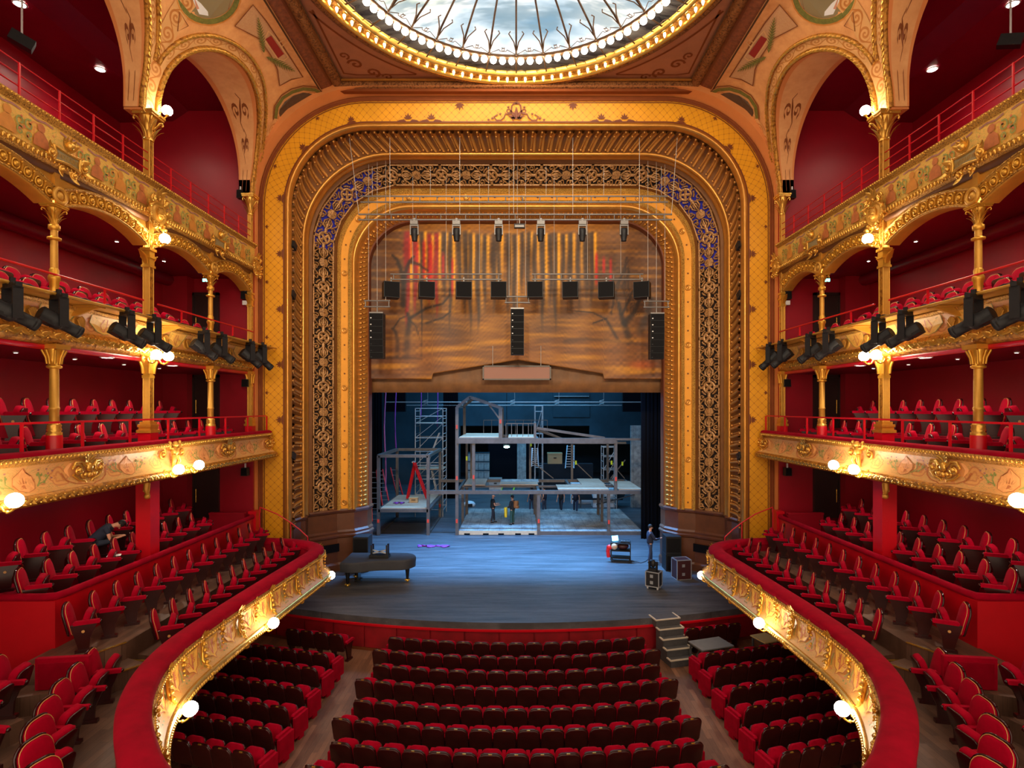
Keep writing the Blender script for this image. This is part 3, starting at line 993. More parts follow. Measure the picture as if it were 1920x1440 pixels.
def fstrip(pts, w):
    n = len(pts)
    L, Rr = [], []
    for i in range(n):
        a, b = pts[max(0, i - 1)], pts[min(n - 1, i + 1)]
        dx, dy = b[0] - a[0], b[1] - a[1]; l = sqrt(dx * dx + dy * dy) or 1
        L.append(f(pts[i][0] - dy / l * w / 2, pts[i][1] + dx / l * w / 2)); Rr.append(f(pts[i][0] + dy / l * w / 2, pts[i][1] - dx / l * w / 2))
    orn.grid([L, Rr], False)
for q in (-1, 1):
    fstrip([(0, 0.70), (q * 0.10, 0.70), (q * 0.17, 0.62), (q * 0.19, 0.42), (q * 0.22, 0.32)], 0.055)
    fstrip([(q * 0.22, 0.32), (q * 0.42, 0.30), (q * 0.48, 0.16), (q * 0.6, 0.06), (q * 0.78, 0.06), (q * 0.86, 0.2), (q * 0.72, 0.28)], 0.05)
    fstrip([(q * 0.30 + 0.07 * cos(a * pi / 5), 0.42 + 0.07 * sin(a * pi / 5)) for a in range(11)], 0.04)
    for u, v, s in ((0.31, 0.52, 0.12), (0.62, 0.26, 0.12), (0.92, 0.08, 0.14), (1.08, 0.03, 0.12)): petals(orn, f, q * u, v, s, 1, 3)
    petals(orn, f, q * 0.12, 0.06, 0.2, 1, 3)
petals(orn, f, 0, 0.1, 0.5, 1, 5); petals(orn, f, 0, 0.68, 0.16, 1, 3)
oo = pro('painted_ornament', orn, 'trim_brown')

# ------------------------------------------------------------------ ceiling
OC = (0.0, 15.0)
CEI = struct(empty('ceiling', (0, 15.0, 20.7)), 'painted ceiling around the glass laylight')
def cei(name, m, mat, parent=None):
    o = m.build(name, mat); o.parent = parent or CEI
    o.matrix_parent_inverse = Matrix.Translation((0, -15.0, -20.7)) ; return o
def squ(a, hx, y0, y1):
    dx, dy = cos(a), sin(a)
    c = []
    if dx > 1e-6: c.append(hx / dx)
    if dx < -1e-6: c.append(-hx / dx)
    if dy > 1e-6: c.append((y1 - OC[1]) / dy)
    if dy < -1e-6: c.append((y0 - OC[1]) / dy)
    k = min(c)
    return (OC[0] + dx * k, OC[1] + dy * k)
NA = 96
angs = [2 * pi * (i + 0.0) / NA for i in range(NA + 1)]
m = MB()
m.grid([[(OC[0] + 6.2 * cos(a), OC[1] + 6.2 * sin(a), 20.74) for a in angs], [squ(a, 6.9, 8.4, 21.45) + (20.74,) for a in angs]], False)
cei('panel', m, 'ceiling_panel')
# painted border lines and corner scroll of the four spandrels
m = MB()
for a0 in (0, 1, 2, 3):
    aa = [pi / 4 + a0 * pi / 2 + (i - 12) * 0.045 for i in range(25)]
    def tri(sh):
        out = []
        for a in aa:
            p0 = Vector((OC[0] + 6.85 * cos(a), OC[1] + 6.85 * sin(a))); q = Vector(squ(a, 6.55, 8.8, 21.1))
            out.append((p0, q))
        return out
    tr = tri(0)
    for lo, hi in ((0.0, None), (None, 0.0)):
        A, B = [], []
        for p0, q in tr:
            if (q - Vector(OC)).length < 7.05: continue
            d = (q - p0).normalized()
            if lo == 0.0: A.append((p0.x + d.x * 0.12, p0.y + d.y * 0.12, 20.73)); B.append((p0.x + d.x * 0.2, p0.y + d.y * 0.2, 20.73))
            else: A.append((q.x - d.x * 0.12, q.y - d.y * 0.12, 20.73)); B.append((q.x - d.x * 0.2, q.y - d.y * 0.2, 20.73))
        if len(A) > 1: m.grid([A, B], False)
    ca = pi / 4 + a0 * pi / 2
    cx, cy = OC[0] + 7.9 * cos(ca), OC[1] + 7.9 * sin(ca)
    for sg in (-1, 1):
        sp = spiral(cx + sg * 0.35 * -sin(ca), cy + sg * 0.35 * cos(ca), 0.28, 1.3, ca + sg, sg, 16)
        ribbon(m, sp, 0.09, lambda u, v, h: Vector((u, v, 20.73 - 0.002 * (h > 0))), 0, 0.01)
        sp = spiral(cx + sg * 0.9 * -sin(ca) + 0.15 * -cos(ca), cy + sg * 0.9 * cos(ca) - 0.15 * sin(ca), 0.2, 1.2, ca - sg, -sg, 14)
        ribbon(m, sp, 0.07, lambda u, v, h: Vector((u, v, 20.73 - 0.002 * (h > 0))), 0, 0.01)
cei('painted_border', m, 'salmon_dark')
# square leaf cornice
def roll(mb, p, q, r, n=8):
    mb.cyl(p, q, r, n=n, caps=True)
for s in (-1, 1):
    m = MB(); roll(m, (s * 6.80, 8.4, 20.62), (s * 6.80, 21.4, 20.62), 0.20, 10); cei('leaf_cornice', m, 'cornice_gold')
    m = MB()
    m.grid([[(s * X, y, z) for y in (8.4, 21.35)] for X, z in ((6.62, 20.73), (6.58, 20.66), (6.62, 20.62))], False); cei('cornice_fillet', m, 'painted_dark')
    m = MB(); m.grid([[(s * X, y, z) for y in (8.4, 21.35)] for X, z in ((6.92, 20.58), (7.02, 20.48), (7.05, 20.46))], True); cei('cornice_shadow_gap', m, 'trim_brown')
    m = MB(); m.grid([[(s * X, y, z) for y in (8.4, 21.35)] for X, z in ((7.05, 20.46), (7.2, 20.40), (7.42, 20.32))], True); cei('frieze', m, 'frieze_brown')
    m = MB(); m.grid([[(s * X, y, z) for y in (8.4, 21.35)] for X, z in ((7.40, 20.30), (7.44, 20.24), (7.36, 20.22))], True); cei('frieze_line', m, 'painted_dark')
m = MB(); roll(m, (-6.9, 21.32, 20.54), (6.9, 21.32, 20.54), 0.15, 10); cei('leaf_cornice', m, 'cornice_gold')
m = MB(); m.bb(-6.7, 6.7, 21.10, 21.16, 20.60, 20.66); cei('cornice_fillet', m, 'frame_gold')
m = MB(); m.bb(-7.4, 7.4, 21.30, 21.5, 20.30, 20.5); cei('cornice_bed', m, 'salmon_dark')
# outer roof so no light leaks over the cornices
m = MB()
m.grid([[(OC[0] + 6.9 * cos(a), OC[1] + 6.9 * sin(a), 20.95) for a in angs], [squ(a, 16, 3.0, 26.2) + (20.95,) for a in angs]], False)
m.bb(-16, 16, 26.0, 26.4, 16.5, 30)
cei('roof_slab', m, 'backstage_dark')
# laylight
LAY = empty('laylight', (0, 15.0, 20.7), 0, 'round leaded glass ceiling light ringed with globe bulbs', 'skylight')
def lay(name, m, mat, parent=None):
    o = m.build(name, mat); o.parent = parent or LAY
    o.matrix_parent_inverse = Matrix.Translation((0, -15.0, -20.7)); return o
def ringprof(prof, n=96):
    m = MB()
    m.grid([[(OC[0] + r * cos(a), OC[1] + r * sin(a), z) for a in angs] for r, z in prof])
    return m
lay('leaf_ring', ringprof([(6.55, 20.73), (6.52, 20.58), (6.40, 20.52), (6.30, 20.56)]), 'cornice_gold')
lay('outer_roll', ringprof([(6.30, 20.60), (6.30, 20.52), (6.22, 20.48), (6.14, 20.50), (6.12, 20.58)]), 'gold_bright')
lay('flame_bed', ringprof([(6.12, 20.58), (6.0, 20.64), (5.86, 20.64)]), 'gold_relief')
lay('inner_roll', ringprof([(5.86, 20.66), (5.84, 20.56), (5.76, 20.52), (5.68, 20.56), (5.68, 20.72)]), 'gold_bright')
lay('dark_glazing', ringprof([(5.70, 20.70), (5.4, 20.78), (5.05, 20.84)]), 'dark_glass')
dome = [(5.05, 20.86), (4.6, 21.05), (3.8, 21.35), (2.8, 21.6), (1.6, 21.78), (0.4, 21.85), (0.01, 21.85)]
lay('glass_dome', ringprof(dome), 'laylight_glass')
lay('bulb_rail', ringprof([(5.10, 20.80), (5.10, 20.74), (4.92, 20.74), (4.92, 20.82)]), 'iron')
me_b = MB().sphere((0, 0, 0), 0.118, 10, 7).mesh('globe_bulb', 'bulb_glass')
NBU = 96
for i in range(NBU):
    a = 2 * pi * (i + 0.5) / NBU
    o = inst(me_b, 'globe_bulb', LAY, (5.01 * cos(a), 5.01 * sin(a), -0.06))
fl = MB().lathe([(0.0, -0.15), (0.03, -0.10), (0.05, -0.03), (0.035, 0.04), (0.0, 0.05)], n=7).mesh('flame_bulb', 'flame_glass')
cup = MB().lathe([(0.09, 0.06), (0.10, 0.0), (0.06, -0.04), (0.03, 0.0)], n=8).mesh('bulb_cup', 'gold_bright')
NFL = 112
for i in range(NFL):
    a = 2 * pi * i / NFL
    o = inst(fl, 'flame_bulb', LAY, (6.0 * cos(a), 6.0 * sin(a), -0.10))
    c = inst(cup, 'bulb_cup', o, (0, 0, 0.04))
# iron ribs with scrolls
NR = 32
for i in range(NR):
    a = -pi / 2 + 2 * pi * i / NR
    m = MB()
    P = lambda r, z: Vector((OC[0] + r * cos(a), OC[1] + r * sin(a), z))
    m.tube([P(5.72, 20.62), P(5.3, 20.66), P(4.9, 20.72)], 0.025, 5)
    m.tube([P(4.9, 20.78), P(4.5, 21.02), P(3.6, 21.34), P(2.5, 21.6), P(1.2, 21.77)], 0.035, 5)
    tg = Vector((-sin(a), cos(a), 0))
    for s in (-1, 1):
        m.tube([P(5.55, 20.62) + tg * s * 0.02, P(5.5, 20.62) + tg * s * 0.2, P(5.58, 20.62) + tg * s * 0.36, P(5.66, 20.62) + tg * s * 0.34], 0.016, 4)
        m.tube([P(4.75, 20.86) + tg * s * 0.02, P(4.5, 20.98) + tg * s * 0.08, P(4.2, 21.08) + tg * s * 0.26, P(4.12, 21.1) + tg * s * 0.2], 0.022, 4)
        m.tube([P(4.86, 20.78) + tg * s * 0.02, P(4.75, 20.84) + tg * s * 0.25] + [P(4.72 + 0.10 * sin(q), 20.86) + tg * s * (0.42 + 0.10 * cos(q)) for q in (3.1, 2.2, 1.2, 0.2, -0.8, -1.8)], 0.014, 4)
    lay('rib', m, 'iron')
# ------------------------------------------------------------------ reusable ornament meshes
def M_face(s, X, Y, Z, sc=1.0, n=None):
    """local (u, v, w) -> world: u along the hall, v up, w out of the wall towards the house"""
    w = Vector((-s, 0, 0)) if n is None else Vector(n).normalized()
    v = Vector((0, 0, 1)); u = v.cross(w)
    M = Matrix((u, v, w)).transposed().to_4x4()
    return Matrix.Translation((X, Y, Z)) @ M @ Matrix.Scale(sc, 4)
def leaf(mb, p, d, n, L, W, curl=0.5):
    """acanthus leaf growing from p along d, curling out along n"""
    p, d, n = Vector(p), Vector(d).normalized(), Vector(n).normalized()
    t = d.cross(n)
    rows = []
    for j in range(5):
        f = j / 4
        c = p + d * (L * (f - 0.25 * curl * f ** 3)) + n * (L * curl * f * f * 0.6)
        w = W * (0.55 + 0.9 * f * (1 - f) * 2) * (1 - 0.75 * f ** 4)
        rows.append([c - t * w / 2, c - t * w / 4 + n * W * 0.14, c + n * W * 0.03, c + t * w / 4 + n * W * 0.14, c + t * w / 2])
    mb.grid(rows)
def scroll(mb, c, r0, turns, a0, sgn, tr, lift=0.0, n=18, r1=0.15):
    pts, tp = [], []
    for i in range(n):
        f = i / (n - 1)
        r = r0 * (1 - f * (1 - r1)); a = a0 + sgn * 2 * pi * turns * f
        pts.append((c[0] + r * cos(a), c[1] + r * sin(a), c[2] + lift * f)); tp.append(1.0 - 0.35 * f)
    mb.tube(pts, tr, 6, taper=tp)
    mb.sphere((c[0], c[1], c[2] + lift), tr * 1.5, 7, 5)
def cartouche_mb():
    """broad shell-and-scroll cartouche, about 1.0 wide and 0.75 high, in the u v plane"""
    m = MB()
    for s in (-1, 1):
        scroll(m, (s * 0.33, 0.02, 0.05), 0.15, 1.4, pi / 2 - s * pi / 2 + 0.6 * s, s, 0.04, 0.05)
        scroll(m, (s * 0.14, -0.10, 0.05), 0.10, 1.2, pi / 2, -s, 0.034, 0.04)
        m.tube([(s * 0.47, 0.05, 0.05), (s * 0.40, 0.20, 0.06), (s * 0.22, 0.2, 0.07), (s * 0.12, 0.08, 0.09)], 0.032, 6)
        m.tube([(s * 0.44, -0.08, 0.04), (s * 0.30, -0.20, 0.05), (s * 0.12, -0.24, 0.06), (0, -0.40, 0.04)], 0.034, 6, taper=[1, 1, 0.9, 0.5])
        for a, L in ((0.3, 0.2), (0.9, 0.2)):
            leaf(m, (s * 0.05, 0.12, 0.06), (s * cos(a + 0.5), sin(a + 0.5), 0), (0, 0, 1), L, 0.12)
        leaf(m, (s * 0.2, -0.05, 0.06), (s, 0.3, 0), (0, 0, 1), 0.24, 0.12)
        leaf(m, (s * 0.06, -0.2, 0.05), (s * 0.5, -1, 0), (0, 0, 1), 0.18, 0.10)
    for a in (-0.9, -0.45, 0, 0.45, 0.9):
        leaf(m, (0, 0.18, 0.06), (sin(a), cos(a), 0), (0, 0, 1), 0.24, 0.10, 0.35)
    m.sphere((0, 0.06, 0.08), 0.10, 10, 7, (1, 1.2, 0.7)); m.sphere((0, -0.12, 0.07), 0.07, 8, 6)
    return m
def backplate_mb():
    m = MB()
    pts = [(-0.58, 0.10), (-0.52, -0.10), (-0.34, -0.26), (-0.12, -0.34), (0, -0.50), (0.12, -0.34), (0.34, -0.26), (0.52, -0.10), (0.58, 0.10), (0.44, 0.26), (0.2, 0.30), (0, 0.46), (-0.2, 0.30), (-0.44, 0.26)]
    n = len(pts)
    m.add([(x, y, 0) for x, y in pts] + [(x * 0.9, y * 0.9, 0.035) for x, y in pts], [(i, (i + 1) % n, n + (i + 1) % n, n + i) for i in range(n)] + [tuple(range(n, 2 * n))])
    return m
def putto_mb():
    """small winged child figure between two scroll shells"""
    m = MB()
    m.sphere((0, 0.40, 0.14), 0.085, 10, 8)                                            # head
    m.sphere((0, 0.21, 0.12), 0.12, 10, 8, (0.95, 1.25, 0.8))                             # trunk
    for s in (-1, 1):
        m.tube([(s * 0.10, 0.29, 0.13), (s * 0.20, 0.30, 0.12), (s * 0.22, 0.44, 0.12)], 0.04, 7, taper=[1, 0.9, 0.7])
        m.sphere((s * 0.22, 0.46, 0.12), 0.04, 7, 5)
        m.tube([(s * 0.06, 0.10, 0.14), (s * 0.12, -0.06, 0.17), (s * 0.07, -0.24, 0.10)], 0.06, 8, taper=[1.1, 0.9, 0.55])
        m.sphere((s * 0.07, -0.26, 0.12), 0.045, 7, 5, (0.8, 0.7, 1.3))
        scroll(m, (s * 0.42, 0.16, 0.03), 0.17, 1.5, pi / 2, s, 0.035, 0.04)
        for a in (0.2, 0.6, 1.0): leaf(m, (s * 0.09, 0.25, 0.05), (s * cos(a), sin(a) - 0.1, 0), (0, 0, 1), 0.22, 0.08, 0.2)
    return m
def capital_mb(h, r, w):
    """leafy capital: bell of height h over shaft radius r, square abacus of half width w"""
    m = MB()
    m.lathe([(r * 1.12, 0), (r * 1.12, h * 0.06), (r, h * 0.08), (r * 1.0, h * 0.45), (w * 0.82, h * 0.84), (w * 0.82, h * 0.86)], n=12)
    for row, (z0, L, k, ph) in enumerate(((0.08, 0.48, 8, 0), (0.34, 0.48, 8, pi / 8))):
        for i in range(k):
            a = 2 * pi * i / k + ph
            leaf(m, (r * 1.02 * cos(a), r * 1.02 * sin(a), h * z0), (cos(a) * 0.25, sin(a) * 0.25, 1), (cos(a), sin(a), 0), h * L, r * 0.8, 0.75)
    for i in range(4):
        a = pi / 4 + i * pi / 2
        c = Vector((cos(a), sin(a), 0))
        m.tube([c * r + Vector((0, 0, h * 0.45)), c * (w * 0.95) + Vector((0, 0, h * 0.76)), c * (w * 1.22) + Vector((0, 0, h * 0.80)), c * (w * 1.28) + Vector((0, 0, h * 0.70)), c * (w * 1.18) + Vector((0, 0, h * 0.66))], r * 0.22, 6)
        b = Vector((cos(i * pi / 2), sin(i * pi / 2), 0)) * (w * 0.98) + Vector((0, 0, h * 0.88))
        m.sphere(b, r * 0.22, 7, 5)
    m.bb(-w, w, -w, w, h * 0.84, h * 0.92); m.bb(-w * 1.08, w * 1.08, -w * 1.08, w * 1.08, h * 0.92, h)
    return m
ME = {}
ME['cartouche'] = cartouche_mb().mesh('cartouche', 'gold_bright')
ME['cart_plate'] = backplate_mb().mesh('cartouche_plate', 'fascia_peach')
ME['putto'] = putto_mb().mesh('putto', 'gold_soft')
def put(me, name, parent, M):
    o = bpy.data.objects.new(name, me); COL.objects.link(o)
    o.parent = parent
    o.matrix_world = M
    if parent is not None:
        o.matrix_parent_inverse = Matrix.Translation(-parent.location)
        o.matrix_basis = M
    return o
def sub(name, m, mat, root):
    """child mesh given in world coordinates"""
    o = m.build(name, mat); o.parent = root
    o.matrix_parent_inverse = Matrix.Translation(-root.location)
    return o

# ------------------------------------------------------------------ side walls and floors
BAYS = [9.02, 12.12, 15.22, 18.32, 21.05]
for s in (-1, 1):
    S = SIDE[s]
    W = struct(empty('wall_' + S, (s * 13.1, 12, 0)), 'dark red wall behind the %s galleries' % S)
    m = MB(); m.bb(s * 13.1, s * 13.3, 2.5, 21.3, -0.2, 14.2); sub('back_wall', m, 'red_wall', W)
    m = MB(); m.bb(s * 15.0, s * 15.2, 2.5, 21.3, 14.0, 19.6); sub('gallery_wall', m, 'red_wall', W)
    m = MB(); m.bb(s * 9.96, s * 15.1, 21.2, 21.3, 2.4, 20.2); sub('end_wall', m, 'red_wall', W)
    m = MB(); m.bb(s * 12.2, s * 13.12, 20.75, 21.2, 3.6, 13.2); sub('corner_panel', m, 'red_wall', W)
    m = MB(); m.bb(s * 9.9, s * 10.0, 2.5, 20.6, 0.0, 2.45); sub('stalls_wall', m, 'red_wall', W)
    # soffits
    C = struct(empty('ceiling_galleries_' + S, (s * 11.5, 12, 0)), 'red soffits of the %s galleries' % S)
    m = MB(); m.bb(s * 9.42, s * 13.1, 2.5, 21.25, 6.36, 6.5); sub('soffit', m, 'red_wall', C)
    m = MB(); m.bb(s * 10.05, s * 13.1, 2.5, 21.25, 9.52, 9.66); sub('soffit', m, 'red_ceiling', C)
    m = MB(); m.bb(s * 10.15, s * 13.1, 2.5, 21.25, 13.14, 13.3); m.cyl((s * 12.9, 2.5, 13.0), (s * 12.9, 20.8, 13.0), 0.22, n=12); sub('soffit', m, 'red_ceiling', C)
    m = MB()
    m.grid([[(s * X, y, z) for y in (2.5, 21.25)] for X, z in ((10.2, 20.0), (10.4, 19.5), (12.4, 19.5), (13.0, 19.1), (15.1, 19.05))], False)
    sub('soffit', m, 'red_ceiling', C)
    # gallery floors
    F = struct(empty('floor_galleries_' + S, (s * 11.5, 12, 0)), 'stepped floors of the %s galleries' % S)
    for z0, z1, xa, xb, mt in ((2.6, 3.76, 9.86, 11.2, 'carpet_red'), (2.6, 4.1, 11.2, 13.1, 'carpet_red'), (6.5, 6.85, 9.72, 11.2, 'carpet_red'), (6.5, 7.5, 11.2, 13.1, 'carpet_red'),
                               (9.66, 10.1, 10.05, 10.8, 'carpet_red'), (9.66, 10.5, 10.8, 13.1, 'carpet_red'), (13.3, 14.2, 10.1, 15.0, 'carpet_red')):
        m = MB(); m.bb(s * xa, s * xb, 12.02 if z0 == 2.6 else 2.5, 21.22, z0, z1); sub('step', m, mt, F)
    # doors at the stage end
    for k, z in enumerate((3.85, 7.2, 10.3)):
        D = struct(empty('door_%d' % (k * 2 + (1 if s < 0 else 2)), (s * 11.73, 21.18, z)), 'dark wooden door at the stage end, %s side' % S)
        m = MB(); m.bb(s * 11.32, s * 12.14, 21.12, 21.2, z, z + 2.2); sub('leaf', m, 'dark_wood_door', D)
        m = MB(); m.bb(s * 11.22, s * 11.32, 21.08, 21.2, z, z + 2.3); m.bb(s * 12.14, s * 12.2, 21.08, 21.2, z, z + 2.3); m.bb(s * 11.22, s * 12.2, 21.08, 21.2, z + 2.2, z + 2.3); sub('frame', m, 'dark_wood_door', D)
        m = MB(); m.cyl((s * 12.05, 21.06, z + 0.85), (s * 12.05, 21.06, z + 1.35), 0.018, n=6); sub('handle', m, 'brass', D)

# ------------------------------------------------------------------ horseshoe balcony nearest the stalls
HSP = [(0.0, 5.4), (1.3, 5.6), (2.5, 6.05), (3.6, 6.75), (4.6, 7.42), (5.3, 8.18), (5.78, 8.83), (6.12, 9.42), (6.42, 10.1), (6.62, 10.8), (6.73, 11.7), (6.72, 13.3), (6.63, 15.5), (6.52, 17.5), (6.48, 18.4), (6.55, 19.0), (6.85, 19.55), (7.35, 19.97), (8.1, 20.3), (9.3, 20.5)]
def catmull(P, k=6):
    out = []
    n = len(P)
    for i in range(n - 1):
        p0, p1, p2, p3 = P[max(0, i - 1)], P[i], P[i + 1], P[min(n - 1, i + 2)]
        for j in range(k):
            t = j / k
            out.append(tuple(0.5 * (2 * p1[a] + (p2[a] - p0[a]) * t + (2 * p0[a] - 5 * p1[a] + 4 * p2[a] - p3[a]) * t * t + (3 * p1[a] - p0[a] - 3 * p2[a] + p3[a]) * t ** 3) for a in range(2)))
    out.append(P[-1])
    return out
HS = catmull(HSP)
HL = [0.0]
for a, b in zip(HS, HS[1:]): HL.append(HL[-1] + sqrt((b[0] - a[0]) ** 2 + (b[1] - a[1]) ** 2))
def hs_frame(l):
    for i in range(len(HL) - 1):
        if l <= HL[i + 1] or i == len(HL) - 2:
            f = (l - HL[i]) / (HL[i + 1] - HL[i])
            a, b = HS[i], HS[i + 1]
            d = Vector((b[0] - a[0], b[1] - a[1])).normalized()
            return Vector((a[0] + (b[0] - a[0]) * f, a[1] + (b[1] - a[1]) * f)), Vector((-d.y, d.x))   # inward normal (towards the house)
def hs_rows(prof, s, l0=0.0, l1=None, n=110, up=1.3):
    l1 = l1 or HL[-1]
    rows, uv = [], []
    v = 0.0
    tot = sum(sqrt((b[0] - a[0]) ** 2 + (b[1] - a[1]) ** 2) for a, b in zip(prof, prof[1:]))
    for j, (d, z) in enumerate(prof):
        if j: v += sqrt((d - prof[j - 1][0]) ** 2 + (z - prof[j - 1][1]) ** 2)
        r, q = [], []
        for i in range(n + 1):
            l = l0 + (l1 - l0) * i / n
            p, nn = hs_frame(l)
            r.append((s * (p.x + nn.x * d), p.y + nn.y * d, z)); q.append((l / up, 1 - v / tot))
        rows.append(r); uv.append(q)
    return rows, uv
BRK = MB()
BRK.tube([(0, 0.36, 0.04), (0.02, 0.15, 0.03), (-0.02, -0.1, 0.05), (0.06, -0.28, 0.14), (0.03, -0.36, 0.2)], 0.05, 7, taper=[1.2, 0.8, 0.7, 0.9, 1.2])
for a in (-0.8, -0.4, 0.0, 0.4, 0.8): leaf(BRK, (0, 0.34, 0.05), (sin(a), cos(a) * 0.5, 0), (0, 0, 1), 0.2, 0.09, 0.4)
for k in range(5):
    q = 0.28 - 0.13 * k
    for sg in (-1, 1): leaf(BRK, (0, q, 0.05 + 0.02 * k), (sg, -0.8, 0), (0, 0, 1), 0.15, 0.08, 0.4)
    BRK.sphere((0.01, q - 0.05, 0.06 + 0.02 * k), 0.05, 7, 5)
scroll(BRK, (0.0, -0.40, 0.20), 0.09, 1.3, 1.0, 1, 0.04, 0.03); BRK.sphere((0, -0.48, 0.2), 0.07, 8, 6)
ME['bracket'] = BRK.mesh('leaf_bracket', 'gold')
GAR = MB()
for a in (-1.2, -0.6, 0, 0.6, 1.2): leaf(GAR, (0, 0.32, 0.04), (sin(a), cos(a) * 0.4 - 0.1, 0), (0, 0, 1), 0.16, 0.08, 0.4)
for k, (x, y, r) in enumerate(((0, 0.26, 0.07), (-0.05, 0.16, 0.04), (0.05, 0.12, 0.035), (0, 0.02, 0.035), (0.03, -0.08, 0.03), (-0.02, -0.16, 0.025), (0.01, -0.24, 0.03))): GAR.sphere((x, y, 0.05), r, 7, 5)
ME['garland'] = GAR.mesh('garland_drop', 'gold')
PAN = MB()
pp = [(-0.25, 0.30), (0.25, 0.30), (0.20, 0.05), (0.05, -0.22), (0, -0.30), (-0.05, -0.22), (-0.20, 0.05)]
PAN.add([(x, y, 0.02 + 0.28 * max(0, -y - 0.02) * 0.9) for x, y in pp], [tuple(range(7))])
for s in (-1, 1):
    S = SIDE[s]
    B = empty('horseshoe_balcony', (s * 7.0, 14, 2.5), 0, 'lowest gilded balcony curving over the %s stalls, red velvet rail' % S, 'balcony', 'horseshoe balconies')
    m = MB(); r, uv = hs_rows([(-0.46, 3.36), (-0.46, 3.46), (-0.40, 3.52), (-0.2, 3.55), (-0.04, 3.52), (0.03, 3.46), (0.03, 3.38)], s); m.grid(r); sub('velvet_rail', m, 'velvet_rail', B)
    m = MB(); r, uv = hs_rows([(-0.44, 3.36), (-0.42, 2.3)], s); m.grid(r); sub('parapet_back', m, 'red_wall', B)
    m = MB(); r, uv = hs_rows([(0.02, 3.39), (0.06, 3.35), (0.07, 3.29), (0.02, 3.25), (0.0, 3.22)], s); m.grid(r); sub('top_moulding', m, 'gold_fine', B)
    m = MB(); r, uv = hs_rows([(0.0, 3.23), (-0.03, 3.10), (-0.02, 2.96), (0.04, 2.83), (0.13, 2.73), (0.20, 2.68)], s); m.grid(r, True, uv); sub('painted_front', m, 'fascia_lower', B)
    m = MB(); r, uv = hs_rows([(0.20, 2.69), (0.25, 2.68), (0.26, 2.62)], s); m.grid(r); sub('fillet', m, 'gold_bright', B)
    m = MB(); r, uv = hs_rows([(0.24, 2.62), (0.26, 2.56), (0.22, 2.49), (0.14, 2.46)], s); m.grid(r); sub('pierced_moulding', m, 'gold_fine', B)
    m = MB(); r, uv = hs_rows([(0.16, 2.47), (0.0, 2.40), (-0.3, 2.33), (-1.2, 2.33), (-2.4, 2.33)], s, 4.0); m.grid(r); sub('soffit', m, 'gold_soft', B)
    l, k = 5.6, 0
    while l < HL[-1] - 1.2:
        p, nn = hs_frame(l)
        M = M_face(s, s * p.x, p.y, 2.98, 1.0, (s * nn.x, nn.y, 0))
        put(ME['bracket' if k % 2 == 0 else 'garland'], 'leaf_bracket' if k % 2 == 0 else 'garland_drop', B, M)
        l += 0.78; k += 1
    # floors: low front strip, raised rear strip, near crescent
    FB = struct(empty('floor_balcony_' + S, (s * 8, 14, 2.4)), 'board floor of the %s horseshoe balcony' % S)
    m = MB()
    P = [hs_frame(l_) for l_ in [6.0 + (HL[-1] - 6.0) * i / 50 for i in range(51)]]
    m.add([(s * (p.x - nn.x * 0.4), p.y - nn.y * 0.4, 2.40) for p, nn in P] + [(s * 9.85, 20.6, 2.40), (s * 9.85, 12.0, 2.40), (s * 13.1, 12.0, 2.40), (s * 13.1, 4.0, 2.40), (s * 5.0, 4.0, 2.40)], [tuple(range(56))])
    sub('boards', m, 'balcony_wood', FB)
    m = MB(); m.prism([(s * 7.0, 12.2), (s * 7.0, 20.4), (s * 8.6, 20.4), (s * 8.6, 12.6)], 2.40, 2.72); sub('front_step', m, 'balcony_wood', FB)
    m = MB(); m.prism([(s * 8.5, 12.2), (s * 8.5, 20.5), (s * 9.86, 20.5), (s * 9.86, 11.0), (s * 8.9, 11.3)], 2.40, 3.14); sub('rear_step', m, 'balcony_wood', FB)
    m = MB(); m.prism([(s * 7.9, 12.0), (s * 8.5, 12.25), (s * 8.95, 11.3), (s * 9.86, 10.95), (s * 9.86, 10.4), (s * 8.8, 10.8)], 2.40, 2.78); sub('step', m, 'balcony_wood', FB)
    m = MB()
    m.beam((s * 7.9, 12.0, 2.79), (s * 8.8, 10.82, 2.79), 0.05, 0.02); m.beam((s * 8.5, 12.2, 3.15), (s * 8.92, 11.32, 3.15), 0.05, 0.02); m.beam((s * 8.92, 11.32, 3.15), (s * 9.8, 11.05, 3.15), 0.05, 0.02)
    m.beam((s * 7.0, 12.22, 2.73), (s * 8.5, 12.25, 2.73), 0.05, 0.02)
    sub('brass_nosing', m, 'brass', FB)
    for k in range(2):
        m = MB(); m.bb(s * (8.0 + k * 0.35), s * (9.0 - k * 0.1), 20.0 + 0.0, 20.35, 2.72 + 0.18 * k, 2.9 + 0.18 * k); sub('step', m, 'balcony_wood', FB)
    m = MB(); m.prism([(s * 9.86, 8.6), (s * 9.0, 9.0), (s * 8.7, 9.9), (s * 9.86, 10.3)], 2.4, 2.75); sub('step', m, 'balcony_wood', FB)
    m = MB(); m.prism([(s * 10.8, 9.6), (s * 9.3, 10.15), (s * 9.86, 10.95), (s * 10.8, 10.9)], 2.4, 2.95); sub('step', m, 'balcony_wood', FB)
    # curved red hand rail at the end
    H = empty('hand_rail', (s * 9.2, 20.9, 3.2), 0, 'thin red hand rail descending beside the %s foot of the arch' % S, 'railing')
    m = MB(); pts = [at(968 + s * (968 - x), y, 20.75) for x, y in ((487, 951), (520, 964), (545, 980), (562, 993), (577, 1007))]
    m.tube(pts, 0.022, 6); sub('rail', m, 'red_paint', H)
    for p in (pts[0], pts[2], pts[4]):
        m = MB(); m.cyl((p.x, p.y, 3.0), p, 0.02, n=6); sub('post', m, 'red_paint', H)

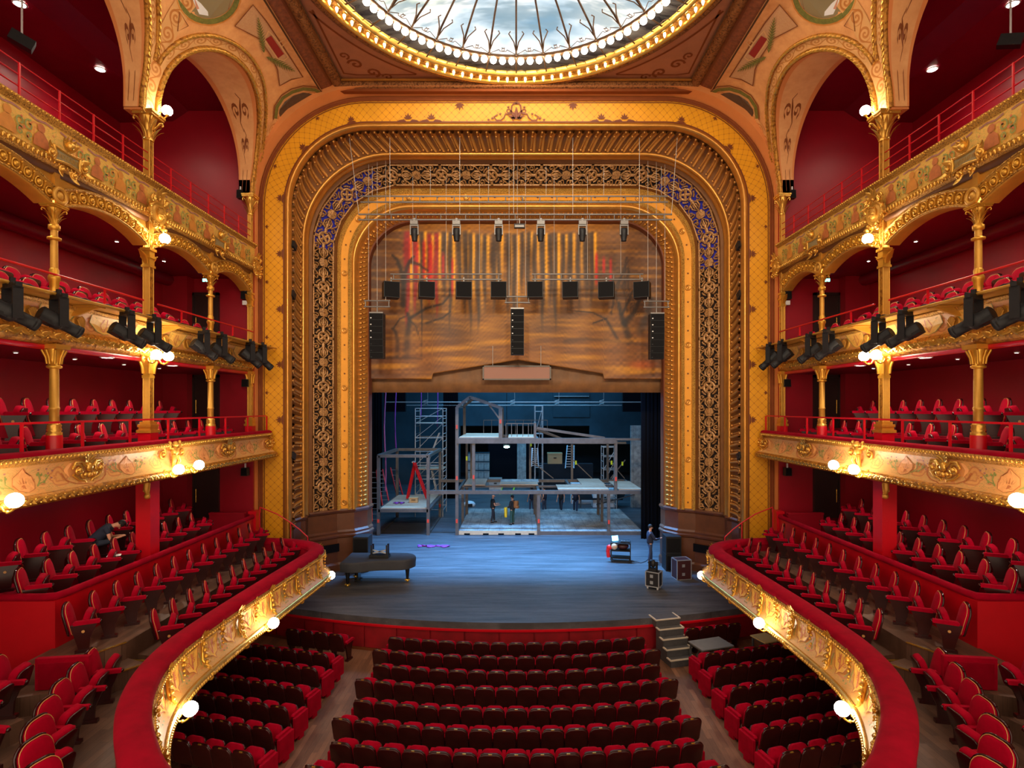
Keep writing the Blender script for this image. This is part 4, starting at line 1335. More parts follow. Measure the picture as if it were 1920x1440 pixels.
# ------------------------------------------------------------------ box parapet behind the horseshoe seats
for s in (-1, 1):
    S = SIDE[s]
    B = empty('box_parapet', (s * 9.85, 16, 2.4), 0, 'bright red parapet wall of the %s boxes' % S, 'parapet', 'box parapets')
    m = MB(); m.bb(s * 9.80, s * 9.92, 11.9, 21.15, 2.4, 4.14); m.bb(s * 9.92, s * 13.1, 11.9, 12.02, 2.4, 4.14); sub('panel', m, 'red_bright', B)
    m = MB(); m.tube([(s * 9.84, 21.1, 4.19), (s * 9.84, 16, 4.20), (s * 9.84, 12.25, 4.21), (s * 9.88, 12.02, 4.21), (s * 10.1, 11.95, 4.21), (s * 13.1, 11.95, 4.21)], 0.085, 8); sub('velvet_rail', m, 'velvet_rail', B)
    m = MB(); m.bb(s * 9.72, s * 9.95, 20.9, 21.2, 2.4, 4.3); m.bb(s * 9.68, s * 9.99, 20.85, 21.22, 4.3, 4.4); sub('end_post', m, 'red_paint', B)
    m = MB(); m.bb(s * 10.0, s * 11.3, 20.6, 20.7, 3.7, 4.35); m.bb(s * 10.0, s * 11.3, 20.56, 20.74, 4.33, 4.40); sub('return_panel', m, 'red_wall', B)
    # red pier with a gilded bracket
    Pq = empty('box_pier', (s * 10.2, 15.5, 3.7), 0, 'plain red square pier between the %s boxes, gilded bracket at its head' % S, 'pier', 'box piers')
    m = MB(); m.bb(s * 10.0, s * 10.4, 15.3, 15.7, 3.7, 6.3); sub('shaft', m, 'red_bright', Pq)
    m = MB(); m.bb(s * 9.95, s * 10.45, 15.25, 15.75, 6.22, 6.37); sub('head', m, 'red_paint', Pq)
    m = MB()
    m.tube([(s * 10.02, 15.2, 6.25), (s * 10.0, 15.14, 6.05), (s * 10.0, 15.2, 5.88), (s * 10.0, 15.26, 5.8)], 0.07, 7, taper=[1.2, 1, 0.8, 0.4]); m.sphere((s * 10.0, 15.17, 5.86), 0.08, 8, 6)
    for q in range(4): m.cyl((s * (9.94 + 0.05 * q), 15.2, 6.2), (s * (9.94 + 0.05 * q), 15.16, 5.98), 0.02, n=5)
    sub('bracket', m, 'gold_soft', Pq)

# ------------------------------------------------------------------ straight balconies
def extr(m, prof, s, y0=2.5, y1=21.15, smooth=True, up=1.55, n=30):
    tot = sum(sqrt((b[0] - a[0]) ** 2 + (b[1] - a[1]) ** 2) for a, b in zip(prof, prof[1:]))
    v = 0; rows, uv = [], []
    for j, (x, z) in enumerate(prof):
        if j: v += sqrt((x - prof[j - 1][0]) ** 2 + (z - prof[j - 1][1]) ** 2)
        rows.append([(s * x, y0 + (y1 - y0) * i / n, z) for i in range(n + 1)]); uv.append([((y0 + (y1 - y0) * i / n) / up, 1 - v / tot) for i in range(n + 1)])
    m.grid(rows, smooth, uv)
    return m
PLQ = MB()
for sg in (-1, 1):
    scroll(PLQ, (sg * 0.42, -0.02, 0.10), 0.11, 1.3, pi / 2, sg, 0.035, 0.05)
    leaf(PLQ, (sg * 0.34, 0.05, 0.1), (sg, 0.6, 0), (0, 0, 1), 0.25, 0.14); leaf(PLQ, (sg * 0.4, -0.08, 0.1), (sg, -0.3, 0), (0, 0, 1), 0.28, 0.12)
    leaf(PLQ, (sg * 0.1, -0.2, 0.08), (sg * 0.5, -1, 0), (0, 0, 1), 0.3, 0.14); scroll(PLQ, (sg * 0.16, -0.26, 0.1), 0.08, 1.1, 0, -sg, 0.03, 0.03)
    PLQ.tube([(sg * 0.34, 0.16, 0.10), (sg * 0.16, 0.12, 0.12), (0, 0.11, 0.13)], 0.03, 6); PLQ.tube([(sg * 0.34, -0.14, 0.10), (sg * 0.16, -0.11, 0.12), (0, -0.10, 0.13)], 0.03, 6)
    PLQ.tube([(sg * 0.34, 0.16, 0.1), (sg * 0.30, 0.0, 0.12), (sg * 0.34, -0.14, 0.1)], 0.03, 6)
for a in (-0.8, -0.4, 0, 0.4, 0.8): leaf(PLQ, (0, 0.16, 0.12), (sin(a), cos(a), 0), (0, 0, 1), 0.32, 0.13, 0.4)
PLQ.sphere((0, 0.28, 0.16), 0.09, 8, 6)
ME['plaque_frame'] = PLQ.mesh('plaque_frame', 'gold_bright')
m = MB()
m.grid([[(-0.33, -0.13 + 0.0, 0.09), (-0.16, -0.1, 0.115), (0, -0.09, 0.12), (0.16, -0.1, 0.115), (0.33, -0.13, 0.09)], [(-0.33, 0.15, 0.09), (-0.16, 0.11, 0.115), (0, 0.10, 0.12), (0.16, 0.11, 0.115), (0.33, 0.15, 0.09)]])
ME['plaque'] = m.mesh('plaque', 'plaque_grey')
m = MB()
random.seed(3)
for k in range(13):
    x = -0.25 + k * 0.0417
    m.box((x, 0.0, 0.125), (0.008, 0.085, 0.006))
    if k % 3 != 1: m.box((x + 0.012, 0.038 * (1 if k % 2 else -1), 0.125), (0.02, 0.01, 0.006))
ME['plaque_marks'] = m.mesh('plaque_marks', 'brass')
SHD = MB()
SHD.lathe([(0.0, 0.06), (0.22, 0.06), (0.25, 0.02), (0.29, 0.09), (0.33, 0.07), (0.34, 0.0)], n=22)
SHD.sphere((0.02, 0.0, 0.10), 0.15, 12, 8, (0.85, 1.15, 0.5)); SHD.sphere((0.09, -0.01, 0.15), 0.045, 7, 5, (1.2, 0.8, 0.9))
for k in range(4): SHD.tube([(-0.12, 0.15 - 0.07 * k, 0.13), (0.0, 0.16 - 0.07 * k, 0.17), (0.1, 0.12 - 0.07 * k, 0.14)], 0.022, 5)
ME['medallion'] = SHD.mesh('portrait_medallion', 'gold_soft')
SHF = MB()
for i in range(10):
    a = 2 * pi * i / 10
    leaf(SHF, (0.34 * cos(a), 0.34 * sin(a), 0.04), (cos(a + 0.5), sin(a + 0.5), 0), (0, 0, 1), 0.24, 0.15, 0.5)
    SHF.sphere((0.37 * cos(a + 0.3), 0.37 * sin(a + 0.3), 0.08), 0.05, 7, 5)
for sg in (-1, 1):
    scroll(SHF, (sg * 0.26, 0.36, 0.08), 0.11, 1.2, 0, sg, 0.035, 0.04); scroll(SHF, (sg * 0.2, -0.4, 0.08), 0.1, 1.2, 0, -sg, 0.035, 0.04)
for a in (-0.6, 0, 0.6): leaf(SHF, (0, 0.36, 0.08), (sin(a), cos(a), 0), (0, 0, 1), 0.36, 0.16, 0.4)
ME['medallion_wreath'] = SHF.mesh('medallion_wreath', 'gold_bright')
WRE = MB()
WRE.tube([(0.155 * cos(2 * pi * i / 20), 0.155 * sin(2 * pi * i / 20), 0.06) for i in range(20)], 0.045, 8, closed=True)
WRE.sphere((0, 0, 0.03), 0.10, 12, 8, (1, 1, 0.8)); WRE.lathe([(0.15, 0.0), (0.15, 0.04), (0.1, 0.05)], n=16)
ME['boss_ring'] = WRE.mesh('ring_boss', 'gold_soft')
BOS = MB()
BOS.sphere((0, 0, 0.02), 0.065, 8, 6, (1, 1, 0.8)); BOS.tube([(0.09 * cos(2 * pi * i / 10), 0.105 * sin(2 * pi * i / 10), 0.015) for i in range(10)], 0.02, 5, closed=True)
BOS.box((0.125, 0.0, 0.02), (0.03, 0.16, 0.05)); BOS.sphere((0.125, 0.11, 0.02), 0.03, 6, 4); BOS.sphere((0.125, -0.11, 0.02), 0.03, 6, 4)
ME['boss'] = BOS.mesh('boss', 'gold')

for s in (-1, 1):
    S = SIDE[s]
    # middle balcony
    B = empty('middle_balcony', (s * 9.5, 12, 6.4), 0, 'cream and gilt balcony front with cherubs below the %s columns' % S, 'balcony', 'middle balconies')
    m = MB(); extr(m, [(9.80, 7.20), (9.78, 7.34), (9.70, 7.39), (9.52, 7.40), (9.43, 7.36), (9.42, 7.29)], s, y1=21.6); sub('velvet_rail', m, 'velvet_rail', B)
    m = MB(); extr(m, [(9.42, 7.30), (9.38, 7.27), (9.38, 7.21), (9.43, 7.17), (9.46, 7.14), (9.50, 7.12)], s, y1=21.6); sub('top_moulding', m, 'gold_fine', B)
    m = MB(); extr(m, [(9.49, 7.13), (9.52, 7.02), (9.52, 6.90), (9.48, 6.76), (9.40, 6.64), (9.30, 6.57)], s, y1=21.6); sub('painted_front', m, 'fascia_middle', B)
    m = MB(); extr(m, [(9.30, 6.58), (9.24, 6.57), (9.19, 6.50), (9.20, 6.43), (9.26, 6.37), (9.4, 6.35)], s, y1=21.6); sub('leaf_moulding', m, 'gold_relief', B)
    m = MB(); m.xprism([(21.6, 0), (21.6, 0)], 0, 0) if False else None
    cap = [(9.80, 7.2), (9.52, 7.40), (9.42, 7.3), (9.49, 7.13), (9.52, 6.9), (9.40, 6.64), (9.19, 6.5), (9.26, 6.37), (9.9, 6.35)]
    m = MB(); m.yprism([(s * x, z) for x, z in cap], 21.58, 21.62); sub('end_cap', m, 'gold_soft', B)
    for px, kind in ((-150, 0), (165, 0), (325, 1), (428, 0), (506, 0)):
        Y = depth_for_x(px, 9.42)
        sc = 0.92 if px != 506 else 0.8
        if kind == 0:
            put(ME['cart_plate'], 'cartouche_plate', B, M_face(s, s * 9.52, Y, 6.85, sc, (-s, 0, -0.0)))
            put(ME['cartouche'], 'cartouche', B, M_face(s, s * 9.46, Y, 6.9, sc))
        else:
            put(ME['putto'], 'cherub', B, M_face(s, s * 9.50, Y, 6.86, 1.0))
    Rl = empty('railing', (s * 9.62, 15, 7.38), 0, 'red safety railing on the %s middle balcony' % S, 'railing', 'gallery railings')
    m = MB(); m.beam((s * 9.62, 6, 7.95), (s * 9.62, 21.5, 7.95), 0.045); sub('top_rail', m, 'red_paint', Rl)
    y = 10.9 - 1.53 * 2
    while y < 21.7:
        m = MB(); m.bb(s * 9.60, s * 9.645, y - 0.022, y + 0.022, 7.38, 7.94); sub('post', m, 'red_paint', Rl); y += 1.528
    # light bridge balcony
    B = empty('spotlight_balcony', (s * 9.9, 12, 9.65), 0, 'gilt balcony front carrying the %s spotlight shelf' % S, 'balcony', 'spotlight balconies')
    m = MB(); extr(m, [(10.08, 9.60), (10.0, 9.62), (9.93, 9.68), (9.90, 9.80), (9.93, 9.92), (9.98, 9.98)], s); sub('leaf_moulding', m, 'gold_relief', B)
    m = MB(); extr(m, [(10.10, 9.50), (10.04, 9.53), (10.04, 9.60)], s); sub('red_fillet', m, 'red_paint', B)
    m = MB(); extr(m, [(9.98, 9.97), (10.01, 10.04), (10.02, 10.18), (9.97, 10.33), (9.88, 10.44)], s); sub('painted_front', m, 'fascia_light', B)
    m = MB(); extr(m, [(9.88, 10.43), (9.82, 10.45), (9.80, 10.50), (9.84, 10.54)], s); sub('top_moulding', m, 'gold_fine', B)
    m = MB(); m.bb(s * 9.28, s * 10.05, 2.5, 21.55, 10.535, 10.565); sub('shelf', m, 'gold_soft', B)
    m = MB(); m.cyl((s * 9.27, 2.5, 10.55), (s * 9.27, 21.6, 10.55), 0.035, n=8); sub('shelf_pipe', m, 'gold_soft', B)
    for y in (9.4, 12.55, 15.6, 18.5, 21.3):
        m = MB(); m.yprism([(s * 9.32, 10.53), (s * 10.0, 10.53), (s * 10.0, 10.32), (s * 9.9, 10.30), (s * 9.34, 10.49)], y - 0.03, y + 0.03); m.bb(s * 9.32, s * 9.9, y - 0.16, y + 0.16, 10.50, 10.53); sub('shelf_bracket', m, 'gold_soft', B)
    SHE = MB()
    SHE.lathe([(0.0, 0.05), (0.13, 0.03), (0.17, 0.05), (0.185, 0.0)], n=14); 
    for a in range(7): SHE.tube([(0, -0.1, 0.06), (0.12 * sin((a - 3) * 0.35), 0.12 * cos((a - 3) * 0.35), 0.08)], 0.02, 5)
    ms = SHE.mesh('shell_boss', 'gold_soft')
    for px in (60, 150, 240, 310, 352, 385, 432, 470):
        put(ms, 'shell_boss', B, M_face(s, s * 10.0, depth_for_x(px, 9.95), 10.2, 1.0))
    m = MB(); m.tube([(s * 9.27, 4 + 0.35 * i, 10.55 + (0.05 if i % 2 else -0.02)) for i in range(50)], 0.018, 5)
    cb = sub('cable', m, 'black_metal', B)
    Rl = empty('railing', (s * 9.9, 15, 10.57), 0, 'slim red rail above the %s spotlight shelf' % S, 'railing', 'gallery railings')
    m = MB(); m.tube([(s * 9.92, 6, 11.12), (s * 9.92, 14.9, 11.12)], 0.025, 6); m.tube([(s * 9.92, 15.5, 11.12), (s * 9.92, 21.1, 11.12)], 0.025, 6); sub('top_rail', m, 'red_paint', Rl)
    for y in (10.5, 13.5, 16.6, 19.6):
        m = MB(); m.bb(s * 9.90, s * 9.94, y - 0.02, y + 0.02, 10.56, 11.1); sub('post', m, 'red_paint', Rl)
    # top gallery front
    B = empty('top_gallery_front', (s * 9.85, 12, 13.3), 0, 'flower painted top gallery front with gilt plaques, %s side' % S, 'balcony', 'top gallery fronts')
    m = MB(); extr(m, [(9.98, 13.28), (9.92, 13.34), (9.90, 13.40)], s); sub('bed_moulding', m, 'antique_plain', B)
    m = MB(); extr(m, [(9.90, 13.40), (9.83, 13.42), (9.80, 13.50), (9.83, 13.58), (9.90, 13.60)], s); sub('bead_moulding', m, 'gold_fine', B)
    m = MB(); extr(m, [(9.90, 13.60), (9.90, 13.7), (9.89, 13.95), (9.88, 14.27)], s, up=1.1); sub('painted_front', m, 'fascia_upper', B)
    m = MB(); extr(m, [(9.88, 14.27), (9.84, 14.29), (9.82, 14.33), (9.77, 14.34), (9.75, 14.40), (9.80, 14.43), (10.15, 14.44)], s); sub('cornice', m, 'gold_fine', B)
    for y in BAYS[:4]:
        if y in (12.12, 18.32):
            M = M_face(s, s * 9.82, y, 13.62, 1.05)
            put(ME['plaque_frame'], 'plaque_frame', B, M); put(ME['plaque'], 'plaque', B, M)
            if y == 12.12: put(ME['plaque_marks'], 'plaque_marks', B, M)
    Rl = empty('railing', (s * 9.95, 15, 14.43), 0, 'three bar red railing along the %s top gallery' % S, 'railing', 'gallery railings')
    for z, q in ((15.16, 0.014), (14.93, 0.016), (14.70, 0.016)):
        m = MB(); m.cyl((s * 9.97, 6, z), (s * 9.97, 21.2, z), q, n=6); sub('rail', m, 'red_paint', Rl)
    y = 11.2 - 0.98 * 5
    while y < 21.2:
        if abs(y - 15.2) > 0.4:
            m = MB(); m.bb(s * 9.945, s * 9.975, y - 0.018, y + 0.018, 14.44, 15.17); sub('post', m, 'red_paint', Rl)
        y += 0.985
    # arcade
    A = empty('arcade', (s * 9.95, 12, 12.6), 0, 'gilded shallow arches under the %s top gallery' % S, 'arcade', 'arcades')
    for ya, yb in zip(BAYS, BAYS[1:]):
        a0, b0 = ya + 0.17, yb - 0.17
        ym = (a0 + b0) / 2; hw = (b0 - a0) / 2; rise = 0.33
        rad = (hw * hw + rise * rise) / (2 * rise); zc = 12.62 + rise - rad
        th = math.asin(hw / rad)
        N = 16
        def pt(i, r): 
            a = -th + 2 * th * i / N
            return ym + r * sin(a), zc + r * cos(a)
        m = MB()
        m.grid([[(s * x, pt(i, rad + q)[0], pt(i, rad + q)[1]) for i in range(N + 1)] for x, q in ((10.3, 0.0), (9.97, 0.0), (9.93, 0.02), (9.93, 0.06), (9.97, 0.08), (9.97, 0.34), (9.93, 0.36), (9.92, 0.40), (9.97, 0.42))])
        o = sub('arch_band', m, 'gold_soft', A)
        m = MB()
        m.grid([[(s * 10.0, pt(i, rad + 0.40)[0], pt(i, rad + 0.40)[1]) for i in range(N + 1)], [(s * 10.0, ya + (yb - ya) * i / N, 13.36) for i in range(N + 1)]], False)
        sub('spandrel', m, 'gold_soft', A)
        nb = 11
        for i in range(nb):
            a = -th + 2 * th * (i + 0.5) / nb
            y, z = ym + (rad + 0.21) * sin(a), zc + (rad + 0.21) * cos(a)
            M = M_face(s, s * 9.96, y, z, 1.0) @ Matrix.Rotation(s * a if s > 0 else s * a, 4, 'Z')
            bo = put(ME['boss'], 'boss', A, M)
        m = MB()
        for q in (0.04, 0.385):
            m.tube([(s * 9.92, pt(i, rad + q)[0], pt(i, rad + q)[1]) for i in range(N + 1)], 0.02, 5)
        sub('bead_row', m, 'gold_fine', A)

# ------------------------------------------------------------------ columns
CAPS = capital_mb(0.42, 0.07, 0.17).mesh('capital', 'gold')
CAPL = capital_mb(0.75, 0.125, 0.27).mesh('capital', 'gold_bright')
def slim_upper(s, y, which):
    C = empty('slim_column', (s * 10.0, y, 10.57), 0, 'slender gilt column on the %s spotlight balcony, %s' % (SIDE[s], which), 'column', 'slim columns', 'thing')
    m = MB().lathe([(r * 0.72, z) for r, z in [(0.13, 0), (0.13, 0.06), (0.10, 0.1), (0.12, 0.14), (0.10, 0.18), (0.12, 0.22), (0.1, 0.26), (0.12, 0.30), (0.13, 0.42), (0.16, 0.46), (0.16, 0.52), (0.12, 0.56), (0.13, 0.66), (0.10, 0.7)]], n=14); m.build('base', 'gold', C)
    m = MB().lathe([(0.072, 0.68), (0.067, 1.65)], n=16, sq=lambda a: 1 - 0.05 * abs(sin(a * 8))); m.build('shaft', 'gold_soft', C)
    m = MB().lathe([(0.067, 1.3), (0.13, 1.32), (0.13, 1.36), (0.067, 1.39), (0.067, 1.52), (0.11, 1.54), (0.11, 1.63), (0.08, 1.65)], n=14); m.build('collar', 'gold', C)
    inst(CAPS, 'capital', C, (0, 0, 1.64))
    o = put(ME['boss_ring'], 'ring_boss', C, M_face(s, s * 9.93, y, 12.84, 1.0))
    m = MB(); m.bb(-0.07, 0.07, -0.07, 0.07, 2.06, 2.78); m.build('impost', 'gold_soft', C)
    return C
def slim_lower(s, y, which):
    C = empty('fluted_column', (s * 10.0, y, 7.36), 0, 'fluted gilt column on the %s middle balcony, %s' % (SIDE[s], which), 'column', 'fluted columns', 'thing')
    m = MB(); m.lathe([(0.15, -0.5), (0.15, 0.28), (0.14, 0.31)], n=16); m.build('plinth', 'red_paint', C)
    m = MB().lathe([(0.145, 0.30), (0.145, 0.36), (0.115, 0.38), (0.14, 0.42), (0.12, 0.47), (0.135, 0.51), (0.11, 0.55)], n=16); m.build('base', 'gold_bright', C)
    m = MB().lathe([(0.09, 0.54), (0.09, 0.85), (0.102, 0.86), (0.102, 0.9), (0.088, 0.91), (0.084, 1.75)], n=40, sq=lambda a: 1 - 0.09 * abs(sin(a * 10))); m.build('shaft', 'gold_soft', C)
    m = MB().lathe([(0.10, 1.74), (0.14, 1.76), (0.14, 1.80), (0.105, 1.82), (0.12, 1.95), (0.18, 2.16), (0.20, 2.18)], n=16)
    for i in range(8):
        a = 2 * pi * i / 8
        m.tube([(0.12 * cos(a), 0.12 * sin(a), 1.84), (0.14 * cos(a), 0.14 * sin(a), 1.98), (0.21 * cos(a), 0.21 * sin(a), 2.14)], 0.026, 5)
    m.bb(-0.2, 0.2, -0.2, 0.2, 2.16, 2.26); m.build('capital', 'gold', C)
    return C
def main_pier(s, y, which, half=False):
    sc = 0.8 if half else 1.0
    w = 0.082 * sc
    C = empty('gilded_pier', (s * 10.0, y, 7.36), 0, 'tall square gilt pier rising three storeys, %s on the %s' % (which, SIDE[s]), 'pier', 'gilded piers', 'thing')
    m = MB(); m.bb(-0.17 * sc, 0.17 * sc, -0.17 * sc, 0.17 * sc, -0.5, 0.24); m.build('plinth', 'red_paint', C)
    m = MB()
    for q, z0, z1 in ((0.20, 0.22, 0.30), (0.16, 0.30, 0.38), (0.18, 0.38, 0.45), (0.14, 0.45, 0.52)): m.bb(-q * sc, q * sc, -q * sc, q * sc, z0, z1)
    m.build('base', 'gold', C)
    def shaft(z0, z1, w):
        m = MB(); m.bb(-w, w, -w, w, z0, z1)
        for x, y_ in ((-w, -w), (w, -w), (w, w), (-w, w)): m.cyl((x, y_, z0), (x, y_, z1), 0.02, n=6)
        o = m.build('shaft', 'gold_soft', C)
        m = MB(); m.bb(-s * (w + 0.012), -s * w, -w * 0.6, w * 0.6, z0 + 0.05, z1 - 0.05); m.build('relief_panel', 'gold_relief', C)
    shaft(0.5, 1.72, w)
    m = MB()
    m.bb(-w * 1.3, w * 1.3, -w * 1.3, w * 1.3, 1.70, 1.78)
    for k in range(6):
        f = k / 5; q = w * (1.05 + 0.55 * f * f); m.bb(-q, q, -q, q, 1.78 + 0.07 * k, 1.86 + 0.07 * k)
    m.bb(-w * 1.8, w * 1.8, -w * 1.8, w * 1.8, 2.18, 2.27)
    for x in (-1, 1):
        for y_ in (-1, 1): m.tube([(x * w * 1.1, y_ * w * 1.1, 1.82), (x * w * 1.25, y_ * w * 1.25, 2.0), (x * w * 1.7, y_ * w * 1.7, 2.16)], 0.04, 6)
    m.build('lower_capital', 'gold', C)
    shaft(3.2, 4.72, w)
    m = MB()
    for q, z0, z1 in ((1.5, 4.70, 4.76), (1.25, 4.76, 4.95), (1.6, 4.95, 5.02), (1.3, 5.02, 5.15), (1.7, 5.15, 5.22)): m.bb(-w * q, w * q, -w * q, w * q, z0, z1)
    for x in (-1, 1): leaf(m, (0, x * w * 1.2, 4.8), (0, x * 0.3, 1), (0, x, 0), 0.4, 0.2, 0.8)
    m.build('middle_capital', 'gold', C)
    shaft(5.2, 8.16, w * 0.92)
    inst(CAPL, 'capital', C, (0, 0, 8.14), scale=(sc, sc, 1))
    M = M_face(s, s * 9.78, y, 13.54, 1.0 * sc)
    put(ME['medallion'], 'portrait_medallion', C, M); put(ME['medallion_wreath'], 'medallion_wreath', C, M)
    return C
for s in (-1, 1):
    slim_upper(s, 12.12, 'nearest the viewer'); slim_upper(s, 18.32, 'close to the stage')
    slim_lower(s, 12.12, 'nearest the viewer'); slim_lower(s, 18.32, 'close to the stage')
    main_pier(s, 15.22, 'midway'); main_pier(s, 21.05, 'beside the arch', True)

# ------------------------------------------------------------------ vault over the galleries
NTH = 44
for s in (-1, 1):
    V = struct(empty('ceiling_vault_' + SIDE[s], (s * 9, 15, 19)), 'painted vault with gilt arches over the %s gallery' % SIDE[s])
    for y0, y1 in ((9.04, 15.22), (15.22, 21.4)):
        yc = (y0 + y1) / 2; ri, re = 2.72, 3.16; zsp = 0.6        # arch centre 0.6 above the springing
        def arch_pt(r, f):
            """f 0..1 round the arch from near jamb foot to far jamb foot -> (Y, s)"""
            if f < 0.12: return yc - r, (f / 0.12) * zsp
            if f > 0.88: return yc + r, ((1 - f) / 0.12) * zsp
            a = pi - pi * (f - 0.12) / 0.76
            return yc + r * cos(a), zsp + r * sin(a)
        fs = [i / NTH for i in range(NTH + 1)]
        def outer(f):
            yy, ss = arch_pt(ri, f)
            if f <= 0.12: return y0, ss
            if f >= 0.88: return y1, ss
            a = pi - pi * (f - 0.12) / 0.76
            c, d = cos(a), sin(a)
            k = []
            if c > 1e-6: k.append((y1 - yc) / c)
            if c < -1e-6: k.append((y0 - yc) / c)
            if d > 1e-6: k.append((VL[-1] - zsp) / d)
            k = min(k)
            return yc + c * k, zsp + d * k
        def ring_row(g, off=0.0):
            return [vault_pt(g(f)[0], g(f)[1], s, off) for f in fs]
        # scroll band
        m = MB(); rows, uv = [], []
        for j, r in enumerate((ri + 0.14, ri + 0.24, ri + 0.34, ri + 0.40)):
            rows.append(ring_row(lambda f, r=r: (min(max(arch_pt(r, f)[0], y0), y1), arch_pt(r, f)[1]), 0.0)); uv.append([(f * 11.0, j / 3) for f in fs])
        m.grid(rows, True, uv); sub('scroll_band', m, 'arch_scroll', V)
        # gilt mouldings
        m = MB(); m.tube([vault_pt(arch_pt(ri + 0.07, f)[0], arch_pt(ri + 0.07, f)[1], s, 0.02) for f in fs], 0.085, 8); sub('inner_gilt_moulding', m, 'gold_relief', V)
        fe = [f for f in fs if 0.2 < f < 0.8 or True]
        m = MB(); m.tube([vault_pt(min(max(arch_pt(re, f)[0], y0 + 0.05), y1 - 0.1), arch_pt(re, f)[1], s, 0.01) for f in fs if abs(arch_pt(re, f)[0] - yc) < 3.06 and 0.15 < f < 0.85], 0.065, 8); sub('outer_gilt_moulding', m, 'gold_relief', V)
        # spandrel surface
        m = MB(); rows = []
        for j in range(9):
            q = j / 8
            row = []
            for f in fs:
                a = (min(max(arch_pt(ri + 0.38, f)[0], y0), y1), arch_pt(ri + 0.38, f)[1]); b = outer(f)
                if (b[0] - yc) ** 2 + (b[1] - zsp) ** 2 < (a[0] - yc) ** 2 + (a[1] - zsp) ** 2: b = a
                row.append(vault_pt(a[0] + (b[0] - a[0]) * q, a[1] + (b[1] - a[1]) * q, s, -0.005))
            rows.append(row)
        m.grid(rows); sub('plaster', m, 'vault_cream', V)
        # soffit of the arch
        m = MB()
        A_, B_ = [], []
        for f in fs:
            yy, ss = arch_pt(ri, f)
            p = vault_pt(yy, ss, s)
            A_.append(p); B_.append(Vector((s * 10.42, p.y, p.z)))
        mid = [a.lerp(b, 0.5) for a, b in zip(A_, B_)]
        m.grid([A_, [a.lerp(b, 0.12) for a, b in zip(A_, B_)]]); sub('soffit_border', m, 'salmon', V)
        m = MB(); m.grid([[a.lerp(b, 0.12) for a, b in zip(A_, B_)], mid, [a.lerp(b, 0.88) for a, b in zip(A_, B_)]]); sub('soffit', m, 'soffit_cream', V)
        m = MB(); m.grid([[a.lerp(b, 0.88) for a, b in zip(A_, B_)], B_]); sub('soffit_border', m, 'salmon', V)
        # arabesque painted on the soffit
        m = MB()
        def sof(f, k):
            yy, ss = arch_pt(ri - 0.012, f); p = vault_pt(yy, ss, s)
            return p.lerp(Vector((s * 10.42, p.y, p.z)), k)
        for f0, f1, kk in ((0.62, 0.70, 0.30), (0.74, 0.80, 0.2), (0.30, 0.38, 0.30), (0.2, 0.26, 0.2)):
            for sg in (-1, 1):
                sp = spiral(0, 0, 1, 1.3, sg * 0.5, sg, 14, 0.15)
                ribbon(m, [((f0 + f1) / 2 + (f1 - f0) * 0.35 * u, 0.5 + sg * kk * 0.45 + kk * 0.4 * v) for u, v in sp], 0.012, lambda u, v, h: sof(u, v), 0, 0)
            ribbon(m, [(f0 - 0.02, 0.5), (f0, 0.42), ((f0 + f1) / 2, 0.5), (f1, 0.58), (f1 + 0.03, 0.5)], [0.006, 0.02, 0.03, 0.02, 0.004], lambda u, v, h: sof(u, v), 0, 0)
        for lo, hi in ((0.03, 0.15), (0.85, 0.97)):
            ribbon(m, [(lo, 0.38), (hi, 0.36)], 0.03, lambda u, v, h: sof(u, v), 0, 0)
            ribbon(m, [(lo, 0.66), (hi, 0.70)], 0.03, lambda u, v, h: sof(u, v), 0, 0)
        sub('painted_arabesque', m, 'painted_brown', V)
        # reveal wall behind the jambs up to the red gallery
        m = MB()
        hi_row = [Vector((s * 10.42, p.y, p.z)) for p in B_]
        m.grid([B_, [Vector((s * 10.45, y0 + (y1 - y0) * i / NTH, 20.3)) if 0.12 < fs[i] < 0.88 else Vector((s * 10.45, y0 if fs[i] < 0.5 else y1, p.z)) for i, p in enumerate(B_)]], False)
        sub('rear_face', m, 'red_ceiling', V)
    # pier strips between bays
    for yp, w in ((15.22, 0.30), (21.25, 0.2)):
        ss = [VL[-1] * i / 20 for i in range(21)]
        m = MB(); m.grid([[vault_pt(yp + q, t_, s, 0.012) for t_ in ss] for q in (-w, 0, w)], True, [[(t_, k / 2) for t_ in ss] for k in range(3)]); sub('pier_strip', m, 'pier_scroll', V)
        m = MB(); m.bb(s * 9.98, s * 10.44, yp - w - 0.03, yp + w + 0.03, 16.2, 16.3); sub('impost_block', m, 'salmon', V)
        m = MB(); m.bb(s * 10.0, s * 10.42, yp - w - 0.02, yp + w + 0.02, 16.25, 17.1); sub('pier_block', m, 'soffit_cream', V)
    # painted panels, found on the vault by their place in the hall
    def vp(px, py, off=0.012):
        Y, t_ = vault_from_px(px, py)
        return vault_pt(Y, t_, s, off)
    def poly_px(pts, mat, name, off=0.012):
        m = MB(); m.add([vp(x, y, off) for x, y in pts], [tuple(range(len(pts)))]); return sub(name, m, mat, V)
    def strip_px(pts, w, mat, name, off=0.014, closed=False):
        m = MB(); n = len(pts); Lr, Rr = [], []
        for i in range(n):
            a, b = (pts[i - 1], pts[(i + 1) % n]) if closed else (pts[max(0, i - 1)], pts[min(n - 1, i + 1)])
            dx, dy = b[0] - a[0], b[1] - a[1]; l = sqrt(dx * dx + dy * dy) or 1
            ww = w[i] if isinstance(w, (list, tuple)) else w
            Lr.append(vp(pts[i][0] - dy / l * ww / 2, pts[i][1] + dx / l * ww / 2, off)); Rr.append(vp(pts[i][0] + dy / l * ww / 2, pts[i][1] - dx / l * ww / 2, off))
        if closed: Lr.append(Lr[0]); Rr.append(Rr[0])
        m.grid([Lr, Rr], False); return sub(name, m, mat, V)
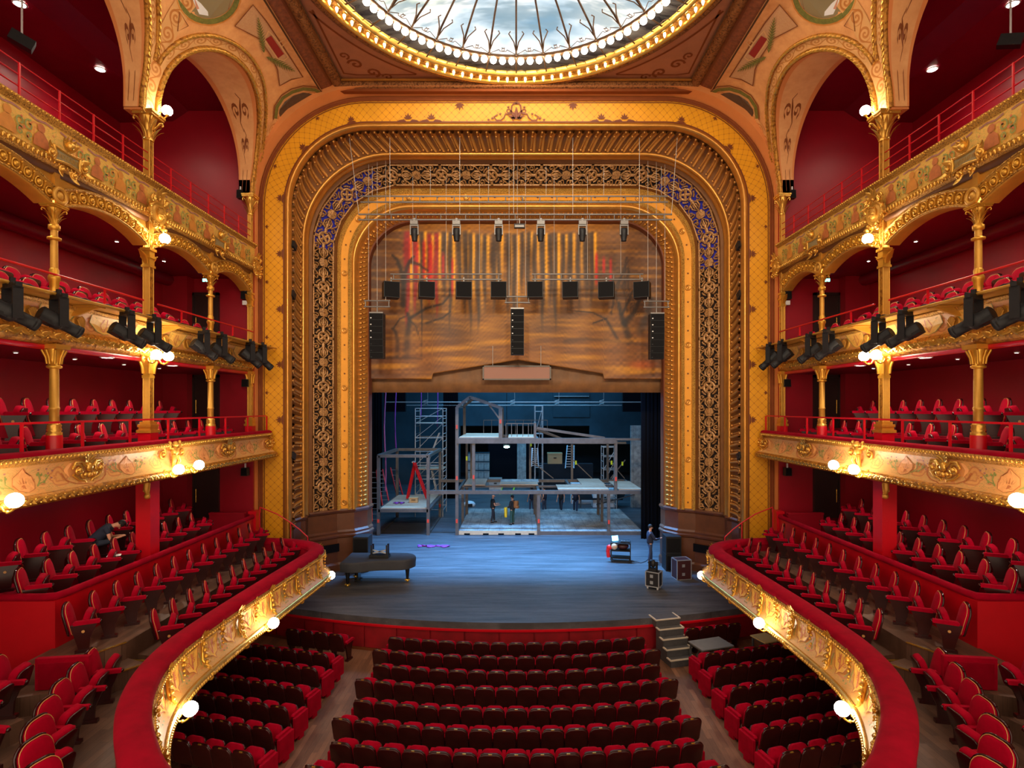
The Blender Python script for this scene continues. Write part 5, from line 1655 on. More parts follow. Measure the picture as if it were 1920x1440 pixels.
    circ = lambda cx, cy, rx, ry, n=28: [(cx + rx * cos(2 * pi * i / n), cy + ry * sin(2 * pi * i / n)) for i in range(n)]
    C0 = (391, -10)
    o = poly_px(circ(C0[0], C0[1], 47, 44), 'plaque_grey', 'painted_roundel', 0.010)
    poly_px([(C0[0] - 30, C0[1] + 10), (C0[0] - 10, C0[1] - 20), (C0[0] + 12, C0[1] - 10), (C0[0] + 22, C0[1] + 24), (C0[0] + 4, C0[1] + 40), (C0[0] - 18, C0[1] + 36)], 'paper', 'painted_drapery', 0.016)
    poly_px([(C0[0] + 14, C0[1] - 20), (C0[0] + 44, C0[1] - 12), (C0[0] + 38, C0[1] + 26), (C0[0] + 22, C0[1] + 36)], 'painted_brown', 'painted_ground', 0.013)
    strip_px([(C0[0] - 24, C0[1] + 8), (C0[0] - 20, C0[1] + 26)], 7, 'skin', 'painted_limb', 0.02); strip_px([(C0[0] + 12, C0[1] + 4), (C0[0] + 17, C0[1] + 28)], 8, 'skin', 'painted_limb', 0.02)
    strip_px(circ(*C0, 54, 50), 10, 'painted_green', 'painted_wreath', closed=True)
    strip_px(circ(*C0, 61, 57), 2, 'painted_orange', 'painted_border', closed=True)
    # triangular spandrel panel with palms and name scroll
    tri = [(440, 48), (474, 8), (500, 40), (530, 85), (568, 144), (546, 148), (524, 160), (520, 130), (508, 104), (486, 72)]
    poly_px(tri, 'vault_panel', 'painted_panel', 0.009)
    strip_px(tri, 2.2, 'painted_brown', 'painted_border', 0.02, True)
    strip_px([(332, 58), (336, 22), (352, 48)], 2.0, 'painted_brown', 'painted_border', 0.02, True)
    poly_px([(497, 72), (508, 66), (532, 100), (521, 108)], 'painted_red', 'name_scroll', 0.022)
    strip_px([(495, 73), (503, 57), (512, 66), (522, 78), (533, 96), (540, 106), (532, 112), (521, 110), (495, 73)], 2.4, 'painted_cream', 'scroll_edge', 0.026)
    strip_px([(522, 79), (532, 73), (536, 79), (528, 86)], 2.0, 'painted_cream', 'scroll_edge', 0.026)
    for base, tip, nn in (((494, 96), (484, 36), 13), ((500, 106), (548, 130), 12)):
        m = MB()
        for k in range(nn):
            f = k / (nn - 1)
            x, y = base[0] + (tip[0] - base[0]) * f, base[1] + (tip[1] - base[1]) * f
            dx, dy = tip[0] - base[0], tip[1] - base[1]; l = sqrt(dx * dx + dy * dy); dx /= l; dy /= l
            wv = 8.0 * sin(pi * (0.18 + 0.75 * f))
            for sg in (-1, 1):
                ex, ey = x + dx * 7 - sg * dy * wv, y + dy * 7 + sg * dx * wv
                m.add([vp(x - dx * 2, y - dy * 2, 0.03), vp(ex, ey, 0.03), vp(x + dx * 3, y + dy * 3, 0.03)], [(0, 1, 2)])
        sub('painted_palm', m, 'painted_green', V)
    # lunette beside the arch
    lun = [(516, 222), (519, 200), (530, 183), (548, 172), (568, 166), (590, 168), (600, 173), (560, 190), (535, 210)]
    poly_px([(521, 222), (524, 205), (534, 190), (550, 179), (568, 173), (588, 175), (560, 190), (538, 208)], 'painted_dark', 'lunette', 0.012)
    strip_px(lun[:7], 6, 'painted_green', 'lunette_wreath', 0.018)
    strip_px([(512, 224), (514, 198), (527, 178), (546, 166), (568, 160), (592, 162), (606, 168)], 1.8, 'painted_brown', 'painted_border', 0.02)
# ------------------------------------------------------------------ theatre seats
def rrect(w, h, r, n=5, rb=None):
    """rounded rectangle outline centred on x, bottom at 0"""
    rb = r if rb is None else rb
    out = []
    for cx, cz, a0, rr in ((w / 2 - rb, rb, -pi / 2, rb), (w / 2 - r, h - r, 0, r), (-w / 2 + r, h - r, pi / 2, r), (-w / 2 + rb, rb, pi, rb)):
        for i in range(n): out.append((cx + rr * cos(a0 + pi / 2 * i / (n - 1)), cz + rr * sin(a0 + pi / 2 * i / (n - 1))))
    return out
def slab(mb, outline, y0, y1, inset=0.86, curve=0.0, M=None):
    """padded panel: outline in (x, z), from y0 (back) to y1 (front), soft front edge"""
    cz = sum(p[1] for p in outline) / len(outline)
    n = len(outline)
    rings = []
    d = y1 - y0
    for k, y in ((0.97, y0), (1.0, y0 + d * 0.12), (1.0, y0 + d * 0.6), (inset * 0.4 + 0.6, y0 + d * 0.9), (inset, y1)):
        rings.append([Vector((x * k, y + curve * (x * k) ** 2, cz + (z - cz) * k)) for x, z in outline])
    vs = [p for r in rings for p in r] + [Vector((0, y1 + d * 0.12, cz)), Vector((0, y0, cz))]
    if M is not None: vs = [M @ v for v in vs]
    fs = []
    for j in range(4):
        for i in range(n): fs.append((j * n + i, j * n + (i + 1) % n, (j + 1) * n + (i + 1) % n, (j + 1) * n + i))
    t = 5 * n
    for i in range(n):
        fs.append((4 * n + i, 4 * n + (i + 1) % n, t)); fs.append(((i + 1) % n, i, t + 1))
    mb.add(vs, fs, True)
    return mb
TB = Matrix.Translation((0, -0.17, 0.36)) @ Matrix.Rotation(R(-13), 4, 'X').inverted()
TB = Matrix.Translation((0, -0.15, 0.36)) @ Matrix.Rotation(R(13), 4, 'X')
TF = Matrix.Translation((0, -0.04, 0.40)) @ Matrix.Rotation(R(-16), 4, 'X')
SEAT = {}
def seat_meshes(key, w, tall):
    d = {}; rt = 0.13 if key == 'stalls' else 0.2
    m = MB(); slab(m, rrect(w - 0.06, tall - (0.03 if key == 'stalls' else 0.01), rt, 6, 0.05), -0.015, 0.06, 0.84, -0.25, TB); d['backrest'] = m.mesh('backrest', 'velvet')
    m = MB(); slab(m, rrect(w - 0.03, tall - 0.0, rt, 6, 0.05), -0.01, -0.05, 0.9, -0.25, TB); d['back_shell'] = m.mesh('back_shell', 'seat_wood')
    m = MB(); o = rrect(w - 0.03, tall + 0.005, rt, 6, 0.05)
    up = [p for p in o if p[1] > 0.06]
    k = max(range(len(o)), key=lambda i: (o[i][1] < 0.06, 0))
    pts = [TB @ Vector((x, -0.012 - 0.25 * x * x, z)) for x, z in o[5:15]]
    m.tube(pts, 0.022, 6); d['rim'] = m.mesh('rim', 'seat_rim')
    m = MB(); slab(m, rrect(w - 0.09, 0.43, 0.12, 5, 0.05), 0.0, 0.12, 0.82, 0, TF); d['seat'] = m.mesh('seat', 'velvet')
    m = MB(); slab(m, rrect(w - 0.12, 0.40, 0.10, 4, 0.05), 0.155, 0.118, 0.9, 0, TF)
    d['seat_pan'] = m.mesh('seat_pan', 'seat_wood')
    m = MB()
    pr = [(-0.10, 0.58), (0.34, 0.58), (0.36, 0.62), (0.33, 0.655), (-0.08, 0.665), (-0.12, 0.63)]
    m.xprism(pr, -0.042, 0.042); d['armrest'] = m.mesh('armrest', 'velvet')
    m = MB(); m.sphere((0, 0.36, 0.615), 0.035, 6, 5, (1.1, 0.9, 1)); d['arm_tip'] = m.mesh('arm_tip', 'seat_rim')
    m = MB()
    m.xprism([(-0.16, 0.58), (-0.08, 0.30), (-0.02, 0.06), (0.16, 0.06), (0.18, 0.30), (0.30, 0.58)], -0.025, 0.025)
    m.bb(-0.05, 0.05, -0.08, 0.22, 0.0, 0.06); d['side_frame'] = m.mesh('side_frame', 'seat_wood')
    m = MB(); q = TB @ Vector((0, -0.04, tall + 0.012)); m.box(q, (0.075, 0.03, 0.022)); d['number_plate'] = m.mesh('number_plate', 'brass')
    m = MB()
    pts = [TB @ Vector((x * 0.93, 0.035 - 0.25 * x * x, z * 0.98 + 0.004)) for x, z in o]
    m.tube(pts, 0.007, 4, closed=True); d['piping'] = m.mesh('piping', 'piping')
    m = MB(); m.box((0, 0.1, 0.36), (0.07, 0.52, 0.5)); m.box((0, 0.1, 0.06), (0.06, 0.18, 0.12)); d['end_panel'] = m.mesh('end_panel', 'velvet')
    m = MB(); m.cyl((-0.03, 0.06, 0.44), (-0.034, 0.06, 0.44), 0.03, n=10); m.cyl((0.03, 0.06, 0.44), (0.034, 0.06, 0.44), 0.03, n=10); d['number_disc'] = m.mesh('number_disc', 'piping')
    d['w'] = w
    SEAT[key] = d
seat_meshes('stalls', 0.54, 0.60)
seat_meshes('balcony', 0.58, 0.64)
def theatre_seat(key, loc, rz, label, group, first=False, end=None, panel=False, plate=True, arm=-1, disc=False):
    """end: +1 / -1 puts a second armrest on that side; panel adds the padded aisle end"""
    d = SEAT[key]; w = d['w']
    t = empty(key + '_seat', loc, rz, label, 'seat', group)
    for k in ('backrest', 'back_shell', 'rim', 'seat', 'seat_pan'): inst(d[k], k, t)
    if key == 'balcony': inst(d['piping'], 'piping', t)
    if plate: inst(d['number_plate'], 'number_plate', t)
    xs = [arm * w / 2, -arm * w / 2] if end else [arm * w / 2]
    for x in xs:
        f = inst(d['side_frame'], 'side_frame', t, (x, 0, 0))
        a = inst(d['armrest'], 'armrest', t, (x, 0, 0)); inst(d['arm_tip'], 'arm_tip', a)
        if disc and x == xs[0]: inst(d['number_disc'], 'number_disc', f)
    if panel: inst(d['end_panel'], 'end_panel', t, (panel * (w / 2 + 0.08), 0, 0))
    return t

# centre stalls
rows = [17.87, 16.9, 15.97, 15.06, 14.05, 13.17, 12.28, 11.42]
for i, ye in enumerate(rows):
    odd = i % 2 == 0
    n = 15 if odd else 16
    yc = ye - 0.45
    for j in range(n):
        x = (j - (n - 1) / 2) * 0.54
        y = yc + x * x / 35.6 + 0.28
        pan = False
        if odd and j == 0: pan = -1
        if odd and j == n - 1: pan = 1
        theatre_seat('stalls', (x, y, 0), math.atan(x / 17.8), 'dark-backed red seat, centre stalls, %s row from the stage, %s from the left' % (ORD[i], ORD[j]), 'centre stalls seats',
                     end=1 if j == n - 1 else None, panel=pan)
# side stalls
rows = [(18.0, 4), (16.6, 7), (15.7, 7), (14.6, 7), (13.66, 7), (12.75, 7), (11.85, 6)]
for s in (-1, 1):
    th = R(15)
    for i, (ye, n) in enumerate(rows):
        for j in range(n):
            o = (0.37 + 0.535 * j)
            x = 5.4 + o * cos(th); y = ye + 0.25 + o * sin(th) + (0.5 if s > 0 and i == 0 else 0.0)
            pan = False
            if j == 0 and i > 0: pan = -s
            theatre_seat('stalls', (s * x, y, 0), s * th, 'dark-backed red seat, %s side stalls, %s row from the stage, %s from the aisle' % (SIDE[s], ORD[i], ORD[j]), '%s side stalls seats' % SIDE[s],
                         end=1 if (j == 0 and s < 0) or (j == n - 1 and s > 0) else None, panel=pan)
# horseshoe balcony, boxes and galleries; positions measured along the left side, mirrored
def run(P, key, rz, fmt, group, plate=False):
    out = []
    for s in (-1, 1):
        for j, (x, y, z, *r) in enumerate(P):
            a = r[0] if r else rz
            out.append(theatre_seat(key, (s * x, y, z), s * R(a), fmt % (SIDE[s], ORD[j]), group % SIDE[s], end=1 if j == len(P) - 1 else None, plate=plate, arm=-s, disc=(j == 0)))
    return out
P = [(9.25, 11.95 + 0.735 * k, 3.14) for k in range(12)]
run(P, 'balcony', 62, 'red velvet tip-up seat, rear row of %s horseshoe balcony, %s from near steps', '%s horseshoe rear row')
P = [(7.95, 12.75 + 0.695 * k, 2.72) for k in range(11)]
run(P, 'balcony', 62, 'red velvet tip-up seat, rail row of %s horseshoe balcony, %s from near steps', '%s horseshoe rail row')
P = [(8.30, 11.35, 2.4, 72), (8.08, 10.67, 2.4, 76), (7.86, 10.03, 2.4, 80), (7.58, 9.4, 2.4, 86), (7.24, 8.78, 2.4, 92), (6.82, 8.2, 2.4, 98), (6.3, 7.65, 2.4, 106)]
run(P, 'balcony', 80, 'red velvet tip-up seat on the curve of %s horseshoe, %s down from the steps', '%s horseshoe curve row')
P = [(9.15, 10.2, 2.75, 78), (8.9, 9.5, 2.75, 82), (8.55, 8.85, 2.75, 88), (8.1, 8.25, 2.75, 96)]
run(P, 'balcony', 84, 'red velvet tip-up seat, outer curved row of %s horseshoe, %s below the panel', '%s horseshoe outer row')
for s in (-1, 1):
    E = empty('seat_end_panel', (s * 8.85, 10.95, 2.75), s * R(-8), 'padded red end panel beside the outer curved row, %s horseshoe' % SIDE[s], 'panel')
    m = MB(); m.box((0, 0, 0.33), (0.95, 0.10, 0.62)); m.build('pad', 'velvet', E)
    m = MB(); m.box((0, -0.065, 0.30), (0.80, 0.03, 0.5)); m.build('inset', 'velvet_rail', E)
    m = MB(); m.box((0, 0, 0.01), (0.8, 0.07, 0.05)); m.build('foot', 'seat_metal', E)
P = [(10.6, 12.35 + 0.715 * k, 3.76) for k in range(10)]
run(P, 'balcony', 62, 'dark framed red seat, %s boxes front row, %s from the near corner', '%s box front row')
P = [(11.75, 12.9 + 0.74 * k, 4.1) for k in range(10)]
BOX_BACK = run(P, 'balcony', 62, 'dark framed red seat, %s boxes back row, %s from the near end', '%s box back row')
P = [(10.5, 11.6 + 0.76 * k, 6.85) for k in range(12)]
run(P, 'balcony', 62, 'red seat behind the railing, %s middle balcony front row, %s from near end', '%s middle balcony front row')
P = [(11.75, 13.1 + 0.73 * k, 7.5) for k in range(9)]
run(P, 'balcony', 62, 'red seat against the wall, %s middle balcony back row, %s from near end', '%s middle balcony back row')
P = [(10.42, 10.9 + 0.72 * k, 10.1) for k in range(13)]
run(P, 'balcony', 82, 'red seat above the spotlights, %s upper balcony front row, %s from near end', '%s upper balcony front row')
P = [(11.35, 11.5 + 0.72 * k, 10.5) for k in range(10)]
run(P, 'balcony', 82, 'dark seat, second row of %s upper balcony, %s from near end', '%s upper balcony second row')

# the seat under the seated technician is tipped down
for ch in BOX_BACK[3].children_recursive if hasattr(BOX_BACK[3], 'children_recursive') else []:
    if ch.name.split('.')[0] in ('seat', 'seat_pan'):
        ch.matrix_basis = Matrix.Translation((0, -0.04, 0.46)) @ Matrix.Rotation(R(-70), 4, 'X') @ Matrix.Translation((0, 0.04, -0.40))
# ------------------------------------------------------------------ globe lamps
GL = MB().sphere((0, 0, 0), 0.135, 18, 12).mesh('globe', 'globe_glass')
def arm_mesh(dx):
    m = MB()
    m.tube([(0, 0, -0.12), (0.02, 0, -0.17), (0.10, 0, -0.22), (0.19, 0, -0.20), (0.24, 0, -0.12), (0.22, 0, -0.05), (0.17, 0, -0.04)], 0.02, 7)
    m.tube([(0.24, 0, -0.12), (0.30, 0, -0.10), (0.36, 0, -0.11)], 0.022, 6); m.lathe([(0.03, -0.16), (0.06, -0.13), (0.05, -0.10)], n=10); m.sphere((0.13, 0, -0.21), 0.035, 7, 5)
    return m
ARM = arm_mesh(0).mesh('arm', 'gold_bright')
BP = MB(); BP.sphere((0.36, 0, -0.11), 0.08, 8, 6, (0.5, 1, 1.4)); BPM = BP.mesh('backplate', 'gold')
def globe_lamp(s, x, y, z, label, group, rz=None):
    t = empty('globe_lamp', (s * x, y, z), 0 if s > 0 else pi, label, 'lamp', group)
    if rz is not None: t.rotation_euler = (0, 0, rz)
    inst(GL, 'globe', t); inst(ARM, 'arm', t); inst(BPM, 'backplate', t)
    return t
for s in (-1, 1):
    S = SIDE[s]
    g = '%s globe lamps' % S
    for (x, y, z, w) in ((6.10, 10.48, 2.62, 'nearest the curve'), (6.22, 14.35, 2.74, 'midway'), (6.30, 19.05, 2.56, 'at the stage end')):
        # turn the arm to the balcony front
        best = min(range(len(HS)), key=lambda i: (HS[i][0] - x) ** 2 + (HS[i][1] - y) ** 2)
        dv = Vector((HS[best][0] * s - s * x, HS[best][1] - y))
        globe_lamp(s, x, y, z, 'glowing globe lamp under the %s horseshoe balcony, %s' % (S, w), g, math.atan2(dv.y, dv.x))
    for (x, y, z, w) in ((8.95, 9.99, 6.60, 'nearest the viewer'), (8.95, 14.85, 6.62, 'near one of the cherub pair'), (8.95, 15.8, 6.64, 'stageward one of the cherub pair')):
        globe_lamp(s, x, y, z, 'glowing globe lamp under the %s middle balcony, %s' % (S, w), g)
    for (x, y, z, w) in ((9.55, 14.87, 9.66, 'near one of two'), (9.55, 15.37, 9.67, 'stageward one of two')):
        globe_lamp(s, x, y, z, 'glowing globe lamp below the %s spotlight shelf, %s' % (S, w), g)
    globe_lamp(s, 9.55, 15.22, 12.85, 'glowing globe lamp below the %s portrait medallion' % S, g)
    globe_lamp(s, 9.66, 15.5, 16.48, 'glowing globe lamp above the %s leafy capital' % S, g)
# ------------------------------------------------------------------ recessed downlights
DL = MB(); DL.lathe([(0.115, 0.0), (0.115, -0.012), (0.0, -0.012)], n=20); DLM = DL.mesh('lens', 'downlight_lens')
DR = MB(); DR.lathe([(0.115, 0.0), (0.12, -0.025), (0.145, -0.02), (0.15, 0.0)], n=20); DRM = DR.mesh('bezel', 'white_plastic')
def downlight(x, y, z, r, power, label, group, spot=True):
    t = empty('downlight', (x, y, z), 0, label, 'downlight', group)
    k = r / 0.115
    inst(DLM, 'lens', t, scale=(k, k, 1)); inst(DRM, 'bezel', t, scale=(k, k, 1))
    if power:
        d = bpy.data.lights.new('downlight_beam', 'SPOT'); d.energy = power; d.color = (1.0, 0.84, 0.66); d.spot_size = R(150); d.spot_blend = 0.6; d.shadow_soft_size = r
        o = bpy.data.objects.new('downlight_beam', d); COL.objects.link(o); o.parent = t; o.location = (0, 0, -0.04)
for s in (-1, 1):
    S = SIDE[s]
    for j, y in enumerate((11.5, 14.6, 17.7)):
        downlight(s * 10.42, y, 13.14, 0.115, 55, 'round downlight in the %s upper balcony soffit, %s from the viewer' % (S, ORD[j]), '%s balcony downlights' % S)
    for j, y in enumerate((13.96, 16.6)):
        downlight(s * 10.2, y, 9.52, 0.12, 55, 'round downlight over the %s middle balcony, %s from the viewer' % (S, ORD[j]), '%s balcony downlights' % S)
    for j, y in enumerate((12.7, 14.4, 16.2, 17.8)):
        downlight(s * 11.35, y, 9.52, 0.04, 14, 'tiny spot light over the %s middle balcony, %s from the viewer' % (S, ORD[j]), '%s tiny spots' % S)
    for j, y in enumerate((11.2, 14.2, 16.4, 18.6)):
        downlight(s * 11.7, y, 13.14, 0.045, 16, 'tiny spot light over the %s upper balcony, %s from the viewer' % (S, ORD[j]), '%s tiny spots' % S)
    for j, (y, z) in enumerate(((15.0, 19.08), (17.9, 19.08))):
        downlight(s * 13.3, y, z, 0.13, 110, 'round downlight high in the %s top gallery, %s from the viewer' % (S, ORD[j]), '%s top gallery downlights' % S)
    for j, y in enumerate((13.6, 17.2)):
        downlight(s * 10.9, y, 6.35, 0.05, 40, 'small downlight over the %s boxes, %s from the viewer' % (S, ORD[j]), '%s box downlights' % S)

# ------------------------------------------------------------------ profile spotlights on the balcony shelf
SPB = MB()   # body along +x, pivot at the origin
SPB.lathe([(0.10, -0.36), (0.12, -0.34), (0.12, -0.16), (0.135, -0.14), (0.135, 0.02), (0.115, 0.05), (0.10, 0.08), (0.095, 0.30), (0.105, 0.31), (0.105, 0.34), (0.098, 0.35), (0.105, 0.36), (0.105, 0.42), (0.09, 0.42), (0.085, 0.30), (0.0, 0.28)], n=14, axis=Matrix.Rotation(R(90), 3, 'Y'))
SPB.box((-0.22, 0, -0.02), (0.26, 0.20, 0.20))
SPB.v = [(x, y * 1.22, z * 1.22) for x, y, z in SPB.v]
SPBM = SPB.mesh('body', 'black_metal')
SPR = MB()
for k in range(4): SPR.cyl((-0.34 + 0.07 * k, 0, 0), (-0.325 + 0.07 * k, 0, 0), 0.135, n=14)
SPRM = SPR.mesh('cooling_fin', 'black_metal')
YK = MB(); YK.bb(-0.08, 0.08, -0.205, -0.175, -0.10, 0.46); YK.bb(-0.08, 0.08, 0.175, 0.205, -0.10, 0.46); YK.bb(-0.08, 0.08, -0.205, 0.205, 0.45, 0.48); YKM = YK.mesh('yoke', 'black_metal')
CL = MB(); CL.bb(-0.05, 0.05, -0.24, 0.24, 0.48, 0.56); CL.cyl((0, 0, 0.5), (0, 0, 0.66), 0.03, n=8); CL.bb(-0.04, 0.04, -0.03, 0.03, 0.54, 0.66); CL.cyl((-0.05, -0.2, 0.54), (0.05, 0.2, 0.58), 0.02, n=6); CLM = CL.mesh('clamp', 'black_metal')
for s in (-1, 1):
    for j, px in enumerate((15, 103, 232, 283, 377, 411, 465, 488)):
        y = depth_for_x(px, 9.30)
        t = empty('profile_spotlight', (s * 9.22, y, 9.98), 0, 'black spotlight hung from the %s balcony shelf, %s from the viewer' % (SIDE[s], ORD[j]), 'spotlight', '%s balcony spotlights' % SIDE[s])
        dv = Vector((-s * (8.4 - 0.2 * j) , 28.0 - y, -8.6))
        b = inst(SPBM, 'body', t, (0, 0, 0)); b.rotation_euler = dv.to_track_quat('X', 'Z').to_euler()
        inst(SPRM, 'cooling_fin', b)
        az = math.atan2(dv.y, dv.x)
        inst(YKM, 'yoke', t, (0, 0, 0), (0, 0, az)); inst(CLM, 'clamp', t, (0, 0, 0), (0, 0, az))
m = MB(); m.sphere((0, 0, 0), 0.012, 6, 4)

# ------------------------------------------------------------------ speakers
def box_speaker(px, py, Y, w, label, turn=0.0, drop=0.35):
    p = at(px, py, Y)
    t = empty('box_speaker', p, turn, label, 'speaker', 'front fill speakers')
    h = w
    m = MB(); m.box((0, 0.30, 0), (w, 0.55, h)); m.build('cabinet', 'black_metal', t)
    m = MB(); m.box((0, 0.015, 0), (w * 0.93, 0.02, h * 0.93)); m.build('grille', 'black_grille', t)
    m = MB(); m.bb(-w * 0.04, w * 0.04, 0.2, 0.24, h / 2, h / 2 + 0.2); m.bb(-w * 0.3, w * 0.3, 0.18, 0.26, h / 2, h / 2 + 0.03); m.build('hanger', 'truss_metal', t)
    return t
for j, (px, a) in enumerate(((735, -22), (801, -14), (870, -8), (935, -3), (1003, 3), (1069, 8), (1136, 14), (1202, 22))):
    box_speaker(px, 542, 23.4, 0.66, 'square black speaker in the hanging row, %s from the left' % ORD[j], R(-a))
for (x0, x1, w) in ((732, 941, 'left'), (997, 1206, 'right')):
    T = empty('speaker_bar', at((x0 + x1) / 2, 519, 23.6), 0, 'twin pipe bar carrying the %s four square speakers' % w, 'truss', 'speaker bars')
    for y in (514, 524):
        m = MB(); m.cyl(at(x0, y, 23.6), at(x1, y, 23.6), 0.035, n=8); sub('pipe', m, 'truss_metal', T)
    for k in range(5):
        x = x0 + 6 + (x1 - x0 - 12) * k / 4
        m = MB(); m.cyl(at(x, 514, 23.6), at(x, 524, 23.6), 0.025, n=6); sub('strut', m, 'truss_metal', T)
    for x in (x0 + 42, (x0 + x1) / 2 , x1 - 42):
        m = MB(); m.cyl(at(x, 513, 23.6), at(x, 330, 23.6), 0.008, n=5); sub('cable', m, 'wire', T)
def line_array(px, y0, y1, w, Y, label, n=7):
    p = at(px, y0, Y)
    t = empty('line_array', p, 0, label, 'speaker', 'line arrays')
    tot = (y1 - y0) * Y / FPX; h = tot / n; W = w * Y / FPX
    for k in range(n):
        m = MB()
        m.yprism([(-W / 2, -h * k - h * 0.97), (W / 2, -h * k - h * 0.97), (W / 2, -h * k), (-W / 2, -h * k)], 0.04 * k * (k - 2) * 0.3 * 0.3, 0.45)
        c = m.build('cabinet', 'black_metal', t)
        m = MB(); m.box((0, 0.04 * k * (k - 2) * 0.09 - 0.012, -h * k - h / 2), (W * 0.94, 0.02, h * 0.88)); m.build('grille', 'black_grille', c)
        m = MB(); m.box((-W * 0.36, 0.04 * k * (k - 2) * 0.09 - 0.026, -h * k - h * 0.75), (0.05, 0.008, 0.04)); m.build('badge', 'white_plastic' if k < 4 else 'black_metal', c)
    m = MB(); m.bb(-W / 2, W / 2, 0.0, 0.45, 0.0, 0.05); m.cyl((0, 0.2, 0), (0, 0.2, 0.35), 0.03, n=6); m.build('fly_frame', 'truss_metal', t)
    for z in (0.30, 0.55):
        m = MB(); m.cyl((-W * 0.95, 0.2, z), (W * 0.95, 0.2, z), 0.035, n=7); m.build('pipe', 'truss_metal', t)
    for x in (-0.85, 0.0, 0.85):
        m = MB(); m.cyl((x * W, 0.2, 0.3), (x * W, 0.2, 0.55), 0.025, n=6); m.build('strut', 'truss_metal', t)
    for x in (-0.62, 0.0, 0.62):
        m = MB(); m.cyl((x * W, 0.2, 0.55), (x * W, 0.2, 0.62 + (y0 - 310) * Y / FPX), 0.009, n=5); m.build('cable', 'wire', t)
line_array(705, 587, 672, 26, 23.2, 'tall black line array speaker against the left gilt frame')
line_array(970, 579, 665, 25, 23.4, 'tall black line array speaker hanging at the centre')
line_array(1233, 588, 673, 26, 23.2, 'tall black line array speaker against the right gilt frame')

# ------------------------------------------------------------------ light bars and moving heads
def truss(x0, x1, ya, yb, Y, label, posts):
    T = empty('light_bar', at((x0 + x1) / 2, ya, Y), 0, label, 'truss', 'light bars')
    for y in (ya, yb):
        m = MB(); m.cyl(at(x0, y, Y), at(x1, y, Y), 0.035, n=8); sub('pipe', m, 'truss_metal', T)
    for k in range(posts):
        x = x0 + 15 + (x1 - x0 - 30) * k / (posts - 1)
        m = MB(); m.cyl(at(x, ya, Y), at(x, yb, Y), 0.02, n=6); sub('strut', m, 'truss_metal', T)
    return T
T = truss(676, 1252, 368, 379, 22.6, 'upper twin pipe light bar below the fretwork', 18)
for x in (698, 807, 916, 1024, 1132, 1240):
    m = MB(); m.cyl(at(x, 368, 22.6), at(x, 312, 22.6), 0.008, n=5); sub('cable', m, 'wire', T)
T = truss(672, 1260, 402, 412, 22.2, 'lower twin pipe light bar with the moving heads', 13)
for x in (655, 731, 862, 963, 1074, 1199, 1270):
    m = MB(); m.cyl(at(min(max(x, 673), 1259), 402, 22.2), at(x, 258, 22.2), 0.011, n=5); sub('cable', m, 'wire', T)
MHB = MB().lathe([(0.0, 0.06), (0.10, 0.05), (0.13, -0.02), (0.135, -0.12), (0.12, -0.22), (0.095, -0.38), (0.10, -0.40), (0.085, -0.42), (0.0, -0.40)], n=14).mesh('head', 'black_metal')
MHY = MB(); MHY.bb(-0.17, -0.13, -0.05, 0.05, -0.16, 0.22); MHY.bb(0.13, 0.17, -0.05, 0.05, -0.16, 0.22); MHY.bb(-0.17, 0.17, -0.06, 0.06, 0.18, 0.24); MHYM = MHY.mesh('yoke', 'truss_metal')
MHC = MB(); MHC.bb(-0.15, 0.15, -0.12, 0.12, 0.24, 0.38); MHC.bb(-0.04, 0.04, -0.04, 0.04, 0.38, 0.5); MHCM = MHC.mesh('base', 'truss_metal')
for j, px in enumerate((777, 856, 935, 1014, 1092, 1170)):
    t = empty('moving_head', at(px, 433, 22.2), 0, 'moving head light on the lower bar, %s from the left' % ORD[j], 'stage light', 'moving heads')
    inst(MHB, 'head', t, (0, 0, 0.06), (R(8), 0, 0), (1.12, 1.12, 1.1)); inst(MHYM, 'yoke', t); inst(MHCM, 'base', t)
W = empty('work_light', at(974, 424, 22.2), 0, 'small flat work light at the centre of the lower bar', 'stage light')
m = MB(); m.box((0, 0, 0), (0.42, 0.16, 0.16)); m.build('housing', 'black_metal', W)
m = MB(); m.box((0, -0.085, -0.02), (0.36, 0.01, 0.09)); m.build('glass', 'truss_metal', W)
m = MB(); m.bb(-0.02, 0.02, -0.02, 0.02, 0.08, 0.3); m.build('hanger', 'truss_metal', W)

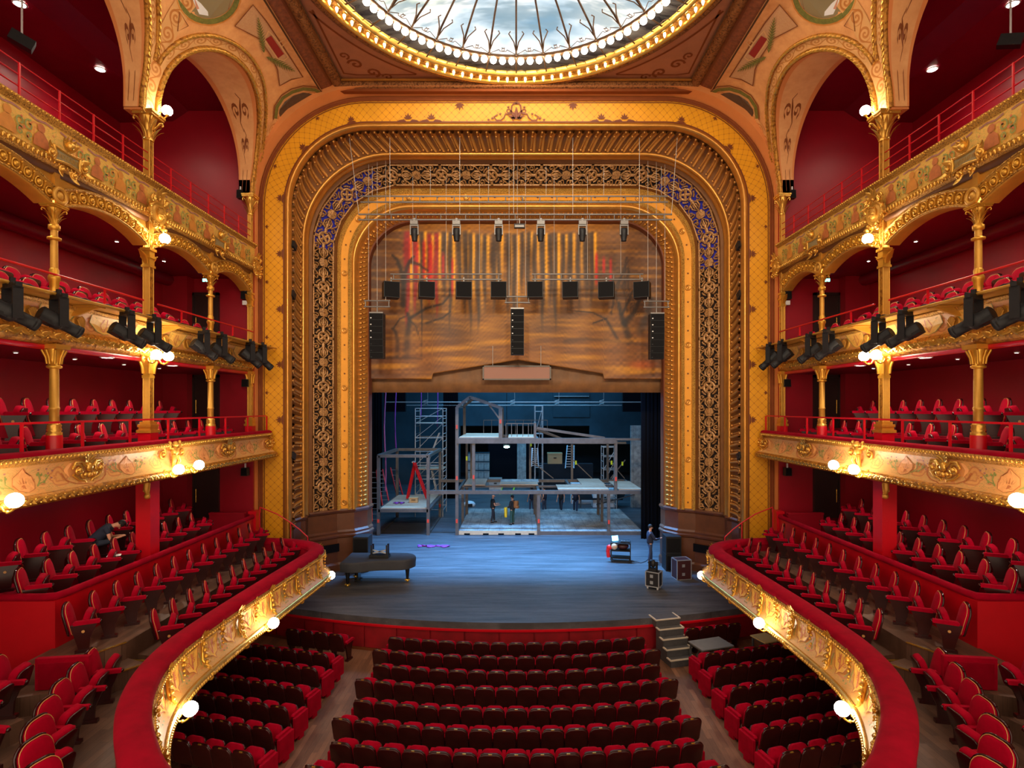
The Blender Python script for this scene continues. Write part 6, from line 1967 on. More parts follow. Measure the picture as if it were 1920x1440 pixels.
# ------------------------------------------------------------------ small wall fittings
def wall_speaker(s, px, py, Y, w, h, label):
    p = at(px, py, Y); p.x = s * abs(p.x)
    t = empty('wall_speaker', p, 0, label, 'speaker', 'wall speakers')
    m = MB(); m.yprism([(-w / 2, -h / 2), (w / 2, -h / 2), (w * 0.45, h / 2), (-w * 0.45, h / 2)], 0, 0.22); m.build('cabinet', 'black_metal', t)
    m = MB(); m.box((0, -0.008, 0), (w * 0.85, 0.014, h * 0.85)); m.build('grille', 'black_grille', t)
    m = MB(); m.bb(-0.02, 0.02, 0.1, 0.16, h / 2, h / 2 + 0.16); m.build('bracket', 'white_plastic', t)
for s in (-1, 1):
    S = SIDE[s]
    wall_speaker(s, 448, 363, 20.9, 0.2, 0.3, 'small black speaker on the %s top gallery end wall' % S)
    wall_speaker(s, 457, 553, 20.9, 0.24, 0.28, 'small black speaker on the %s upper balcony end wall' % S)
    wall_speaker(s, 459, 718, 20.9, 0.26, 0.28, 'small black speaker on the %s middle balcony end wall' % S)
    wall_speaker(s, 457, 885, 20.9, 0.24, 0.3, 'small black speaker on the %s box end wall' % S)
    p = at(42, 77, 14.5)
    t = empty('ceiling_speaker', (s * 12.8, 14.5, p.z), s * R(-40), 'black box speaker hanging in the %s top gallery' % S, 'speaker')
    m = MB(); m.box((0, 0, 0), (0.5, 0.24, 0.28), M=Matrix.Rotation(R(20), 3, 'Y')); m.build('cabinet', 'black_metal', t)
    m = MB(); m.cyl((0, 0, 0.1), (0, 0, 1.3), 0.025, n=6); m.build('hanger', 'white_plastic', t)
    p = at(459, 567, 20.95)
    t = empty('emergency_light', (s * abs(p.x), p.y, p.z), 0, 'white emergency light box on the %s upper balcony end wall' % S, 'light')
    m = MB(); m.box((0, 0.1, 0), (0.24, 0.1, 0.16)); m.build('housing', 'white_plastic', t)
    m = MB(); m.box((0, 0.045, 0.02), (0.18, 0.012, 0.08)); m.build('diffuser', 'paper', t)
    t = empty('exit_sign', (s * 11.4, 20.6, 12.95), 0, 'glowing green exit sign over the %s upper balcony door' % S, 'sign')
    m = MB(); m.box((0, 0, 0), (0.26, 0.05, 0.12)); m.build('housing', 'white_plastic', t)
    m = MB(); m.box((0, -0.03, 0), (0.23, 0.012, 0.10)); m.build('panel', 'exit_green', t)
    m = MB(); m.bb(-0.01, 0.01, -0.01, 0.01, 0.06, 0.2); m.build('bracket', 'white_plastic', t)
# small projectors on the arch reveal
for s in (-1, 1):
    for j, (px, py) in enumerate(((551, 461), (549, 553), (549, 855))):
        p = at(px, py, 22.0)
        t = empty('arch_projector', (s * abs(p.x), p.y, p.z), 0, 'small black projector on the %s arch reveal, %s from the top' % (SIDE[s], ORD[j]), 'projector', 'arch projectors')
        m = MB(); m.box((0, 0, 0), (0.14, 0.3, 0.26), M=Matrix.Rotation(R(-25), 3, 'X')); m.build('body', 'black_metal', t)
        m = MB(); m.box((s * 0.08, 0.05, 0), (0.08, 0.06, 0.06)); m.build('bracket', 'black_metal', t)
import numpy as np
# ------------------------------------------------------------------ painted house curtain
CY = 25.9
def paint(U, V):
    """linear rgb of the painted cloth; U, V in photo-like units (692..1246, 405..712)"""
    rng = np.random.RandomState(5)
    def sn(sx, sy, ph, seed):
        r = np.random.RandomState(seed); out = np.zeros_like(U)
        for k in range(9):
            a, b, c = r.uniform(0.3, 1.6) * sx, r.uniform(0.3, 1.6) * sy, r.uniform(0, 6.28)
            out += np.sin(U * a * r.choice([-1, 1]) + V * b + c)
        return out / 4.0
    def mixc(c, col, a):
        a = np.clip(a, 0, 1)[..., None]
        return c * (1 - a) + np.array(col) * a
    S = lambda x, a, b: np.clip((x - a) / (b - a), 0, 1)
    c = np.zeros(U.shape + (3,)); c[:] = (108, 74, 40)
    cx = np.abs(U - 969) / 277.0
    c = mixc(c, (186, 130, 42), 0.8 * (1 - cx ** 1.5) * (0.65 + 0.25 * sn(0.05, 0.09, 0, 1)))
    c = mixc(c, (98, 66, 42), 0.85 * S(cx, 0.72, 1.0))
    c = mixc(c, (74, 52, 34), 0.6 * np.clip(sn(0.022, 0.03, 0, 31) - 0.1, 0, 1))
    # woven horizontal brush marks
    c = mixc(c, (206, 150, 44), 0.4 * np.clip(sn(0.03, 0.5, 0, 2), 0, 1))
    c = mixc(c, (84, 54, 30), 0.30 * np.clip(sn(0.04, 0.4, 0, 3), 0, 1))
    # hanging drips
    for k in range(27):
        x = 766 + k * 13.2 + rng.uniform(-3, 3); w = rng.uniform(4.2, 6.6); top = 436 + rng.uniform(-4, 4); end = rng.uniform(560, 640)
        ww = w * (1 - 0.75 * S(V, top + 60, end))
        a = np.clip(1.4 - np.abs(U - x - 1.5 * np.sin(V * 0.05 + k)) / ww, 0, 1) * S(V, top - 3, top + 3) * (1 - S(V, end - 50, end))
        col = (76, 58, 42) if not (k in (0, 1, 3, 4)) else (150, 30, 26)
        c = mixc(c, col, 0.88 * a)
        a = np.clip(1.4 - np.abs(U - x - 6.8) / 2.8, 0, 1) * S(V, top - 2, top + 4) * (1 - S(V, end - 120, end - 40))
        c = mixc(c, (236, 174, 40), 0.9 * a)
    for x, y0, y1, w in ((768, 440, 500, 2.5), (782, 450, 512, 3), (795, 446, 530, 3.4), (808, 450, 552, 4), (831, 470, 530, 3), (848, 480, 560, 2.4), (1118, 470, 540, 3), (1132, 478, 520, 3.2), (1145, 480, 545, 2.6)):
        a = np.clip(1.3 - np.abs(U - x) / w, 0, 1) * S(V, y0, y0 + 12) * (1 - S(V, y1 - 16, y1))
        c = mixc(c, (196, 34, 26), 0.8 * a)
    # top band
    c = mixc(c, (182, 124, 34), 0.7 * S(V, 412, 420) * (1 - S(V, 430, 438)) * (1 - S(cx, 0.55, 0.85)))
    # dark brush drawing
    def stroke(pts, w, col=(44, 32, 22), al=0.75):
        nonlocal c
        best = np.full(U.shape, 1e9)
        for i in range(len(pts) - 1):
            (x0, y0), (x1, y1) = pts[i], pts[i + 1]
            dx, dy = x1 - x0, y1 - y0
            t = np.clip(((U - x0) * dx + (V - y0) * dy) / (dx * dx + dy * dy + 1e-9), 0, 1)
            f0 = (i + t) / (len(pts) - 1)
            d = np.hypot(U - x0 - t * dx, V - y0 - t * dy) / (w * (1 - 0.55 * f0))
            best = np.minimum(best, d)
        c = mixc(c, col, al * np.clip(1.35 - best, 0, 1))
    stroke([(756, 572), (757, 530), (752, 505), (745, 488), (736, 479)], 6); stroke([(757, 530), (762, 505), (768, 490), (776, 481)], 5)
    stroke([(772, 492), (786, 496), (802, 508)], 4); stroke([(740, 530), (800, 527)], 2)
    stroke([(762, 668), (764, 630), (768, 600), (764, 588)], 7); stroke([(745, 668), (746, 640), (742, 622), (736, 616)], 5); stroke([(726, 671), (792, 672)], 3); stroke([(790, 668), (791, 560)], 1.6)
    stroke([(766, 598), (780, 612), (788, 640)], 2); stroke([(738, 616), (750, 598), (764, 592)], 2)
    stroke([(770, 596), (800, 578), (830, 570), (842, 556), (844, 540)], 3); stroke([(800, 606), (830, 596), (846, 584)], 2.5)
    stroke([(1180, 640), (1172, 612), (1164, 590), (1160, 568)], 7); stroke([(1170, 606), (1186, 590), (1200, 560), (1206, 545)], 6); stroke([(1166, 590), (1180, 560), (1186, 545)], 3)
    stroke([(1160, 640), (1144, 612), (1136, 598), (1112, 606)], 3.5); stroke([(1136, 598), (1110, 586), (1060, 580)], 2); stroke([(1200, 620), (1214, 590), (1222, 560)], 8, al=0.5)
    stroke([(1060, 640), (1100, 636), (1150, 640), (1210, 646), (1222, 660)], 5, (70, 52, 36), 0.6); stroke([(1100, 655), (1160, 660), (1210, 664)], 5, (92, 66, 40), 0.6)
    for k in range(9): stroke([(1176 + rng.uniform(-4, 4), 480 + rng.uniform(0, 30)), (1168 + rng.uniform(-18, 18), 540), (1160 + rng.uniform(-30, 40), 590)], 1.6, (60, 42, 28), 0.6)
    # lower wash
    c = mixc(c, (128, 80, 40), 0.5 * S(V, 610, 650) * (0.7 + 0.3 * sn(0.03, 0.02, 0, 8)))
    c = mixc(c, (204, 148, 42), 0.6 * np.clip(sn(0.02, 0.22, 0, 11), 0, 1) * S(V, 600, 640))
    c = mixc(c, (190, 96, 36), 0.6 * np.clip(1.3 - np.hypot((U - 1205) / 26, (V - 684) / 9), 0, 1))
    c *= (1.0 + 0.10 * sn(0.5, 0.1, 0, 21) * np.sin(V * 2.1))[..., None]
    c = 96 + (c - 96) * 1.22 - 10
    c = np.clip(c, 4, 255) / 255.0
    return np.where(c <= 0.04045, c / 12.92, ((c + 0.055) / 1.055) ** 2.4)
m_, t_, b_ = new_mat('curtain_paint', (0.3, 0.2, 0.08, 1), 0.55)
va = t_.n('ShaderNodeVertexColor', layer_name='paint')
nz = t_.noise(t_.coord('Object', (1, 1, 8)), 6, 5, 0.7)
t_.set(b_.inputs['Base Color'], t_.mix(0.35, va.outputs[0], t_.mix(1.0, va.outputs[0], t_.ramp(nz, [(0.3, (0.55, 0.5, 0.45, 1)), (0.7, (1.25, 1.2, 1.1, 1))]), 'MULTIPLY')))
MAT['curtain_paint'] = m_
NX, NZ = 240, 130
def bottom(px):
    if px < 811 or px > 1131: return 711.0
    return 701.0 - 26.0 * (1 - abs(px - 971.0) / 160.0)
verts = []; uvs = []
for j in range(NZ + 1):
    for i in range(NX + 1):
        px = 688 + (1250 - 688) * i / NX
        lo = bottom(px); py = lo + (402 - lo) * j / NZ
        p = at(px, py, CY); p.y += 0.02 * sin(px * 0.09)
        verts.append(p); uvs.append((px, py))
mb = MB(); mb.add(verts, [(j * (NX + 1) + i, j * (NX + 1) + i + 1, (j + 1) * (NX + 1) + i + 1, (j + 1) * (NX + 1) + i) for j in range(NZ) for i in range(NX)], True)
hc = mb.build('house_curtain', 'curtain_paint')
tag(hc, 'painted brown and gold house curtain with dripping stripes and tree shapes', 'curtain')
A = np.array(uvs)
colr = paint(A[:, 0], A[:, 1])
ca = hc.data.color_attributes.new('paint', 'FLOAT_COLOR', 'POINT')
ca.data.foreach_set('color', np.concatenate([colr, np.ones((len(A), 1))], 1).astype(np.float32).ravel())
so = hc.modifiers.new('cloth_thickness', 'SOLIDIFY'); so.thickness = 0.03; so.offset = 1
# plain border cloth behind the cut-out
BD = MB(); rows = []
for z in (at(970, 736, 26.4).z, 9.6, 10.9, 17.5):
    rows.append([(-7.2 + 14.4 * i / 60, 26.4 + 0.03 * sin(i * 1.9), z) for i in range(61)])
BD.grid(rows); mat_simple('border_cloth', (122, 80, 40), 0.6, var=0.25, vscale=2.0)
bo = BD.build('border_curtain', 'border_cloth'); tag(bo, 'plain brown border cloth hanging behind the cut-out house curtain', 'curtain')
bo.modifiers.new('cloth_thickness', 'SOLIDIFY').thickness = 0.03
T = empty('surtitle_screen', at(969, 699, 25.6), 0, 'blank pinkish surtitle screen in a grey frame', 'screen')
w, h = 128 * 25.6 / FPX, 27 * 25.6 / FPX
m = MB(); m.box((0, 0, 0), (w - 0.10, 0.06, h - 0.10)); m.build('panel', 'screen_face', T)
m = MB()
for z in (-h / 2 + 0.03, h / 2 - 0.03): m.box((0, -0.01, z), (w, 0.12, 0.06))
for x in (-w / 2 + 0.03, w / 2 - 0.03): m.box((x, -0.01, 0), (0.06, 0.12, h))
m.build('frame', 'screen_frame', T)
m = MB()
for x in (-1.1, 1.1): m.cyl((x, 0, h / 2), (x, 0, h / 2 + 0.9), 0.012, n=5)
m.build('cable', 'wire', T)

# ------------------------------------------------------------------ stage house
for nm, b_, mt in (('wall_stage_back', (-18, 18, 62.0, 62.4, 0, 17), 'backstage_wall'), ('wall_stage_left', (-17.6, -17.2, 26, 62, 0, 17), 'backstage_dark'), ('wall_stage_right', (17.2, 17.6, 26, 62, 0, 17), 'backstage_dark'),
                   ('ceiling_stage', (-18, 18, 25.8, 62.4, 16.9, 17.2), 'backstage_dark'), ('wall_proscenium_left', (-18, -6.9, 26.05, 26.3, 0, 21), 'backstage_dark'), ('wall_proscenium_right', (6.9, 18, 26.05, 26.3, 0, 21), 'backstage_dark'),
                   ('wall_proscenium_top', (-7.2, 7.2, 26.6, 26.8, 11.0, 21), 'backstage_dark')):
    m = MB(); m.bb(*b_); struct(m.build(nm, mt))
# wall features far upstage
BW = struct(empty('wall_upstage', (0, 52, STAGE_Z)), 'dark blue upstage wall with openings')
m = MB(); m.bb(-17, -2.3, 52.0, 52.2, 10.2, 17); m.bb(-17, -5.2, 52, 52.2, 0, 17); m.bb(3.4, 6.8, 51.9, 52.2, 7.4, 17); m.bb(6.8, 17, 52, 52.2, 4.9, 17); m.bb(-5.2, 6.8, 52, 52.2, 6.6, 17); sub('wall_face', m, 'backstage_wall', BW)
m = MB(); m.bb(3.5, 6.7, 51.6, 51.9, 9.3, 9.36); sub('ledge', m, 'steel', BW)
def legs(nm, px0, px1, Y, label, ztop=14.0):
    a, b = at(px0, 1000, Y).x, at(px1, 1000, Y).x
    m = MB(); n = 36
    m.grid([[(a + (b - a) * i / n, Y + 0.09 * sin(i * 2.4), z) for i in range(n + 1)] for z in (STAGE_Z, 7, ztop)])
    o = m.build('leg_curtain', 'black_cloth'); tag(o, label, 'curtain', 'leg curtains'); o.modifiers.new('cloth_thickness', 'SOLIDIFY').thickness = 0.05
legs('leg', 1203, 1300, 30.4, 'tall black leg curtain at the right of the stage')
legs('leg', 640, 716, 39, 'tall black leg curtain at the left of the stage')
legs('leg', 832, 858, 44, 'narrow black leg curtain behind the tall set post')
for (x0, x1, nm) in ((720, 760, 'left'), (1168, 1204, 'right')):
    m = MB(); a, b = at(x0, 735, 42), at(x1, 772, 42); m.bb(a.x, b.x, 42, 42.4, b.z, 16.95)
    tag(m.build('border_flat', 'black_cloth'), 'black masking flat high at the %s of the stage' % nm, 'flat')
for k, (py, Y) in enumerate(((754, 40), (760, 44))):
    T = empty('fly_bar', at(964, py, Y), 0, '%s horizontal fly bar across the upper stage' % ('front', 'rear')[k].replace('front', 'nearer').replace('rear', 'farther'), 'truss', 'fly bars')
    m = MB(); m.cyl(at(724, py, Y), at(1203, py, Y), 0.04, n=7); sub('pipe', m, 'steel', T)
    for x in (802, 965, 1048, 1132):
        m = MB(); m.cyl(at(x, py, Y), at(x, 765 - 8.7 * FPX / Y, Y), 0.012, n=5); m.tube([at(x - 8, py - 2, Y), at(x, py - 4, Y)], 0.03, 5); sub('cable', m, 'wire', T)

# ------------------------------------------------------------------ steel set
Y0, Y1 = 31.3, 36.2
F = empty('steel_cube_frame', (-6.3, 33.5, STAGE_Z), 0, 'open steel cube frame with a plywood deck at the left of the set', 'stage frame')
xa, xb, zd, zt = -7.69, -4.92, 2.52, 5.57
def bar(root, p, q, w=0.17, name='bar', mat='set_steel', h=None):
    m = MB(); m.beam(p, q, w, h); return sub(name, m, mat, root)
for x in (xa, xb):
    for y in (Y0, Y1):
        bar(F, (x, y, STAGE_Z), (x, y, zt), 0.17, 'post')
        m = MB(); m.bb(x - 0.03, x + 0.03, y - 0.09, y - 0.085, 2.0, 2.25) if False else m.box((x, y - 0.09, 1.95), (0.12, 0.01, 0.2)); sub('tape_mark', m, 'tape_red', F)
for z in (zt, zd):
    for y in (Y0, Y1): bar(F, (xa, y, z), (xb, y, z), 0.17)
    for x in (xa, xb): bar(F, (x, Y0, z), (x, Y1, z), 0.17)
for k in range(3):
    m = MB(); m.bb(xa + 0.1, xb - 0.1, Y0 + 0.05 + k * 1.6, Y0 + 1.63 + k * 1.6, zd + 0.09, zd + 0.13); sub('plank', m, 'plywood', F)
bar(F, (xa, Y0, 1.2), (xa, Y1, 1.2), 0.1); bar(F, (xb, Y0, 1.2), (xb, Y1, 1.2), 0.1)

H = empty('steel_house_frame', (0, 33.5, STAGE_Z), 0, 'two storey open steel house frame with gable and timber decks', 'stage frame')
zp1, zp2 = 3.55, 6.42
XL = -3.31
def post(x, y, z0, z1, w=0.17): return bar(H, (x, y, z0), (x, y, z1), w, 'post')
for x, z1 in ((XL, 8.30), (1.25, zp1), (5.16, zp1)): post(x, Y0, STAGE_Z, z1)
for x in (-3.2, 1.2, 5.3): post(x, Y1, STAGE_Z, zp1)
post(-3.25, 34, STAGE_Z, zp1, 0.15); post(1.25, 34, STAGE_Z, zp1, 0.15); post(5.2, 34, STAGE_Z, zp1, 0.15)
for x in (-2.38, 5.55): post(x, Y0, zp1, zp2)
for x in (-3.2, -2.9, 0.9, 3.6, 5.9): post(x, Y1, zp1, 6.0 if x > 2 else zp2, 0.14)
bar(H, (xb, Y0, zp1), (7.05, Y0, zp1), 0.20, 'beam'); bar(H, (xb, Y1, zp1), (7.05, Y1, zp1), 0.18, 'beam')
for x in (XL, 1.25, 5.2, 7.0, 3.2): bar(H, (x, Y0, zp1), (x, Y1, zp1), 0.15, 'beam')
bar(H, (XL, 33.6, zp1), (7.0, 33.6, zp1), 0.12, 'beam')
bar(H, (XL, Y0, zp2), (5.55, Y0, zp2), 0.24, 'beam', h=0.3); bar(H, (5.55, Y0, zp2 + 0.08), (7.05, Y0, zp2 + 0.08), 0.12, 'beam')
bar(H, (XL, Y1, zp2), (1.2, Y1, zp2), 0.2, 'beam'); bar(H, (XL, Y0, zp2), (XL, Y1, zp2), 0.18, 'beam'); bar(H, (1.2, Y0, zp2), (1.2, Y1, zp2), 0.18, 'beam')
bar(H, (3.6, Y1, 6.0), (7.1, Y1, 6.0), 0.14, 'beam'); bar(H, (3.6, Y1, 6.0), (5.55, Y0, zp2), 0.12, 'beam'); bar(H, (1.4, Y1, 6.9), (3.6, Y1, 6.0), 0.12, 'beam')
def deck(x0, x1, y0, y1, z, mat): m = MB(); m.bb(x0, x1, y0, y1, z, z + 0.05); return sub('plank', m, mat, H)
for args in ((-3.1, -1.85, 33.2, 36.1, zp1 + 0.1, 'plywood'), (-0.98, 1.3, 33.3, 34.6, zp1 + 0.1, 'plywood'), (-0.98, 1.4, 34.6, 35.9, zp1 + 0.09, 'deck_grey'), (2.35, 5.2, 31.45, 33.3, zp1 + 0.1, 'plywood'),
             (3.9, 5.3, 33.3, 36.1, zp1 + 0.1, 'plywood'), (5.75, 7.05, 31.45, 34.9, zp1 + 0.1, 'plywood')): deck(*args)
for k in range(3): deck(-3.2, -0.95, 31.45 + k * 1.55, 32.95 + k * 1.55, zp2 + 0.16, 'pale_wood')
for k in range(2): deck(-0.45, 1.05, 31.45 + k * 1.55, 32.95 + k * 1.55, zp2 + 0.16, 'pale_wood')
# gable
for y in (Y0, 34.6):
    bar(H, (XL, y, 8.30), (-2.6, y, 8.86), 0.16, 'rafter'); bar(H, (-2.6, y, 8.86), (-0.88, y, 8.26), 0.16, 'rafter')
    post(-0.88, y, zp2, 8.28, 0.2)
post(-3.2, 34.6, zp2, 8.3, 0.16)
for p in ((XL, 8.3), (-2.6, 8.86), (-0.88, 8.26)): bar(H, (p[0], Y0, p[1]), (p[0], 34.6, p[1]), 0.12, 'purlin')
bar(H, (-1.5, Y0, 8.4), (-0.9, Y0, 7.6), 0.08, 'brace')
# guard rails on the upper deck
def guard(x0, x1, y, z, h, n):
    G = MB(); G.beam((x0, y, z + h), (x1, y, z + h), 0.045); sub('guard_rail', G, 'set_steel', H)
    for k in range(n + 1):
        m = MB(); m.beam((x0 + (x1 - x0) * k / n, y, z), (x0 + (x1 - x0) * k / n, y, z + h), 0.035); sub('baluster', m, 'set_steel', H)
guard(-0.58, 1.0, 31.6, zp2, 0.95, 5); guard(-2.1, 2.0, 36.0, zp2 + 0.1, 0.95, 8)
m = MB(); m.bb(1.0, 1.12, 31.4, 32.4, zp2, zp2 + 1.0); sub('end_board', m, 'set_steel', H)
# sloping stringers
bar(H, (1.15, 31.6, 7.12), (5.0, 31.7, 6.55), 0.14, 'stringer'); bar(H, (1.15, 35, 6.9), (3.6, 35.5, 6.05), 0.10, 'stringer')
for (p, q) in (((3.65, Y1, 4.9), (4.9, Y1, 3.7)), ((5.95, Y1, 4.9), (7.0, Y1, 3.7)), ((1.0, Y1, 4.8), (2.4, Y1, 3.7)), ((7.05, Y1, 4.9), (6.1, Y1, 3.7)), ((5.2, Y1, 2.0), (6.6, Y0, 3.4))): bar(H, p, q, 0.06, 'brace')
for (x, y, z) in ((3.85, Y1 - 0.06, 4.72), (6.15, Y1 - 0.06, 4.72), (6.85, Y1 - 0.06, 4.66), (-2.7, Y1 - 0.06, 4.6), (0.95, Y1 - 0.1, 5.9), (-3.0, 33.9, 5.2)):
    m = MB(); m.box((x, y, z), (0.1, 0.03, 0.25)); sub('yellow_strap', m, 'strap_yellow', H)
for (x, z) in ((XL, 1.95), (XL, 4.35), (XL, 7.2), (-2.38, 4.4), (1.25, 1.95), (5.16, 1.9), (5.55, 4.3), (-0.88, 7.5)):
    m = MB(); m.box((x, Y0 - 0.115, z), (0.10, 0.012, 0.22)); sub('tape_mark', m, 'tape_red', H)
# base platform
m = MB(); m.bb(XL + 0.1, 1.2, Y0 + 0.02, 38.2, STAGE_Z + 0.06, STAGE_Z + 0.24); sub('base_deck', m, 'deck_grey', H)
m = MB(); m.bb(XL + 0.1, 1.2, Y0 - 0.02, Y0 + 0.04, STAGE_Z + 0.02, STAGE_Z + 0.24); sub('base_board', m, 'pale_wood', H)
m = MB()
for x in (-2.75, -1.7, -0.85, 0.1, 0.85): m.bb(x - 0.16, x + 0.16, Y0 - 0.035, Y0 - 0.015, STAGE_Z + 0.02, STAGE_Z + 0.10)
sub('fork_slot', m, 'black_cloth', H)
m = MB(); m.bb(1.3, 7.05, Y0 + 0.02, 38.2, STAGE_Z + 0.06, STAGE_Z + 0.22); sub('base_deck', m, 'deck_grey', H)
m = MB(); m.bb(1.3, 7.05, Y0 - 0.02, Y0 + 0.03, STAGE_Z + 0.0, STAGE_Z + 0.2); sub('base_board', m, 'set_steel', H)

# ------------------------------------------------------------------ scaffolds and ladders
def scaffold(x0, x1, y0, y1, z1, levels, label, mat='steel'):
    T = empty('scaffold_tower', ((x0 + x1) / 2, (y0 + y1) / 2, STAGE_Z), 0, label, 'scaffold')
    for x in (x0, x1):
        for y in (y0, y1):
            m = MB(); m.cyl((x, y, STAGE_Z), (x, y, z1), 0.035, n=7); sub('upright', m, mat, T)
        z = STAGE_Z + 0.4
        while z < z1:
            m = MB(); m.cyl((x, y0, z), (x, y1, z), 0.024, n=6); sub('rung', m, mat, T); z += 0.5
    for z in levels:
        for y in (y0, y1):
            m = MB(); m.cyl((x0, y, z), (x1, y, z), 0.03, n=6); sub('ledger', m, mat, T)
    for a, b in zip(levels, levels[2:]):
        m = MB(); m.cyl((x0, y0, a), (x1, y0, b), 0.022, n=6); sub('brace', m, mat, T)
    return T
T = scaffold(-6.6, -4.8, 36.6, 38.4, 8.25, (1.6, 2.6, 3.6, 4.5, 5.4, 6.3, 7.25, 7.7, 8.22), 'tall aluminium scaffold tower behind the cube frame')
for z in (7.22, 4.2):
    m = MB(); m.bb(-6.6, -4.8, 36.7, 38.3, z, z + 0.06); sub('platform', m, 'plywood', T)
for z0, z1, x0, x1 in ((4.3, 6.6, -6.0, -5.1), (1.4, 4.1, -5.0, -5.6)):
    for q in (0, 0.45):
        m = MB(); m.beam((x0, 37.0 + q, z0), (x1, 37.0 + q, z1), 0.06); sub('stair_stringer', m, mat_key if False else 'steel', T)
    for k in range(8):
        f = (k + 0.5) / 8; m = MB(); m.beam((x0 + (x1 - x0) * f, 37.0, z0 + (z1 - z0) * f), (x0 + (x1 - x0) * f, 37.45, z0 + (z1 - z0) * f), 0.05); sub('stair_tread', m, 'steel', T)
T = scaffold(6.0, 6.9, 38.5, 39.5, 5.6, (2.0, 3.0, 4.0, 4.9, 5.55), 'low scaffold tower by the right leg curtain')
T = scaffold(1.35, 1.9, 40.0, 41.2, 8.4, (4.0, 6.4, 8.0, 8.4), 'slender scaffold tower behind the upper guard rail')
def ladder(p, q, w, n, label, mat='ladder_red', rung='alu'):
    p, q = Vector(p), Vector(q)
    T = empty('ladder', p, 0, label, 'ladder', 'ladders')
    sd = Vector((w / 2, 0, 0)) if abs((q - p).normalized().x) < 0.5 else Vector((0, w / 2, 0))
    for g in (-1, 1):
        m = MB(); m.beam(p + sd * g, q + sd * g * 0.8, 0.07); sub('stile', m, mat, T)
    for k in range(n):
        c = p.lerp(q, (k + 0.6) / n); m = MB(); m.beam(c - sd, c + sd, 0.04); sub('rung', m, rung, T)
    return T
Ld = empty('step_ladder', (-6.05, 34.4, 2.65), 0, 'bright red folding ladder standing on the plywood deck', 'ladder')
for (a, b) in (((at(763, 935, 34.0)), at(777, 868, 34.6)), (at(800, 935, 34.2), at(775, 866, 34.6))):
    for q in (0, 0.4):
        m = MB(); m.beam(a + Vector((0, q, 0)), b + Vector((0, q, 0)), 0.09); sub('stile', m, 'ladder_red', Ld)
    for k in range(6):
        c = a.lerp(b, (k + 0.7) / 7); m = MB(); m.beam(c, c + Vector((0, 0.4, 0)), 0.04); sub('rung', m, 'ladder_red', Ld)
m = MB(); c = at(776, 866, 34.8); m.box(c, (0.16, 0.5, 0.08)); sub('cap', m, 'alu', Ld)
ladder(at(706, 990, 35.0), at(700, 882, 36.0), 0.5, 11, 'red and white ladder beside the left edge of the stage')
ladder(at(724, 950, 35.5), at(712, 880, 36.4), 0.45, 9, 'thin red ladder leaning behind the left steel post')
ladder(at(757, 958, 38.5), at(737, 877, 39.5), 0.45, 8, 'red ladder standing behind the cube frame')
ladder(at(1003, 875, 41), at(1003, 840, 41.5), 0.5, 9, 'pale ladder below the slender scaffold', 'alu')
ladder(at(1068, 878, 46), at(1070, 835, 47), 0.7, 9, 'pale ladder against the dark upstage wall', 'alu')
# ropes
for k, (x, y1, Y, nm) in enumerate(((722, 920, 34.5, 'left'), (742, 905, 37, 'right'))):
    m = MB(); m.tube([at(x + 1.5 * sin(i * 1.1), 500 + (y1 - 500) * i / 14, Y) for i in range(15)], 0.045, 6)
    tag(m.build('rope', 'rope_pink' if k == 0 else 'purple_cloth'), 'thick pink rope hanging by the cube frame' if k == 0 else 'violet rope hanging behind the cube frame', 'rope')
for k, (x, y1) in enumerate(((789, 783), (820, 800))):
    m = MB(); m.tube([at(x, 526, 38), at(x + 1, 750, 38), at(x, y1, 38)], 0.035, 5)
    tag(m.build('rope', 'purple_cloth'), 'purple rope hanging %s the scaffold tower' % ('into', 'at the right of')[k], 'rope')

# ------------------------------------------------------------------ props around the set
def crate(px, py, w, h, d, Y, mat, label, cat='box', lid=None, name='crate'):
    p = at(px, py, Y)
    T = empty(name, (p.x, p.y, STAGE_Z if lid is None else lid), 0, label, cat)
    m = MB(); m.bb(-w / 2, w / 2, -d / 2, d / 2, 0, h * 0.86); m.build('body', mat, T)
    m = MB(); m.bb(-w / 2 - 0.02, w / 2 + 0.02, -d / 2 - 0.02, d / 2 + 0.02, h * 0.86, h); m.build('lid', mat, T)
    m = MB(); m.bb(-0.12, 0.12, -d / 2 - 0.04, -d / 2, h * 0.5, h * 0.6); m.build('handle', 'black_metal', T)
# stacked white crates far left
for i in range(4):
    for j in range(4):
        p = at(881 + 10.5 * i, 0, 50)
        T = empty('storage_crate', (p.x, 50, STAGE_Z + 0.78 * j), 0, 'grey storage crate upstage, column %s, %s from the floor' % (('one', 'two', 'three', 'four')[i], ORD[j]), 'crate', 'stacked crates')
        m = MB(); m.bb(-0.235, 0.235, 0, 0.6, 0.02, 0.74); m.build('body', 'deck_grey', T)
        m = MB(); m.bb(-0.245, 0.245, -0.02, 0.62, 0.70, 0.78); m.build('rim', 'backstage_wall', T)
crate(1040, 880, 1.2, 0.9, 0.8, 47, 'cardboard', 'tan cardboard box on the dark bench upstage', 'box', 3.6, 'cardboard_box')
m = MB(); m.bb(1.9, 6.4, 46.6, 47.4, STAGE_Z, 3.6)
o = m.build('tool_bench', 'backstage_dark'); tag(o, 'long dark tool bench upstage under the tan box', 'bench')
crate(1098, 890, 2.2, 1.5, 1.0, 42, 'white_plastic', 'white machine cabinet behind the right deck', 'machine', None, 'machine_cabinet')
crate(1131, 890, 1.6, 1.3, 0.9, 40.5, 'white_plastic', 'white control cabinet beside the right posts', 'machine', None, 'control_cabinet')
crate(857, 880, 1.2, 0.6, 0.6, 46, 'alu', 'silver flight case behind the tall set post', 'case', None, 'flight_case')
